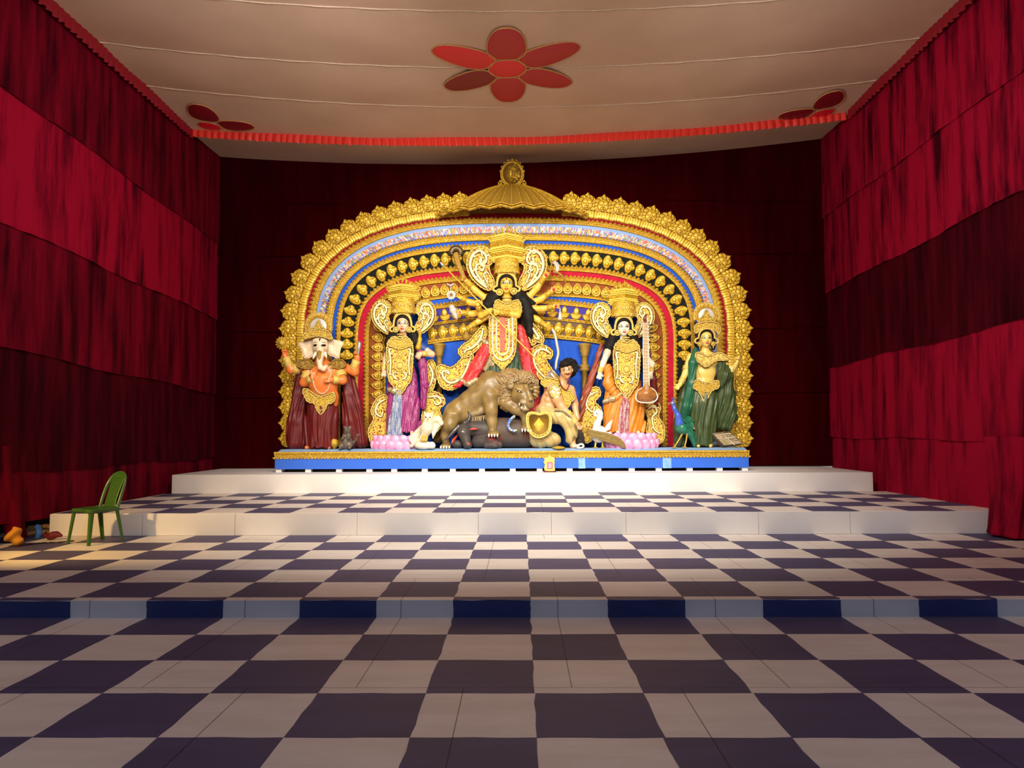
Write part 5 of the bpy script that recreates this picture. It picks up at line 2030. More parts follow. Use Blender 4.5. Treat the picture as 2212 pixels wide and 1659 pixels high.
def goddess(P):
    cx, Y, fy = P['cx'], P['Y'], P['fy']
    t = thing('goddess_statue', base_at(cx, Y), P['label'], 'statue', 'painted clay idols on the altar')
    B_ = Body(1.05, 4)
    q = head(B_, (cx, fy + 1, 6), .88)
    B_.cap((cx, fy + 17, 3), (cx, fy + 36, -1), 7.2, 8.5)
    B_.ell((cx + P['lean'], fy + 54, -1), (27, 18, 13), k=8)
    B_.ell((cx + P['lean'], fy + 85, -1), (20, 26, 12), k=8)
    for a, e, w, hd, hn, cu, sd in P['arms']:
        B_.cap(a, e, 7.6, 6.3, k=3)
        B_.cap(e, w, 6.3, 4.4, k=2.5)
        hand(B_, w, hd, hn, 17, cu, sd)
    for fx, fyy in P['feet']:
        f__ = Body(1.1, 2)
        f__.chain([(fx, fyy - 6, 16), (fx + 1, fyy, 24)], [4, 3.2])
        f__.build('foot', P['skin'], t, Y)
    B_.build('body', P['skin'], t, Y)
    bv = B_.bvh()
    face_paint(bv, q, .9, t, Y, big=1.02)
    for a, e, w, hd, hn, cu, sd in P['arms']:
        e, w = np.array(e), np.array(w)
        g = MB()
        bangle(g, e + (w - e) * .5, e + (w - e) * .98, 5.3)
        g.build('forearm_cuff', M_GOLD2, t, True, Y)
        a = np.array(a)
        s_ = Body(1.3, 2)
        s_.cap(a, a + (e - a) * .5, 9, 8)
        s_.build('sleeve', P['sleeve'], t, Y)
    H_ = Body(1.4, 5)
    H_.ell((cx, fy - 6, -6), (16.5, 18, 13))
    for sx in (-1, 1):
        H_.chain([(cx + sx * 14, fy, 1), (cx + sx * 20, fy + 20, 0), (cx + sx * 28, fy + 40, -1), (cx + sx * P['hair'][0], fy + P['hair'][1], -3)], [7, 10, 12, 7])
    H_.ell((cx, fy + 16, 8), (11.8, 30, 20), k=2, sub=True)
    H_.build('hair', M_HAIR, t, Y, lambda X, Yy, D: .6 * np.sin(X * 1.4 + .35 * Yy * np.sign(X - cx)))
    tt = np.linspace(0, pi, 16)
    v_, f_ = tube(np.c_[cx - 14 * np.cos(tt), fy + 2 - 15.5 * np.sin(tt) ** .7, 8 + 10 * np.sin(tt)], 3.0, 7)
    obj('hair_fringe', PX(v_, Y), f_, M_HAIR, t)
    yd = P['ydrum']
    crown(t, cx, [(yd, 33), (yd + 3, 37), (yd + 7, 36), (yd + 10, 33), (yd + 20, 30), (yd + 24, 33), (yd + 28, 32), (yd + 31, 28)], yd + 30, fy - 13, 25, 6, Y, 15)
    brow_band(t, cx, fy - 20, 19, fy + 6, 13, Y, 2.4)
    wing(t, cx - 27, cx - P['wing'][0], fy + 21, fy - P['wing'][1], -6, Y, P['seed'])
    wing(t, cx + 27, cx + P['wing'][2], fy + 21, fy - P['wing'][1], -6, Y, P['seed'] + 1)
    earring(t, (cx - 14.2, fy + 14, 13), 6.3, Y)
    earring(t, (cx + 14.2, fy + 14, 13), 6.3, Y)
    chest_plate(t, P['px'], fy + 32, P['tip'], 27, 20, Y, P['seed'] + 5)
    for nm, m_, secs, fo in P['skirt']:
        s_ = Body(1.4, 4)
        s_.loft(secs)
        s_.build(nm, m_, t, Y, fo)
    for nm, m_, pts, rr, fo in P['drape']:
        s_ = Body(1.3, 4)
        s_.chain(pts, rr)
        s_.build(nm, m_, t, Y, fo)
    for k, (out, cu) in enumerate(P['scroll']):
        ornament('gilt_scroll_leaf', out, t, Y, P.get('sd', -8), P['seed'] + 20 + k, rim=1.7, rmax=6, tries=380, curl=((cu, 2.8),))
    return t


YG = 13.76
goddess(dict(cx=871.5, Y=YG, fy=700, label='goddess statue in purple and silver-blue sari on a pink lotus beside the owl', lean=-1, skin=SK_P, sleeve=mat('blue_blouse', (.02, .07, .28), .5), seed=40,
             arms=[((843, 742, 0), (834, 778, 6), (831, 800, 12), (.05, 1, .1), (.1, -.1, 1), .15, -1), ((901, 742, 0), (934, 766, 6), (913, 766, 22), (-.7, .75, .2), (-.2, -.2, -1), .25, -1)],
             feet=[(846, 944), (892, 940)], hair=(34, 78), ydrum=619, wing=(70, 52, 69), px=867, tip=853,
             skirt=[('purple_sari', M_PURPS, [(868, 772, 0, 22, 12), (870, 810, 0, 30, 15), (871, 870, 2, 36, 17), (871, 934, 2, 39, 18)], folds(.42, 1.5, .12, 850, (790, 880))),
                    ('silver_blue_pleats', M_BLUES, [(866, 826, 12, 6, 8), (862, 870, 13, 12, 9), (857, 920, 13, 17, 10), (854, 947, 13, 19, 11)], folds(.85, 1.5, .1, 850))],
             drape=[('purple_shawl', M_PURPS, [(908, 760, 4), (914, 790, 6), (918, 830, 4), (915, 880, 2)], [8, 9, 9, 6], folds(.6, 1.2)),
                    ('silver_sash', M_BORDER, [(843, 842, 14), (854, 846, 18), (864, 838, 18)], [5, 6, 4], folds(.7, .9, .5)),
                    ('gold_tassel', M_GOLD, [(908, 715, 6), (908, 735, 8), (905, 752, 10)], [2.5, 4, 6.5], None)],
             scroll=[([(794, 930), (806, 905), (800, 888), (812, 862), (830, 852), (838, 870), (832, 900), (836, 925), (822, 950), (802, 958)], [(832, 862), (816, 872), (810, 890), (822, 900), (826, 888)]),
                     ([(922, 782), (934, 778), (942, 800), (938, 830), (930, 846), (920, 838), (916, 810)], [(926, 788), (934, 806), (930, 828), (924, 836)]),
                     ([(918, 850), (938, 846), (956, 856), (960, 872), (948, 884), (954, 905), (946, 930), (926, 934), (910, 915), (914, 880)], [(922, 858), (944, 856), (952, 868), (942, 874), (936, 866)])]))
lotus_seat(801, 914, 942, 13.66, 0, 'pink lotus pedestal under the statue in the purple sari')
goddess(dict(cx=1346, Y=YG, fy=707, label='pale-faced goddess statue in orange sari on a pink lotus beside the swan', lean=1, skin=SK_W, sleeve=mat('white_gold_sleeve', (.62, .52, .34), .4), seed=70,
             arms=[((1317, 750, 0), (1302, 785, 8), (1294, 806, 14), (-.15, 1, .1), (.1, -.1, 1), .12, -1), ((1376, 750, -2), (1408, 786, 0), (1404, 806, 14), (-.1, 1, .3), (-.5, -.1, -.9), .3, -1)],
             feet=[(1332, 938), (1376, 940)], hair=(40, 82), ydrum=628, wing=(70, 54, 68), px=1351, tip=861,
             skirt=[('orange_sari', M_ORANS, [(1350, 780, 0, 22, 12), (1348, 815, 0, 34, 15), (1346, 870, 2, 42, 17), (1347, 934, 2, 46, 19)], folds(.30, 2.0, .16, 850, (780, 860))),
                    ('patterned_pleats', M_MARS, [(1350, 836, 12, 7, 8), (1347, 880, 14, 12, 9), (1345, 925, 14, 15, 10), (1346, 952, 14, 17, 11)], folds(.85, 1.5, .05, 850))],
             drape=[('orange_wrap', M_ORANS, [(1312, 795, 6), (1314, 830, 10), (1330, 858, 14), (1345, 848, 16)], [9, 12, 9, 4], folds(.4, 1.5, 1.0)),
                    ('wrap_border', M_BORDER, [(1304, 868, 14), (1322, 862, 18), (1338, 852, 19)], [5, 5.5, 4], folds(.7, .8, .5)),
                    ('brown_gauze_veil', mat('brown_gauze', (.30, .06, .02), .5, col2=(.24, .04, .014), nscale=9), [(1300, 745, -10), (1288, 790, -12), (1268, 850, -12), (1250, 905, -12)], [5, 7, 9, 10], folds(.5, 1.4, .5)),
                    ('maroon_shawl', M_MAROON, [(1398, 760, -8), (1412, 820, -10), (1420, 880, -12)], [9, 9, 6], folds(.5, 1.4))],
             scroll=[([(1256, 925), (1252, 900), (1262, 880), (1258, 862), (1270, 842), (1292, 836), (1298, 852), (1286, 868), (1300, 885), (1296, 920), (1280, 950), (1262, 955)], [(1290, 846), (1272, 856), (1268, 876), (1280, 890), (1286, 878)]),
                     ([(1394, 878), (1412, 866), (1428, 878), (1424, 900), (1436, 920), (1434, 952), (1414, 958), (1398, 935), (1402, 905)], [(1400, 884), (1414, 876), (1420, 890), (1410, 902), (1414, 926), (1426, 936)])]))
lotus_seat(1304, 1423, 937, 13.66, 0, 'pink lotus pedestal under the statue in the orange sari')

# long-necked lute in front of the orange-sari statue
YS = 13.46
lt = thing('long_necked_lute', (float(atY(1396., 870., YS)[0]), YS, float(atY(1396., 872., YS)[2])), 'tall long-necked wooden lute with round belly held before the orange-sari statue', 'lute')
g = MB()
g.add(*slab([(1388, 694), (1399, 694), (1402, 838), (1390, 838)], 0, 5))
g.build('neck', mat('lute_tan_wood', (.50, .30, .12), .4, col2=(.42, .24, .09), nscale=20), lt, False, YS)
g = MB()
for x0, x1 in ((1388, 1390), (1399, 1402)):
    g.tube([(x0, 694, 5), (x1, 838, 5)], 1.0, 6)
for k in range(16):
    y = 712 + k * 8 - .1 * k * k * .3
    g.tube([(1387.5, y, 6.5), (1402, y, 6.5)], .7, 5)
g.build('frets_and_edging', M_PEARL, lt, True, YS)
B = Body(1.1, 4)
B.ell((1396, 853, 2), (22, 16, 11))
B.cap((1396, 850, 2), (1396, 829, 2), 14, 5)
B.build('belly', mat('lute_brown_wood', (.40, .17, .035), .3, col2=(.26, .09, .02), nscale=9, stretch=(1, 1, 3), coat=.4), lt, YS)
o_ = smooth_poly([(1373, 860), (1378, 845), (1390, 836), (1394, 828), (1399, 828), (1402, 836), (1414, 844), (1420, 858), (1412, 868), (1396, 870), (1380, 868)], 5)
g = MB().tube(np.c_[o_, np.full(len(o_), 3)], 1.5, 6, closed=True)
g.build('cream_binding', M_PEARL, lt, True, YS)
g = MB()
g.tube([(1393, 697, 3), (1392, 688, 3), (1395, 680, 3)], [4.5, 4, 2], 8)
g.build('carved_head', mat('lute_dark_wood', (.16, .03, .012), .4), lt, True, YS)
g = MB()
for k in range(4):
    y = 703 + 9 * k
    g.tube([(1399, y, 3), (1407, y - 1, 3)], 1.3, 6)
    disc(g, (1408, y - 1), 2.2, 2, 2, 8)
g.build('tuning_pegs', M_EYEB, lt, True, YS)
g = MB()
for k in range(3):
    g.tube([(1392 + 2.5 * k, 696, 7), (1393 + 2.5 * k, 852, 13)], .3, 4)
disc(g, (1396, 850), 4, 11.5, 2, 12)
g.build('strings_and_bridge', M_PEARL, lt, True, YS)

# ------------------------------------------------------------------ round halo crown for the two outer statues
def halo(parent, cx, cy, r, d, Y):
    g = MB()
    n_ = 34
    for k in range(n_):
        a = pi * .90 + (pi * 1.20) * k / (n_ - 1)
        u = np.array([math.cos(a), math.sin(a), 0])
        c = np.array([cx, cy, d])
        g.tube([c + u * r * .66, c + u * r * .84, c + u * r * 1.0], [1.3, 1.9, .5], 6)
    g.build('halo_rays', M_GOLD2, parent, True, Y)
    g = MB()
    t = np.arange(36) * 2 * pi / 36
    for rr, w in ((.70, 2.0), (.60, 1.3)):
        g.tube(np.c_[cx + r * rr * np.cos(t), cy + r * rr * np.sin(t), np.full(36, d + 1.5)], w, 7, closed=True)
    for a in t[::2]:
        disc(g, (cx + r * .80 * math.cos(a), cy + r * .80 * math.sin(a)), 1.5, d + 1, 1.6, 8)
    g.build('halo_ring', M_GOLD, parent, True, Y)
    g = MB()
    disc(g, (cx, cy), r * .60, d - 1, 1.5, 32, .3)
    g.build('mirror_disc', M_STEELW, parent, True, Y)
    ornament('halo_crest', [(cx - r * .5, cy + r * .62), (cx - r * .42, cy + r * .2), (cx - r * .16, cy - r * .05), (cx, cy - r * .42), (cx + r * .16, cy - r * .05), (cx + r * .42, cy + r * .2), (cx + r * .5, cy + r * .62), (cx, cy + r * .7)], parent, Y, d + 3, int(cx), rim=1.3, rmax=4, tries=220, back=M_GOLD)


# ------------------------------------------------------------------ elephant-headed statue
YN = 13.62
gn = thing('elephant_headed_statue', base_at(694, YN), 'orange pot-bellied elephant-headed statue with white ears and maroon robe', 'statue', 'painted clay idols on the altar')
M_IVORY = mat('ivory_elephant_enamel', (.80, .66, .44), .4, col2=(.76, .58, .36), nscale=5, coat=.15)
fyN = FY(694, YN)
B = Body(1.1, 5)
B.ell((700, 828, 6), (33, 30, 24), 0, 8)
B.ell((700, 800, 2), (34, 20, 18), 0, 8)
B.ell((698, 852, 2), (32, 18, 20), 0, 8)
B.cap((694, 775, 2), (697, 795, 0), 13, 16, 0)
for fx in (680, 716):
    B.cap((fx, 860, 4), (fx - (694 - fx) * -.1, 905, 6), 17, 13, 0)
    B.cap((fx, 905, 6), (fx - 2, fyN - 8, 8), 13, 8, 0)
B.chain([(672, fyN - 5, 12), (668, fyN - 3.5, 22)], [5, 3.8], 0)
B.chain([(714, fyN - 5, 12), (716, fyN - 3.5, 22)], [5, 3.8], 0)
for a, e, w, hd, hn, cu, sd in (((664, 792, -6), (629, 799, 0), (617, 768, 6), (-.15, -1, .1), (.6, 0, .7), .9, 1),
                                ((738, 792, -6), (766, 803, 0), (773, 773, 6), (.1, -1, .1), (-.6, 0, .7), .9, -1),
                                ((668, 800, 4), (661, 828, 14), (684, 817, 27), (.15, -1, .15), (.15, .1, 1), .08, 1),
                                ((734, 800, 4), (743, 822, 14), (721, 822, 28), (-.8, .25, .3), (-.1, -.6, .8), .35, -1)):
    B.cap(a, e, 10.5, 9.5, 0, 4)
    B.cap(e, w, 9.5, 6.2, 0, 3)
    hand(B, w, hd, hn, 19, cu, sd, 0)
# the elephant head is the same continuous body in ivory
B.ell((694, 748, 8), (17.5, 19, 17), 1, 2)
B.ell((686, 741, 12), (8, 9, 8), 1, 4)
B.ell((702, 741, 12), (8, 9, 8), 1, 4)
B.chain([(697, 756, 20), (699, 770, 26), (698, 784, 29), (700, 796, 31), (707, 800, 32), (713, 794, 32)], [9, 7.5, 6.2, 5.4, 4.8, 3.6], 1, 3)
B.build('body', [SK_O, M_IVORY], gn, YN)
bvN = B.bvh()
for out in ([(680, 736), (672, 733), (658, 738), (646, 743), (652, 754), (656, 768), (661, 778), (670, 772), (679, 764)], [(708, 735), (714, 733), (728, 736), (741, 740), (736, 752), (733, 766), (731, 775), (721, 770), (709, 763)]):
    P_ = smooth_poly(out, 5)
    c_ = P_.mean(0)
    V_ = []
    for s_, z_ in ((1, -4), (1, -1.5), (.9, 1.5), (.7, 2.5), (.4, 1.2)):
        V_.append(np.c_[c_ + (P_ - c_) * s_, np.full(len(P_), 2 + z_)])
    V_.append(np.array([[c_[0], c_[1], 2.6]]))
    n_ = len(P_)
    F_ = [(a_ * n_ + i, (a_ + 1) * n_ + i, (a_ + 1) * n_ + (i + 1) % n_, a_ * n_ + (i + 1) % n_) for a_ in range(4) for i in range(n_)] + [(4 * n_ + i, 5 * n_, 4 * n_ + (i + 1) % n_) for i in range(n_)] + [tuple(range(n_))]
    o = obj('ear', PX(np.concatenate(V_), YN), F_, M_IVORY, gn)
    g = MB().tube(np.c_[P_, np.full(n_, 1.)], 1.3, 6, closed=True)
    g.build('ear_rim', M_IVORY, o, True, YN)
for sx, ex in ((-1, 687), (1, 704.5)):
    o = decal(bvN, [(ex - 4.5, 748.5), (ex, 745.5), (ex + 4.5, 747.5), (ex + 2, 750.5), (ex - 2, 751)], 'eye', M_EYEB, gn, YN, .4)
    decal(bvN, [(ex - 1.5, 747.6), (ex, 746.6), (ex + 1.6, 747.6), (ex, 748.6)], 'iris', mat('brown_iris', (.18, .06, .03), .3), o, YN, .8, 2)
    decal(bvN, [(ex - 6 * sx, 742.5), (ex, 741), (ex + 5 * sx, 743), (ex, 742)], 'eyebrow', M_EYEB, gn, YN, .4, 2)
decal(bvN, [(696, 731), (697.5, 735), (696.5, 740), (694.8, 735)], 'forehead_mark', M_EYEB, gn, YN, .4, 2)
decal(bvN, [(697, 760), (703, 763), (702, 776), (699, 781), (695, 775), (693, 765)], 'gilt_trunk_plate', M_ANTIQ, gn, YN, .5)
for x0, x1, y1 in ((688, 684, 778), (708, 713, 776)):
    g = MB().tube([(x0, 764, 20), ((x0 + x1) / 2, 771, 26), (x1, y1, 29)], [3.4, 3, 1.2], 8)
    g.build('tusk', M_PEARL, gn, True, YN)
halo(gn, 688, 705, 32, 0, YN)
ornament('crown_base', [(661, 734), (664, 722), (675, 716), (694, 714), (710, 717), (719, 724), (722, 735), (708, 731), (692, 728), (676, 731)], gn, YN, 20, 91, rmax=4, tries=250, back=M_GOLD)
ornament('shoulder_collar', [(646, 790), (652, 781), (670, 778), (684, 788), (700, 796), (716, 788), (728, 778), (744, 780), (750, 790), (738, 797), (722, 796), (700, 806), (680, 798), (660, 797)], gn, YN, 16, 92, rmax=5, tries=330, back=M_ANTIQ, mats=M_ANTIQ)
ornament('belt_ornament', [(662, 846), (670, 842), (686, 852), (700, 858), (716, 853), (728, 850), (730, 864), (722, 872), (714, 874), (710, 884), (700, 895), (691, 884), (686, 872), (672, 868)], gn, YN, 27, 93, rmax=5, tries=400, back=M_GOLD)
for a, b_, r_ in (((646, 796, -3), (634, 798, -1), 10.5), ((626, 790, 2), (619, 772, 5), 8), ((764, 796, 2), (772, 778, 5), 8), ((667, 806, 6), (663, 820, 10), 10.5), ((736, 804, 8), (741, 815, 12), 10.5), ((672, 823, 20), (681, 818, 25), 7.8), ((735, 822, 20), (725, 822, 26), 7.8)):
    g = MB()
    bangle(g, a, b_, r_)
    g.build('arm_band', M_GOLD2, gn, True, YN)
garland(gn, [(681, 800), (684, 825), (690, 844), (702, 852), (712, 846), (718, 834), (720, 800)], lambda x, y: drop(bvN, x, y, .3, 25), 1.5, M_PEARL, YN, 'bead_string', 3.6)
s_ = Body(1.3, 5)
s_.loft([(697, 862, 4, 33, 21), (697, 905, 6, 35, 22), (697, fyN - 3, 8, 33, 22)])
s_.build('maroon_dhoti', M_MAROON, gn, YN, folds(.34, 2.2, .0, 900, (860, 900)))
s_ = Body(1.4, 5)
s_.chain([(648, 795, -12), (640, 850, -12), (634, 910, -10), (632, fyN - 13, -8)], [8, 12, 17, 16])
s_.chain([(652, 800, -12), (650, 880, -10), (650, fyN - 12, -8)], [6, 9, 12])
s_.build('maroon_cape', M_MAROON, gn, YN, folds(.42, 2.0, .15, 900))
s_ = Body(1.4, 5)
s_.chain([(744, 790, -12), (750, 850, -12), (754, 910, -10), (756, fyN - 16, -8)], [8, 12, 18, 18])
s_.chain([(752, 800, -14), (770, 870, -14), (778, fyN - 14, -12)], [6, 9, 13])
s_.build('maroon_cape', M_MAROON, gn, YN, folds(.42, 2.0, -.2, 900))
# his mace, flower and silver bud
t = thing('mace', base_at(722, 13.5), 'gold mace with ball head standing upside down before the maroon robe', 'mace')
g = MB()
g.add(*lathe([(1.2, 0), (3.5, -1.5), (9, -8), (10, -13), (9, -18), (4, -23), (2, -25), (1.3, -30), (1.2, -72), (2.2, -76), (.6, -80)], 18, 0, (722, FY(722, 13.5), 0), ripple=.04, nr=9))
g.build('mace_body', M_GOLD, t, True, 13.5)
t = thing('gilt_rosette', tuple(PX(np.array([[613, 756, 8.]]), YN)[0]), 'gold many-petalled rosette raised in the orange hand', 'rosette')
g = MB()
for k in range(14):
    a = k * 2 * pi / 14
    g.tube([(612.5 + 3 * math.cos(a), 742 + 3 * math.sin(a), 12), (612.5 + 10 * math.cos(a), 742 + 10 * math.sin(a), 11), (612.5 + 15 * math.cos(a + .2), 742 + 15 * math.sin(a + .2), 8)], [1.5, 2.8, .8], 6)
g.build('petals', M_GOLD, t, True, YN)
g = MB()
disc(g, (612.5, 742), 5, 12, 3, 16)
g.build('centre_boss', M_GOLD2, t, True, YN)
g = MB()
p = smooth_poly([(776, 766, 12), (777, 756, 13), (779, 746, 13), (777, 738, 12)], 5, False)
v_, f_ = tube(p, np.interp(np.linspace(0, 1, len(p)), [0, .4, .8, 1], [2, 4.5, 4, .6]), 10)
tag(obj('silver_bud', PX(v_, YN), f_, M_SILVER), 'small silver bud held up in the raised hand next to the face masks', 'ornament')

# ------------------------------------------------------------------ mouse
YM = 13.42
ms = thing('mouse_statue', base_at(748, YM), 'grey-brown mouse figure sitting up beside the maroon robe', 'mouse figure')
fm_ = FY(748, YM)
M_MOUSE = mat('mouse_grey_enamel', (.10, .075, .05), .4, col2=(.14, .11, .075), nscale=9, coat=.2)
B = Body(1.0, 4)
B.ell((748, fm_ - 14, 0), (14, 15, 13))
B.cap((749, fm_ - 22, 2), (751, fm_ - 36, 6), 10, 7)
B.ell((752, fm_ - 41, 9), (7, 6.5, 8))
B.cap((751, fm_ - 44, 14), (748, fm_ - 48, 20), 4, 1.8)
for sx in (-1, 1):
    B.ell((752 + 5.5 * sx, fm_ - 47, 6), (3.2, 3.6, 1.6), k=1)
    B.chain([(751 + 6 * sx, fm_ - 28, 8), (750 + 6 * sx, fm_ - 24, 16), (750 + 4 * sx, fm_ - 30, 20)], [3, 2.4, 1.8])
    B.chain([(748 + 9 * sx, fm_ - 8, 6), (748 + 10 * sx, fm_ - 2.5, 15)], [6, 2.6])
B.chain([(758, fm_ - 8, -6), (768, fm_ - 20, -4), (772, fm_ - 30, 0), (779, fm_ - 33, 2)], [3, 2, 1.6, 1])
B.build('body', M_MOUSE, ms, YM)
bv = B.bvh()
for ex in (748, 755):
    decal(bv, [(ex - 1, fm_ - 43), (ex, fm_ - 44), (ex + 1, fm_ - 43), (ex, fm_ - 42)], 'eye', M_EYEB, ms, YM, .4, 2)

# ------------------------------------------------------------------ warrior in green
YK = 13.62
kt = thing('warrior_statue', base_at(1520, YK), 'bare-chested yellow-skinned warrior statue in green robe with round mirror crown', 'statue', 'painted clay idols on the altar')
fk = FY(1520, YK)
B = Body(1.05, 5)
qK = head(B, (1523, 732, 6), .84)
B.cap((1523, 746, 3), (1523, 762, 0), 7.5, 9)
B.ell((1525, 776, 0), (32, 17, 14), k=8)
for sx in (-1, 1):
    B.ell((1525 + 12 * sx, 781, 9), (13, 10, 7), k=5)
B.ell((1522, 805, 0), (24, 24, 13), k=9)
B.ell((1520, 836, 0), (29, 20, 15), k=8)
for a, e, w, hd, hn, cu, sd in (((1492, 772, 0), (1480, 806, 6), (1466, 832, 12), (-.7, .75, .2), (-.2, -.5, .8), .3, 1), ((1558, 774, 0), (1577, 803, 6), (1590, 784, 14), (.15, -1, .1), (-.6, 0, .8), 1.0, -1)):
    B.cap(a, e, 9, 7.4, k=4)
    B.cap(e, w, 7.4, 5.2, k=3)
    hand(B, w, hd, hn, 18, cu, sd)
for fx in (1506, 1532):
    B.chain([(fx, fk - 6, 8), (fx - 2, fk - 3.5, 20)], [5, 3.6])
    B.cap((fx, 850, 2), (fx, fk - 6, 6), 14, 6)
B.build('body', SK_YP, kt, YK)
bv = B.bvh()
face_paint(bv, qK, .84, kt, YK, big=.95, third=None)
H_ = Body(1.3, 4)
H_.ell((1523, 724, -4), (17, 17, 13))
for sx in (-1, 1):
    H_.chain([(1523 + sx * 14, 726, 2), (1523 + sx * 17, 742, 1), (1523 + sx * 18, 752, 0)], [5, 6, 4])
H_.ell((1523, 742, 10), (11, 22, 20), k=2, sub=True)
H_.build('hair', M_HAIR, kt, YK, lambda X, Yy, D: .5 * np.sin(X * 1.2 + .4 * Yy))
tt = np.linspace(0, pi, 14)
v_, f_ = tube(np.c_[1523 - 12.2 * np.cos(tt), 730 - 13 * np.sin(tt) ** .8, 8 + 7 * np.sin(tt)], 2.6, 7)
obj('hair_fringe', PX(v_, YK), f_, M_HAIR, kt)
halo(kt, 1526, 682, 31, -2, YK)
ornament('crown_base', [(1500, 722), (1497, 708), (1508, 700), (1526, 697), (1544, 700), (1552, 710), (1549, 724), (1541, 714), (1524, 709), (1508, 713)], kt, YK, 14, 95, rmax=4, tries=250, back=M_GOLD)
brow_band(kt, 1523.5, 712, 17, 731, 12, YK, 2.0)
for x in (1509, 1538):
    earring(kt, (x, 744, 10), 5, YK)
    g = MB().tube([(x, 748, 11), (x, 754, 11)], [2, .6], 6)
    g.build('earring_drop', M_GOLD2, kt, True, YK)
ornament('necklace_collar', [(1500, 764), (1512, 766), (1524, 772), (1540, 766), (1552, 764), (1570, 776), (1560, 780), (1546, 780), (1534, 786), (1520, 794), (1508, 786), (1498, 778)], kt, YK, 19, 96, rmax=4, tries=300, back=SK_YP)
ornament('belt_ornament', [(1494, 826), (1506, 824), (1518, 830), (1534, 826), (1546, 824), (1547, 838), (1538, 842), (1530, 848), (1524, 860), (1516, 868), (1510, 856), (1502, 844), (1494, 840)], kt, YK, 20, 97, rmax=4, tries=330, back=M_GOLD)
for a, b_, r_ in (((1484, 792, 3), (1482, 800, 5), 8.5), ((1474, 818, 8), (1468, 828, 11), 6.2), ((1580, 800, 7), (1587, 790, 12), 6.4)):
    g = MB()
    bangle(g, a, b_, r_)
    g.build('arm_band', M_GOLD2, kt, True, YK)
garland(kt, [(1504, 782), (1506, 802), (1512, 818), (1516, 826)], lambda x, y: drop(bv, x, y, .3, 14), .9, M_GOLD2, YK, 'bead_string', 2.8)
garland(kt, [(1544, 782), (1544, 800), (1540, 818)], lambda x, y: drop(bv, x, y, .3, 14), .9, M_GOLD2, YK, 'bead_string', 2.8)
s_ = Body(1.3, 5)
s_.loft([(1519, 836, 2, 28, 16), (1517, 870, 4, 32, 18), (1517, 920, 6, 28, 17), (1516, fk - 4, 7, 22, 15)])
s_.build('green_dhoti', M_GREEND, kt, YK, folds(.36, 2.0, .1, 880, (835, 870)))
s_ = Body(1.3, 4)
s_.chain([(1500, 757, 8), (1494, 785, 14), (1490, 830, 12), (1482, 880, 8), (1476, 905, 4)], [6, 9, 9, 11, 8])
s_.build('emerald_scarf', M_GREENSH, kt, YK, folds(.7, 1.2, .2))
s_ = Body(1.4, 5)
s_.chain([(1556, 784, 6), (1562, 812, 12), (1552, 830, 12)], [10, 14, 8])
s_.chain([(1572, 800, 2), (1572, 850, -2), (1576, 900, -6), (1572, 920, -6)], [12, 16, 18, 12])
s_.chain([(1556, 830, 0), (1556, 880, -4), (1558, 918, -6)], [12, 14, 12])
s_.build('olive_cape', M_GREEND, kt, YK, folds(.45, 2.2, .25))
s_ = Body(1.4, 5)
s_.chain([(1490, 800, -12), (1480, 860, -12), (1474, 920, -12), (1472, fk - 14, -12)], [8, 12, 16, 14])
s_.build('olive_cape', M_GREEND, kt, YK, folds(.45, 2.0, .2))
p = smooth_poly([(1599, 746, 20), (1596, 764, 20), (1588, 790, 20), (1582, 812, 20), (1580, 834, 20), (1583, 846, 20)], 6, False)
v_, f_ = tube(p, np.r_[.6, np.full(len(p) - 2, 1.5), .6], 7)
tag(obj('gilt_bow', PX(v_, YK), f_, M_ANTIQ), 'thin gilt bow gripped upright by the warrior in green', 'bow')

# ------------------------------------------------------------------ peacock
YPk = 13.42
pk = thing('peacock_statue', base_at(1470, YPk), 'peacock figure with blue neck and green body standing by the green robe', 'peacock figure')
fp = FY(1468, YPk)
M_PBLUE = mat('peacock_blue_enamel', (.03, .08, .46), .3, col2=(.06, .16, .60), nscale=12, coat=.4)
M_PGREEN = mat('peacock_green_enamel', (.008, .10, .05), .3, col2=(.02, .22, .12), nscale=10, coat=.4)
B = Body(1.0, 4)
B.chain([(1453, 873, 6), (1456, 884, 6), (1464, 898, 4), (1467, 912, 2)], [3.6, 4.2, 6, 9], 0)
B.ell((1451, 871, 7), (5, 4.2, 4), 0, 2)
B.ell((1473, 924, 0), (14, 14, 11), 1, 4, rot=.4)
B.chain([(1478, 926, -2), (1490, 934, -6), (1500, 948, -10), (1504, fp - 5, -12)], [11, 9, 7, 4.5], 1, 4)
B.build('body', [M_PBLUE, M_PGREEN], pk, YPk)
bv = B.bvh()
o = decal(bv, [(1448.5, 870.5), (1450.5, 869), (1452.5, 870.5), (1450.5, 872)], 'eye', M_EYEW, pk, YPk, .4, 2)
decal(bv, [(1449.7, 870.5), (1450.6, 869.7), (1451.5, 870.5), (1450.6, 871.3)], 'iris', M_EYEB, o, YPk, .7, 2)
g = MB().tube([(1447, 871, 8), (1443, 873, 8), (1440, 876, 8)], [2, 1.4, .4], 7)
g.build('beak', M_ANTIQ, pk, True, YPk)
g = MB()
for k in range(5):
    a = -pi / 2 + (k - 2) * .28
    g.tube([(1453, 868, 6), (1453 + 7 * math.cos(a), 868 + 7 * math.sin(a), 6)], [.5, .5], 5)
    disc(g, (1453 + 7.5 * math.cos(a), 868 + 7.5 * math.sin(a)), 1.0, 6, 1, 7)
g.build('crest', M_PBLUE, pk, True, YPk)
g = MB()
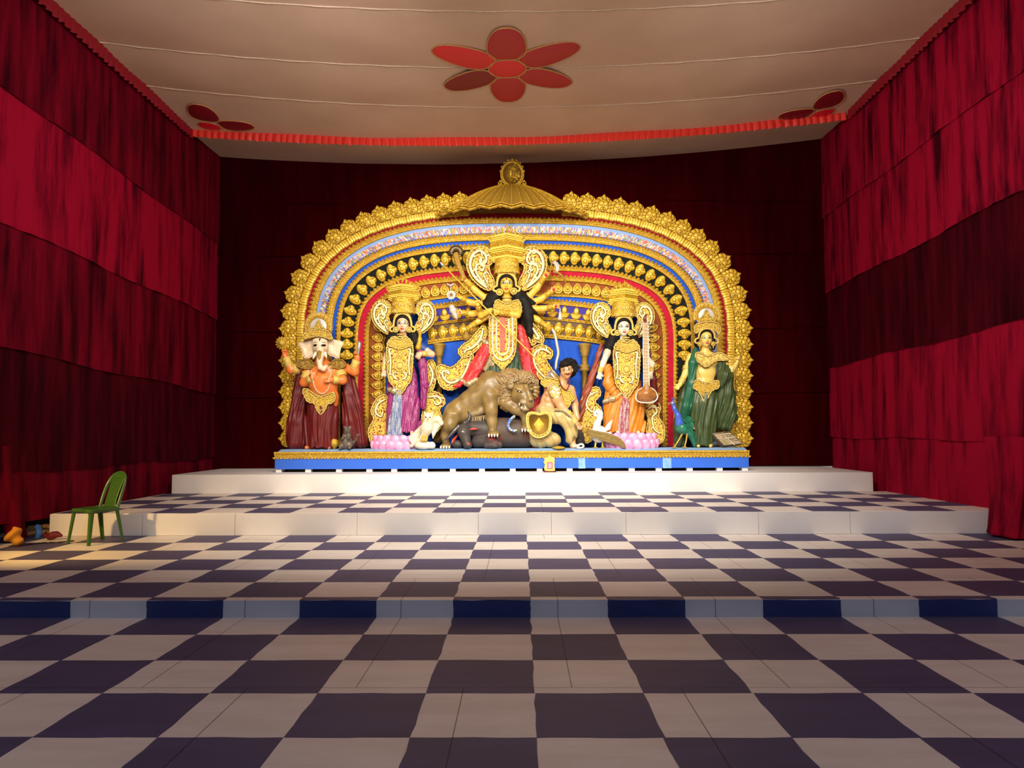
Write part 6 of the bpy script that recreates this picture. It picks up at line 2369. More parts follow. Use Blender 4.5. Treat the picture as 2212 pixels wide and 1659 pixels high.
for k in range(9):
    x = 1478 + 4.5 * (k % 3) + 2 * (k // 3)
    y = 908 + 9 * (k // 3) - 3 * (k % 3)
    g.tube([(x - 5, y - 2, 9 - k * .6), (x + 2, y + 2, 10 - k * .6), (x + 9, y + 7, 6 - k * .6)], [2, 4, 1], 7, flat=.5)
g.build('wing_feathers', M_PGREEN, pk, True, YPk)
g = MB()
for k in range(4):
    g.tube([(1486 + 3 * k, 908 + 4 * k, 2), (1494 + 2 * k, 912 + 5 * k, 2)], [3.4, 2], 6)
g.build('brown_wing_patch', mat('peacock_brown', (.30, .16, .09), .5), pk, True, YPk)
for x0, x1 in ((1474, 1456), (1484, 1478)):
    g = MB().tube([(x0, 936, 2), ((x0 + x1) / 2 + 1, 950, 3), (x1, fp - 1.5, 4)], [2.2, 1.6, 1.5], 7)
    for dx in (-7, -2, 4):
        g.tube([(x1, fp - 1.6, 4), (x1 + dx, fp - .9, 8)], [1.4, .7], 6)
    g.build('leg', mat('bird_leg_yellow', (.62, .38, .06), .45), pk, True, YPk)

# ------------------------------------------------------------------ tied stack of plaques
YT = 13.45
bk = thing('plaque_stack', base_at(1570, YT), 'string-tied stack of brown plaques with printed lettering leaning by the green robe', 'plaque')
M_PLK = mat('plaque_dark_edge', (.06, .03, .015), .5)
M_PLF = mat('plaque_parchment', (.36, .26, .13), .5, col2=(.46, .35, .19), nscale=9)
fb = FY(1570, YT)
quad = np.array([(1538, 936), (1577, 932), (1605, fb - 8), (1563, fb - 3)])
for k in range(4):
    g = MB().add(*slab(quad + [-1.2 * k, 1.0 * k], -2 * k, -2 * k + 1.6))
    g.build('plaque', M_PLK if k else M_PLF, bk, False, YT)


def onq(u, v):
    return quad[0] + (quad[1] - quad[0]) * u + (quad[3] - quad[0]) * v + (quad[0] - quad[1] + quad[2] - quad[3]) * u * v


g = MB()
g.tube(np.array([[*onq(u, v), 2.0] for u, v in ((.03, .04), (.97, .04), (.97, .96), (.03, .96))]), .9, 5, closed=True)
for r_, (v0, u0, u1) in enumerate(((.22, .36, .9), (.36, .30, .92), (.56, .44, .9), (.70, .46, .9))):
    u = u0
    while u < u1:
        w = rnd.uniform(.03, .08)
        g.tube([(*onq(u, v0), 1.9), (*onq(min(u + w, u1), v0 + rnd.uniform(-.05, .05)), 1.9)], .7, 4)
        u += w + .03
g.build('lettering', M_EYEB, bk, True, YT)
g = MB().add(*slab(np.array([onq(u, v) for u, v in ((.12, .55), (.30, .52), (.36, .85), (.18, .88))]), 1.2, 2.0))
g.build('printed_picture', mat('picture_green', (.14, .20, .06), .5, col2=(.45, .30, .10), nscale=60), bk, False, YT)
g = MB().tube([(*onq(.55, -.02), 2.4), (*onq(.5, .5), 2.4), (*onq(.56, 1.02), 2.4)], .6, 5).tube([(*onq(-.02, .42), 2.4), (*onq(.5, .45), 2.4), (*onq(1.02, .4), 2.4)], .6, 5)
g.build('string', M_PEARL, bk, True, YT)

# ------------------------------------------------------------------ lion
YL = 13.70
ln = thing('lion_statue', base_at(1045, YL), 'brown lion statue with shaggy mane mauling the black buffalo', 'lion figure')
M_LION = mat('lion_brown_enamel', (.27, .175, .05), .42, col2=(.17, .11, .035), nscale=7, coat=.15)
M_LIONB = mat('lion_pale_belly', (.36, .27, .14), .45, col2=(.29, .205, .09), nscale=7, coat=.1)
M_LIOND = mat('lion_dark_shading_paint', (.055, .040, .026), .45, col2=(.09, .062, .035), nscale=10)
M_MANE = mat('lion_mane_enamel', (.26, .165, .062), .45, col2=(.36, .24, .10), nscale=10, coat=.15)
fl_ = FY(962, YL)
B = Body(1.15, 8)
B.ell((988, 893, 0), (31, 28, 22), 0, rot=-.5)
B.cap((995, 884, 0), (1052, 846, 0), 25, 31)
B.ell((1060, 836, 0), (31, 34, 25), 0)
B.cap((1062, 826, 0), (1092, 834, 8), 24, 24, 0)
B.ell((1015, 893, 4), (30, 14, 15), 1, rot=-.35)
B.ell((1044, 884, 6), (22, 12, 14), 1, rot=-.4)
# near hind leg
B.chain([(978, 900, 14), (972, 918, 20), (962, 940, 12), (966, fl_ - 10, 16)], [21, 15, 9, 7.5], 0, 6)
B.ell((965, fl_ - 6, 20), (12, 6.2, 13), 0, 3)
# near foreleg, planted on the buffalo
B.chain([(1058, 858, 18), (1062, 886, 24), (1064, 912, 26), (1066, 932, 30)], [20, 13.5, 10.5, 8.5], 0, 6)
B.ell((1067, 936, 34), (13, 6.5, 11), 0, 3)
# far foreleg reaching
B.chain([(1090, 868, 16), (1112, 884, 24), (1132, 892, 28), (1136, 918, 30)], [15, 12, 10, 8], 0, 5)
B.ell((1137, 924, 33), (11.5, 7, 10), 0, 3)
for cx_, cy_, cd_, n_ in ((965, fl_ - 4, 30, 4), (1067, 938, 43, 4), (1137, 927, 41, 4)):
    for k in range(n_):
        B.ell((cx_ + (k - 1.5) * 6, cy_ + .5, cd_), (3.2, 4, 4.5), 0, 1)
# head
B.ell((1128, 852, 24), (26, 27, 24), 0, 6)
B.cap((1132, 858, 40), (1143, 873, 50), 15, 10.5, 0, 5)
B.cap((1136, 838, 44), (1146, 866, 56), 6, 5.5, 0, 4)
B.ell((1146, 869, 57), (6.5, 4.5, 4.5), 1, 2)
B.ell((1132, 872, 50), (10, 6.5, 8), 1, 3, rot=.2)
B.ell((1133, 884, 42), (11, 6, 10), 1, 3, rot=.15)
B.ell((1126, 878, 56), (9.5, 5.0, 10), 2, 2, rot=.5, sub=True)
B.ell((1121, 843, 44), (8, 4, 4), 0, 2, rot=.25)
B.ell((1147, 843, 44), (6, 4, 4), 0, 2, rot=-.25)
# near ear
B.ell((1103, 834, 44), (8.5, 9, 5), 0, 3)
B.cap((1106, 836, 40), (1114, 842, 32), 6, 8, 0, 3)
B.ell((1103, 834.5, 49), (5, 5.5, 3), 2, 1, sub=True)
B.build('body', [M_LION, M_LIONB, M_LIOND], ln, YL, lambda X, Yy, D: .55 * np.sin(X * .22 + Yy * .11) * np.sin(Yy * .19 - X * .09))
bv = B.bvh()
for ex, ey, w in ((1122, 848.5, 5.2), (1147, 847.5, 4)):
    o = decal(bv, [(ex - w, ey - .5), (ex, ey - 2.4), (ex + w, ey + 1.5), (ex, ey + 2)], 'eye', M_EYEB, ln, YL, .5)
    decal(bv, [(ex - w * .35, ey), (ex, ey - .9), (ex + w * .4, ey + .6), (ex, ey + .9)], 'eye_white', M_EYEW, o, YL, .9, 2)
    decal(bv, [(ex - w * .9, ey - 4.2), (ex, ey - 5.6), (ex + w * .8, ey - 3), (ex, ey - 3.6)], 'pale_brow', M_LIONB, ln, YL, .4, 2)
decal(bv, [(1141, 869), (1146, 866), (1151, 868), (1147, 872)], 'nose', M_LIOND, ln, YL, .6, 2)
for x, y, dx in ((1122, 873, 1), (1133, 876, 1), (1127, 883, -1), (1135, 883, -1)):
    g = MB().tube([(x, y, 51), (x + .5, y + 5 * dx, 54)], [1.7, .4], 6)
    g.build('fang', M_PEARL, ln, True, YL)
for cx_, cy_, cd_ in ((965, fl_ - 3, 34), (1067, 940, 46), (1137, 929, 45)):
    for k in range(4):
        x = cx_ + (k - 1.5) * 6
        g = MB().tube([(x, cy_ - 2, cd_), (x, cy_ + 1, cd_ + 3), (x, min(cy_ + 4, fl_ - .3), cd_ + 3)], [1.8, 1.6, .5], 6)
        g.build('claw', M_PEARL, ln, True, YL)
Hn = Body(1.2, 5)
Hn.ell((1104, 826, 14), (36, 30, 24))
Hn.ell((1130, 822, 24), (27, 21, 22))
Hn.ell((1095, 856, 12), (22, 34, 20))
Hn.ell((1155, 840, 22), (10, 24, 16))
Hn.ell((1130, 856, 52), (24, 27, 30), k=3, sub=True)
Hn.ell((1103, 834, 48), (11, 11, 16), k=3, sub=True)


def mane_disp(X, Yy, D):
    a = np.arctan2(Yy - 850, X - 1128)
    r = np.hypot(Yy - 850, X - 1128)
    return 1.1 * np.sin(a * 23 + 2.4 * np.sin(r * .14) + D * .05) + .8 * np.sin(a * 47 - r * .25 + 1.5 * np.sin(D * .2))


Hn.build('mane', M_MANE, ln, YL, mane_disp)
bvM = Hn.bvh()
g = MB()
for k in range(120):          # combed locks lying on the mane
    a = rnd.uniform(-3.9, .5)
    r0 = rnd.uniform(25, 40)
    r1 = r0 + rnd.uniform(14, 24)
    ph = rnd.uniform(0, 6)
    p = []
    for r in np.linspace(r0, r1, 8):
        b_ = a + .10 * math.sin(r * .22 + ph) - .006 * (r - r0)
        x, y = 1128 + r * 1.02 * math.cos(b_), 850 + r * .98 * math.sin(b_)
        h_ = bvM.ray_cast(Vector((x, y, 400)), Vector((0, 0, -1)))[0]
        if h_ is None:
            break
        p.append((x, y, h_[2] + .5))
    if len(p) > 4:
        g.tube(p, np.interp(np.linspace(0, 1, len(p)), [0, .4, 1], [.9, 1.7, .4]), 5)
g.build('mane_locks', M_MANE, ln, True, YL)['kind'] = 'stuff'
g = MB()
for x, y in ((1104, 828), (1110, 824), (1117, 821), (1124, 818), (1138, 817), (1146, 820), (1152, 825)):
    p = spiral((x, y), 4.2, rnd.uniform(0, 6), 1.2, 46, 12)
    g.tube(p, np.linspace(1.8, 1.0, 12), 6)
g.build('brow_curls', M_LIONB, ln, True, YL)['kind'] = 'stuff'
g = MB()
for k in range(16):
    x = 1012 + 2.9 * k
    y = 907 - .55 * (x - 1012) * .3
    g.tube([(x, y - 4, 16), (x + rnd.uniform(-1, 1), y + 2, 18), (x + rnd.uniform(-2, 2), y + 7, 17)], [1.8, 1.5, .4], 5)
g.build('belly_fringe', M_LIONB, ln, True, YL)

# ------------------------------------------------------------------ buffalo
YF = 13.72
bf = thing('buffalo_statue', base_at(1070, YF), 'fallen charcoal-black buffalo statue with curved horns beneath the lion', 'buffalo figure')
M_BUF = mat('buffalo_charcoal_enamel', (.045, .037, .034), .5, col2=(.068, .054, .046), nscale=7, spec=.3)
M_BUFB = mat('buffalo_brown_flank', (.085, .056, .042), .55, col2=(.105, .072, .055), nscale=6, spec=.25)
fb_ = FY(1080, YF)
B = Body(1.2, 8)
B.cap((1072, 934, 0), (1136, 934, 0), fb_ - 936, fb_ - 936, 1)
B.cap((1060, 930, 6), (1020, 926, 14), 25, 18, 0)
B.ell((1005, 930, 26), (15, 17, 15), 0, 6, rot=.2)
B.cap((1004, 934, 32), (1012, 958, 38), 13, 9, 0, 5)
B.ell((1013, 961, 40), (9.5, 7, 8), 0, 3)
B.ell((996, 930, 38), (4, 3, 3), 0, 1.5)
B.ell((1006, 937, 44), (3.5, 3, 2), 0, 1.5)
B.chain([(1030, fb_ - 13, 20), (1062, fb_ - 15, 30), (1080, fb_ - 8, 34)], [11, 12, 7], 0, 5)
B.chain([(1052, fb_ - 6, 36), (1072, fb_ - 6, 40)], [6, 5.5], 0, 3)
B.ell((990, fb_ - 9, 22), (13, 9, 12), 0, 4)
B.build('body', [M_BUF, M_BUFB], bf, YF)
bv = B.bvh()
o = decal(bv, [(1000.8, 932), (1003, 930.8), (1005.2, 932.3), (1003, 933.8)], 'eye', M_EYEW, bf, YF, .6, 2)
decal(bv, [(1001.8, 932.2), (1003.2, 931.2), (1004.6, 932.4), (1003.2, 933.4)], 'iris', M_EYEB, o, YF, .9, 2)
decal(bv, [(1014, 957), (1018, 956), (1019, 959), (1015, 960)], 'nostril', M_BINDI, bf, YF, .5, 2)
M_HORN = mat('buffalo_horn', (.030, .028, .028), .3, col2=(.06, .055, .05), nscale=30, coat=.3)
for pts in ([(994, 921, 26), (984, 931, 32), (972, 944, 36), (959, 953, 38)], [(1006, 915, 24), (1014, 908, 26), (1017, 897, 26), (1011, 888, 24)]):
    p = smooth_poly(pts, 6, False)
    g = MB().tube(p, np.linspace(6.8, .8, len(p)) * (1 + .05 * np.sin(np.arange(len(p)) * 2.2)), 10)
    g.build('horn', M_HORN, bf, True, YF)
M_EARR = mat('ear_inner_red', (.52, .035, .015), .45)
for pts in ([(1018, 928, 34), (1026, 926, 36), (1036, 927, 34)], [(990, 940, 24), (982, 950, 26), (977, 958, 26)]):
    g = MB().tube(pts, [2.5, 4.6, .8], 8, flat=.5)
    o = g.build('ear', M_BUF, bf, True, YF)
    g = MB().tube(np.array(pts) + [0, 0, 2.2], [1.2, 3, .4], 8, flat=.35)
    g.build('ear_inner', M_EARR, o, True, YF)
M_BLOOD = mat('painted_blood_enamel', (.26, .008, .008), .25, coat=.4)
for k, (x, y, L_) in enumerate([(1056, 941, 8), (1060, 942, 14), (1065, 943, 17), (1071, 942, 9), (1077, 941, 18), (1081, 939, 10), (1130, 932, 14), (1135, 932, 20), (1141, 932, 12)]):
    z0 = drop(bv, x, y + 3, .4, 36)
    pts = [(x + .8 * math.sin(t * 3 + k), y + L_ * t, drop(bv, x, min(y + L_ * t, fb_ - 3), .6, z0)) for t in np.linspace(0, 1, 7)]
    g = MB().tube(pts, np.linspace(1.5, .7, 7), 6)
    g.build('blood_streak', M_BLOOD, bf, True, YF)
p = smooth_poly([(1240, 866, -2), (1248, 874, 0), (1251, 885, 2), (1244, 892, 2), (1238, 888, 0)], 6, False)
g = MB().tube(p, np.linspace(6, 2.5, len(p)), 10)
p2_ = smooth_poly([(1238, 884, -4), (1242, 910, -4), (1250, 935, -4), (1252, FY(1252, YF) - 6, -4)], 6, False)
g.tube(p2_, np.linspace(5, 13, len(p2_)) * np.r_[np.ones(len(p2_) - 1), .5], 12)
g.build('black_hindquarter_and_tail', M_BUF, bf, True, YF)
p = smooth_poly([(1113, 899, 26), (1104, 906, 28), (1098, 918, 29), (1102, 927, 30), (1112, 931, 30), (1116, 927, 31)], 6, False)
v_, f_ = tube(p, np.r_[1.2, np.full(len(p) - 3, 3.2), 2.4, 1.0], 9)
tag(obj('toy_snake', PX(v_, 13.62), f_, M_SNAKE), 'curled blue and yellow painted snake piece lying against the dark buffalo flank', 'snake')

# ------------------------------------------------------------------ kneeling man
YX = 13.62
dm = thing('kneeling_man_statue', base_at(1190, YX), 'bare-backed moustached man statue kneeling under the trident, head turned up', 'statue', 'painted clay idols on the altar')
fx_ = FY(1190, YX)
B = Body(1.05, 6)
qX = head(B, (1223, 801, 14), .82, 0, -.18, -.35)
B.cap((1221, 812, 8), (1212, 832, 2), 9, 10.5)
B.ell((1206, 846, 2), (30, 21, 17), 0, 8, rot=.25)
B.ell((1190, 868, 0), (23, 26, 17), 0, 9, rot=.35)
B.ell((1176, 890, 0), (23, 18, 18), 0, 8)
for y in (852, 866, 878):
    B.ell((1187, y, 15), (10, 6, 4), 0, 4, rot=.3)
B.ell((1190, 836, 4), (15, 12, 14), 0, 6)
B.chain([(1192, 838, 16), (1202, 862, 24), (1212, 880, 26), (1228, 900, 30), (1244, 916, 32)], [12, 11.5, 9, 7.5, 5.5], 0, 4)
hand(B, (1246, 919, 32), (.75, .6, .1), (.2, -.4, .9), 19, 1.0, 1)
B.cap((1232, 842, 0), (1240, 872, 2), 10.5, 8.5)
B.cap((1240, 872, 2), (1246, 905, 14), 8, 5.5)
B.cap((1234, 935, 18), (1236, fx_ - 8, 20), 8.5, 6)
B.chain([(1236, fx_ - 5, 22), (1247, fx_ - 3.5, 28)], [5, 3.6])
B.build('body', SK_T, dm, YX)
bv = B.bvh()
face_paint(bv, qX, .82, dm, YX, big=.85, third=None, look=-.6)
decal(bv, [qX(x, y, 0)[:2] for x, y in ((-9, 12.5), (-4, 9.2), (0, 10), (4, 9.2), (9, 12.5), (4, 11.2), (0, 11.2), (-4, 11.2))], 'moustache', M_HAIR, dm, YX, 1.0, 2, 3)
H_ = Body(1.2, 4)
H_.ell((1228, 793, 4), (19, 17, 16))
H_.ell(qX(1, -15, 7), (13.5, 7.5, 13), rot=-.18)
for k in range(16):
    a = k * .42
    H_.ell((1228 + 17 * math.cos(a), 793 + 15 * math.sin(a) * (1 if math.sin(a) < 0 else 1.3), 4 + 6 * math.sin(k * 1.7)), (5, 5, 6))
qh = qX(0, 10, 22)
H_.ell(qh, (11.5, 13, 20), k=2, sub=True)
H_.build('curly_hair', M_HAIR, dm, YX, lambda X, Yy, D: 1.0 * np.sin(X * .9) * np.sin(Yy * .9))
s_ = Body(1.25, 6)
s_.chain([(1176, 898, 4), (1163, 930, 8), (1164, fx_ - 22, 8)], [21, 22, 21])
s_.chain([(1168, fx_ - 21, 8), (1196, fx_ - 18, 10)], [20, 15])
s_.chain([(1182, 900, 12), (1210, 898, 22), (1228, 910, 24), (1234, 934, 22), (1229, 950, 20)], [18, 17, 16, 12, 10])
M_DHOTI = mat('cream_gold_silk', (.55, .42, .16), .42, col2=(.44, .32, .11), nscale=7, sheen=.2)
s_.build('cream_dhoti', M_DHOTI, dm, YX, folds(.30, 1.7, -.55, 920))
g = MB()
p = smooth_poly([(1196, 888, 36), (1214, 890, 40), (1230, 904, 40), (1240, 924, 34), (1238, 944, 30), (1230, 956, 26)], 5, False)
g.tube(p, 2.2, 7, flat=.5)
g.build('black_dhoti_border', mat('black_gold_braid', (.05, .04, .02), .5, col2=(.30, .22, .08), nscale=90), dm, True, YX)
ornament('armlet_plaque', [(1190, 836), (1198, 832), (1205, 838), (1208, 850), (1202, 862), (1194, 860), (1187, 850)], dm, YX, 34, 101, rmax=4, tries=160, back=M_PEARL)
ornament('chest_ornament', [(1210, 836), (1222, 842), (1232, 848), (1240, 862), (1232, 868), (1226, 880), (1216, 872), (1210, 858)], dm, YX, 22, 102, rmax=4, tries=220, back=M_GOLD)
ornament('shoulder_ornament', [(1168, 826), (1180, 818), (1196, 820), (1208, 826), (1204, 836), (1190, 834), (1176, 836)], dm, YX, 20, 103, rmax=4, tries=200, back=M_GOLD)
garland(dm, [(1207, 822), (1212, 836), (1222, 844), (1228, 832), (1228, 822)], 24, 1.7, mat('red_beads', (.25, .02, .02), .35), YX, 'red_bead_necklace', 3.2)
g = MB()
bangle(g, (1222, 893, 29), (1228, 900, 30), 9)
bangle(g, (1236, 908, 31), (1242, 914, 32), 7)
g.build('forearm_cuff', M_GOLD2, dm, True, YX)
g = MB().tube(smooth_poly([(1236, fx_ - 4, 26), (1244, fx_ - 6, 30), (1254, fx_ - 9, 32), (1258, fx_ - 5, 32), (1254, fx_ - 1.5, 32), (1244, fx_ - 1.5, 30)], 4, False), 2.2, 7)
g.build('curled_slipper', M_PEARL, dm, True, YX)

# round shield hanging at his hip
YSh = 13.32
sh = thing('shield', tuple(PX(np.array([[1164, 916, 0.]]), YSh)[0]), 'ornate gold shield with diamond boss at the hip of the kneeling man', 'shield')
o_ = smooth_poly([(1139, 896), (1150, 891), (1165, 894), (1180, 891), (1189, 897), (1190, 918), (1184, 936), (1165, 945), (1148, 938), (1139, 918)], 5)
g = MB().add(*slab(o_, -2, 2, 1.5))
g.build('shield_plate', M_ANTIQ, sh, True, YSh)
g = MB().tube(np.c_[o_, np.full(len(o_), 2.5)], 2.4, 7, closed=True)
P_ = o_.mean(0) + (o_ - o_.mean(0)) * .86
g.tube(np.c_[P_, np.full(len(o_), 3)], 1.2, 6, closed=True)
for k in range(0, len(o_), 2):
    q_ = o_.mean(0) + (o_[k] - o_.mean(0)) * .93
    disc(g, q_, 1.7, 2.5, 1.8, 8)
g.build('shield_rim', M_GOLD2, sh, True, YSh)
g = MB()
c = np.array([1164, 917.])
g.add(np.array([(c[0], c[1] - 15, 2), (c[0] + 11, c[1], 2), (c[0], c[1] + 15, 2), (c[0] - 11, c[1], 2), (c[0], c[1] - 6, 6), (c[0] + 5, c[1], 6), (c[0], c[1] + 6, 6), (c[0] - 5, c[1], 6)]), [(0, 1, 5, 4), (1, 2, 6, 5), (2, 3, 7, 6), (3, 0, 4, 7), (4, 5, 6, 7)])
g.build('diamond_boss', M_GOLDP, sh, False, YSh)
# his broad sword lying forward
YW = 13.36
sw = thing('broad_sword', base_at(1300, YW), 'broad dull-gold sword held low by the kneeling man in front of the swan', 'sword')
g = MB().add(*slab(smooth_poly([(1262, 926), (1276, 928), (1296, 932), (1318, 937), (1340, 947), (1350, 960), (1350, FY(1350, YW) - 1), (1334, 962), (1312, 956), (1290, 948), (1272, 940)], 4), -1.5, 1.5, 1))
g.build('blade', mat('dull_gold_blade', (.30, .21, .06), .35, metal=.4, col2=(.20, .14, .04), nscale=30), sw, False, YW)
g = MB().tube(smooth_poly([(1266, 930, 2), (1292, 935, 2), (1320, 942, 2), (1342, 954, 2)], 5, False), .8, 6).tube(smooth_poly([(1268, 935, 2), (1292, 943, 2), (1316, 951, 2), (1338, 960, 2)], 5, False), .8, 6)
g.build('blade_fullers', M_ANTIQ, sw, True, YW)
g = MB().tube([(1240, 912, 2), (1264, 931, 2)], [3, 3], 8)
disc(g, (1263, 930), 6.5, 0, 3, 12)
g.build('hilt', M_ANTIQ, sw, True, YW)
# gilt dish by his foot
g = MB()
fd = FY(1207, 13.36)
g.add(*lathe([(10, 0), (13, -2.5), (14, -4), (13, -5), (8, -6.5), (2, -7.5)], 22, 0, (1207, fd, 0), ripple=.04, nr=11))
v_ = PX(g.V(), 13.36)
tag(obj('gilt_dish', v_, g.f, M_GOLD), 'small round gilt lid lying on the altar by the bare foot', 'dish')

# ------------------------------------------------------------------ owl on a shell
YO = 13.38
fo_ = FY(918, YO)
B = Body(1.2, 4)
M_SHELL = mat('cream_shell_enamel', (.70, .58, .44), .35, col2=(.78, .70, .58), nscale=6, coat=.25)
B.ell((912, fo_ - 9, 0), (17, 9, 13), 0)
B.cap((918, fo_ - 10, 2), (935, fo_ - 8, 4), 9, 6)
B.ell((934, fo_ - 10, 5), (6, 7, 6), 0)
v_, f_, l_ = B.mesh()
tag(obj('cream_conch', PX(v_, YO), f_, M_SHELL), 'large cream shell lying on the altar under the white owl', 'shell')
ow = thing('owl_statue', tuple(PX(np.array([[918, fo_ - 18, 0.]]), YO)[0]), 'white owl figure with spread wing perched on the cream shell', 'owl figure')
M_OWL = mat('owl_white_enamel', (.74, .66, .48), .45, col2=(.64, .54, .36), nscale=16, bump=('noise', 60, .5, .012))
B = Body(1.0, 4)
B.ell((926, 903, 4), (11.5, 12, 11))
B.chain([(926, 910, 2), (923, 925, 2), (918, 940, 0)], [12, 13, 8])
B.chain([(915, 935, 0), (902, 950, 0), (889, 963, 0)], [8, 6, 4])
for sx in (-1, 1):
    B.chain([(926 + sx * 7, 895, 4), (926 + sx * 9.5, 889, 3)], [3, 1])
    B.ell((926 + sx * 4.4, 902, 12.5), (4.6, 4.6, 2.5), k=1)
B.build('body', M_OWL, ow, YO)
bv = B.bvh()
for ex in (921.5, 930.5):
    decal(bv, [(ex - 2.4, 901), (ex, 899.8), (ex + 2.4, 901), (ex, 903)], 'eye', M_EYEB, ow, YO, .4, 2)
g = MB().tube([(926, 903, 15), (926, 907, 18), (926, 910, 17)], [1.8, 1.5, .3], 7)
g.build('beak', mat('bird_leg_yellow', (.62, .38, .06), .45), ow, True, YO)


def feather_wing(pts, tips, name, th=.35):
    g = MB()
    for a, b_ in zip(pts, tips):
        a, b_ = np.array(a, float), np.array(b_, float)
        g.tube([a, a + (b_ - a) * .5, b_], [2.6, 3.2, 1.0], 7, flat=th)
    return g


g = feather_wing([(934 + 1.2 * k, 908 - .3 * k, 4) for k in range(8)], [(936 + 2.4 * k, 947 - 4.2 * k, 5) for k in range(8)], 'w')
B_ = Body(1.2, 3)
B_.chain([(934, 908, 2), (946, 905, 2), (953, 914, 2)], [6, 7, 6])
B_.build('spread_wing', M_OWL, ow, YO)
g.build('wing_feathers', M_OWL, ow, True, YO)
g = feather_wing([(914 - .6 * k, 918 + 2.5 * k, 8) for k in range(8)], [(884 + 1.2 * k, 948 + 2.0 * k, 5) for k in range(8)], 'w')
g.build('wing_feathers', M_OWL, ow, True, YO)
g = MB()
for k in range(4):
    x = 913 + 3.4 * k
    g.tube([(x + 1, 940, 6), (x, fo_ - 21, 12), (x - 1.5, fo_ - 17.5, 14)], [2.2, 1.8, 1], 6)
g.build('talons', mat('bird_leg_yellow', (.62, .38, .06), .45), ow, True, YO)

# ------------------------------------------------------------------ swan
YSw = 13.50
sn = thing('swan_statue', base_at(1292, YSw), 'white swan figure with lifted wing and orange legs before the orange sari', 'swan figure')
fs = FY(1290, YSw)
M_SWAN = mat('swan_white_enamel', (.80, .77, .70), .4, col2=(.74, .70, .62), nscale=9, coat=.15)
B = Body(1.0, 5)
B.ell((1294, 938, 0), (17, 19, 14), rot=.3)
B.chain([(1288, 930, 4), (1289, 915, 7), (1296, 902, 6), (1297, 893, 6), (1291, 889, 8), (1286, 894, 10), (1285, 899, 11)], [10, 7, 5, 4.2, 4.2, 4.6, 3.6])
B.chain([(1304, 942, -2), (1318, 936, -4)], [9, 4])
B.build('body', M_SWAN, sn, YSw)
bv = B.bvh()
decal(bv, [(1286, 893.5), (1287.5, 892.5), (1289, 893.5), (1287.5, 894.7)], 'eye', M_EYEB, sn, YSw, .4, 2)
g = MB().tube([(1285, 899, 12), (1283.5, 905, 13), (1282.5, 910, 13)], [3, 2.4, .6], 8)
g.build('beak', mat('beak_orange', (.70, .42, .05), .4), sn, True, YSw)
g = feather_wing([(1304 + 1.0 * k, 930 - 1.2 * k, 6 - k * .3) for k in range(7)], [(1318 + .8 * k, 926 - 3.2 * k, 4) for k in range(7)], 'w')
g.build('wing_feathers', M_SWAN, sn, True, YSw)
for x0, x1 in ((1287, 1285), (1301, 1301)):
    g = MB().tube([(x0, 952, 4), (x1, fs - 2, 6)], [2.4, 1.8], 7)
    for dx in (-4.5, 0, 4.5):
        g.tube([(x1, fs - 2, 6), (x1 + dx, fs - 1, 12)], [1.6, .8], 6)
    g.build('leg', mat('beak_orange', (.70, .42, .05), .4), sn, True, YSw)

# ------------------------------------------------------------------ green plastic chair
M_CH = mat('olive_green_plastic', (.045, .125, .018), .32, col2=(.055, .145, .022), nscale=4, coat=.15)
ctr = atZ(203, 1172, Z1)
chx, chy = -5.095, 9.0
ROTC = math.radians(-118)       # direction the sitter faces
ch = thing('plastic_chair', (chx, chy, Z1 + .003), 'green moulded plastic chair standing empty at the edge of the platform', 'chair')
ca, sa = math.cos(ROTC), math.sin(ROTC)


def CH(v):
    """local chair frame (x forward, y left, z up) to world"""
    v = np.asarray(v, float) * [.80, .84, .93]
    return np.c_[chx + v[:, 0] * ca - v[:, 1] * sa, chy + v[:, 0] * sa + v[:, 1] * ca, Z1 + .003 + v[:, 2]]


def chair_part(name, v, f, smooth=True):
    return obj(name, CH(v), f, M_CH, ch, smooth)


# seat: dished panel with rounded front lip
nx, ny = 14, 14
v = []
for i in range(nx + 1):
    for j in range(ny + 1):
        u, w = -1 + 2 * i / nx, -1 + 2 * j / ny
        x, y = .215 * u, .215 * w * (1 - .08 * (u < 0) * abs(u))
        z = .445 - .018 * (1 - w * w) * (1 - u * u) - .03 * max(0, u - .7) ** 2 * 8 - .012 * w ** 6
        v.append((x, y, z))
f = [(i * (ny + 1) + j, (i + 1) * (ny + 1) + j, (i + 1) * (ny + 1) + j + 1, i * (ny + 1) + j + 1) for i in range(nx) for j in range(ny)]
o = chair_part('seat', v, f)
md = o.modifiers.new('thickness', 'SOLIDIFY')
md.thickness = .012
md.offset = -1
g = MB()
ou = np.array([(-.215, -.2), (.215, -.215), (.225, 0), (.215, .215), (-.215, .2), (-.225, 0)])
P_ = smooth_poly(ou[:, :2], 6)
P_ = np.array([(x, y) for x, y in P_])
n_ = len(P_)
vv = np.r_[np.c_[P_, np.full(n_, .445)], np.c_[P_ * 1.012, np.full(n_, .40)], np.c_[P_ * .97, np.full(n_, .40)], np.c_[P_ * .97, np.full(n_, .44)]]
ff = [(a * n_ + i, a * n_ + (i + 1) % n_, (a + 1) * n_ + (i + 1) % n_, (a + 1) * n_ + i) for a in range(3) for i in range(n_)]
chair_part('seat_apron', vv, ff)
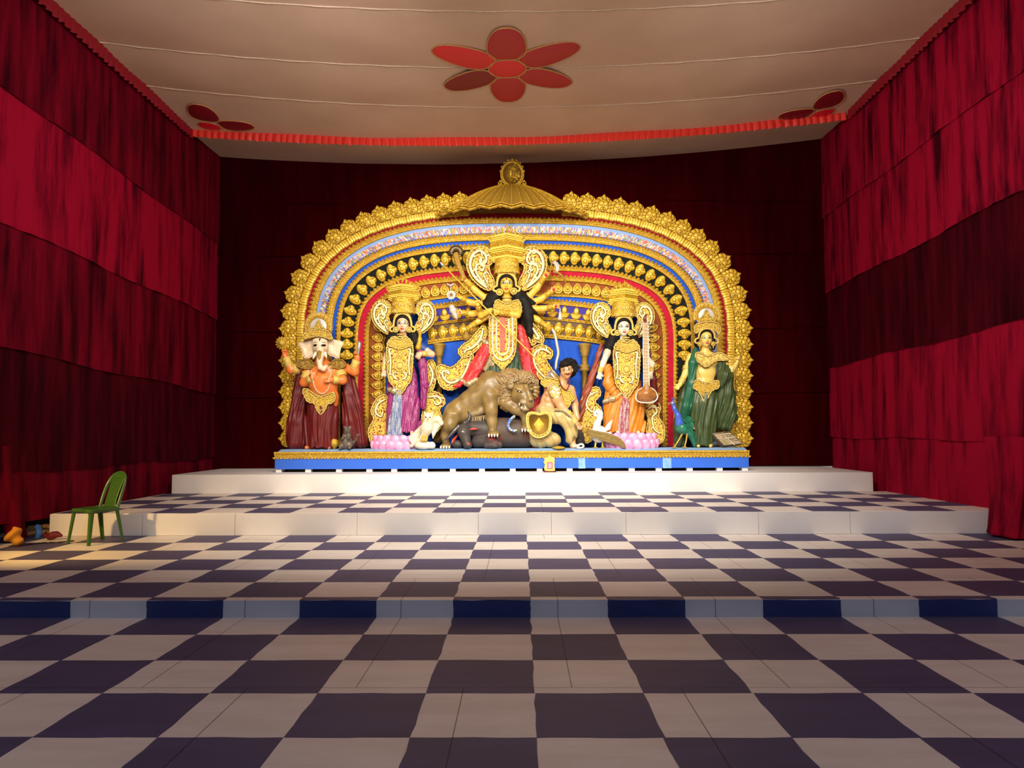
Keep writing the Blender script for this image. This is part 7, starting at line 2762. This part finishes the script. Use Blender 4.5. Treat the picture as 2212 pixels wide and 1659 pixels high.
# legs: tapering angle sections, splayed
for sx, sy in ((1, 1), (1, -1), (-1, 1), (-1, -1)):
    t = np.linspace(0, 1, 7)
    vv, ff = [], []
    for k, u in enumerate(t):
        z = .435 * (1 - u)
        cx_, cy_ = sx * (.195 + .05 * u + (.03 * u if sx < 0 else 0)), sy * (.195 + .035 * u)
        w = .055 - .018 * u
        th_ = .014
        sec = [(0, 0), (-w, 0), (-w, -th_), (-th_, -th_), (-th_, -w), (0, -w)]
        vv += [(cx_ + sx * (a + .02), cy_ + sy * (b_ + .02), z) for a, b_ in sec]
    for k in range(6):
        ff += [(k * 6 + i, k * 6 + (i + 1) % 6, (k + 1) * 6 + (i + 1) % 6, (k + 1) * 6 + i) for i in range(6)]
    ff += [tuple(range(6)), tuple(36 + i for i in reversed(range(6)))]
    chair_part('leg', vv, ff, False)


# backrest: hoop frame and a central splat with perforations
def back(y, h):
    """x of the leaning back at height h"""
    return -.20 - .17 * ((h - .43) / .45) ** 1.15 + .05 * (1 - (y / .22) ** 2) * -.4


hoop = smooth_poly([(-.205, .43), (-.205, .60), (-.19, .74), (-.13, .84), (0, .875), (.13, .84), (.19, .74), (.205, .60), (.205, .43)], 6, False)
pts = np.array([(back(y, z), y, z) for y, z in hoop])
v_, f_ = tube(pts, .019, 10, 1.3)
chair_part('back_hoop', v_, f_)
nz, ny = 44, 22
v, f = [], []
for i in range(nz + 1):
    h = .44 + .39 * i / nz
    wdt = .10 + .045 * (i / nz) ** 2 + .02 * (1 - i / nz)
    for j in range(ny + 1):
        y = wdt * (-1 + 2 * j / ny)
        v.append((back(y, h) + .004, y, h))
hole = lambda i, j: (j in (6, 9, 12, 15)) and i % 3 == 1 and 8 < i < 36
f = [(i * (ny + 1) + j, i * (ny + 1) + j + 1, (i + 1) * (ny + 1) + j + 1, (i + 1) * (ny + 1) + j) for i in range(nz) for j in range(ny) if not hole(i, j)]
o = chair_part('back_splat', v, f)
md = o.modifiers.new('thickness', 'SOLIDIFY')
md.thickness = .01
md.offset = 0
v, f = [], []
for i in range(5):
    h = .80 + .065 * i / 4
    wd_ = math.sqrt(max(.0, 1 - ((h - .70) / .178) ** 2)) * .19
    for j in range(13):
        y = wd_ * (-1 + 2 * j / 12)
        v.append((back(y, h) + .004, y, h))
f = [(i * 13 + j, i * 13 + j + 1, (i + 1) * 13 + j + 1, (i + 1) * 13 + j) for i in range(4) for j in range(12)]
o = chair_part('head_rail', v, f)
md = o.modifiers.new('thickness', 'SOLIDIFY')
md.thickness = .014
md.offset = 0

# ------------------------------------------------------------------ rags and clutter under the lifted curtain
def rag(name, label, cat, m, pts, rad, Y, seed, amp=2.2):
    B_ = Body(1.6, 6)
    B_.chain(pts, rad)
    r_ = np.random.RandomState(seed)
    a = r_.uniform(.1, .3, 6)
    ph = r_.uniform(0, 6, 6)
    v, f, l = B_.mesh(lambda X, Yy, D: amp * (np.sin(X * a[0] + Yy * a[1] + ph[0]) + np.sin(Yy * a[2] - D * a[3] + ph[1] + X * .12)))
    w = PX(v, Y)
    w[:, 2] += (Z1 + .004) - w[:, 2].min()
    return tag(obj(name, w, f, m), label, cat)


rag('yellow_cloth', 'crumpled orange-yellow cloth bundle at the foot of the dark curtain', 'cloth', mat('orange_yellow_cloth', (.62, .26, .012), .7, col2=(.50, .19, .01), nscale=6), [(36, 1140, 0), (32, 1156, 4), (40, 1164, 4)], [9, 13, 9], 8.72, 1, 1.8)
rag('blue_cloth', 'strip of bright blue cloth hanging by the dark gap beside the step', 'cloth', mat('bright_blue_cloth', (.02, .10, .42), .6), [(82, 1138, 0), (86, 1150, 2), (84, 1160, 4)], [6, 5, 4], 9.30, 2, 1.2)
rag('red_cloth', 'crumpled dark red cloth lying flat on the platform near the chair', 'cloth', mat('dark_red_cloth', (.16, .006, .012), .7, col2=(.11, .004, .008), nscale=6), [(100, 1164, 2), (116, 1162, 6), (134, 1163, 4)], [6, 8, 4], 9.25, 3, 1.4)
for k, (yy, lab) in enumerate(((1142, 'upper bamboo pole end stacked in the dark gap beside the step'), (1154, 'lower bamboo pole end stacked in the dark gap beside the step'))):
    v_, f_ = tube(PX(np.array([(62, yy + 2, 0), (84, yy, 0), (104, yy - 2, 0)], float), 9.55), .03, 10)
    v_[:, 2] += .02
    tag(obj('bamboo_pole', v_, f_, mat('bamboo', (.42, .24, .07), .5, col2=(.34, .18, .05), nscale=14)), lab, 'pole')
p = np.array([atZ(x, y, Z1 + .012) for x, y in ((60, 1176), (78, 1174), (100, 1172), (130, 1171), (160, 1168))])
v_, f_ = tube(smooth_poly(p, 5, False), .008, 6)
tag(obj('black_cable', v_, f_, M_EYEB), 'thin black cable trailing across the platform toward the chair', 'cable')
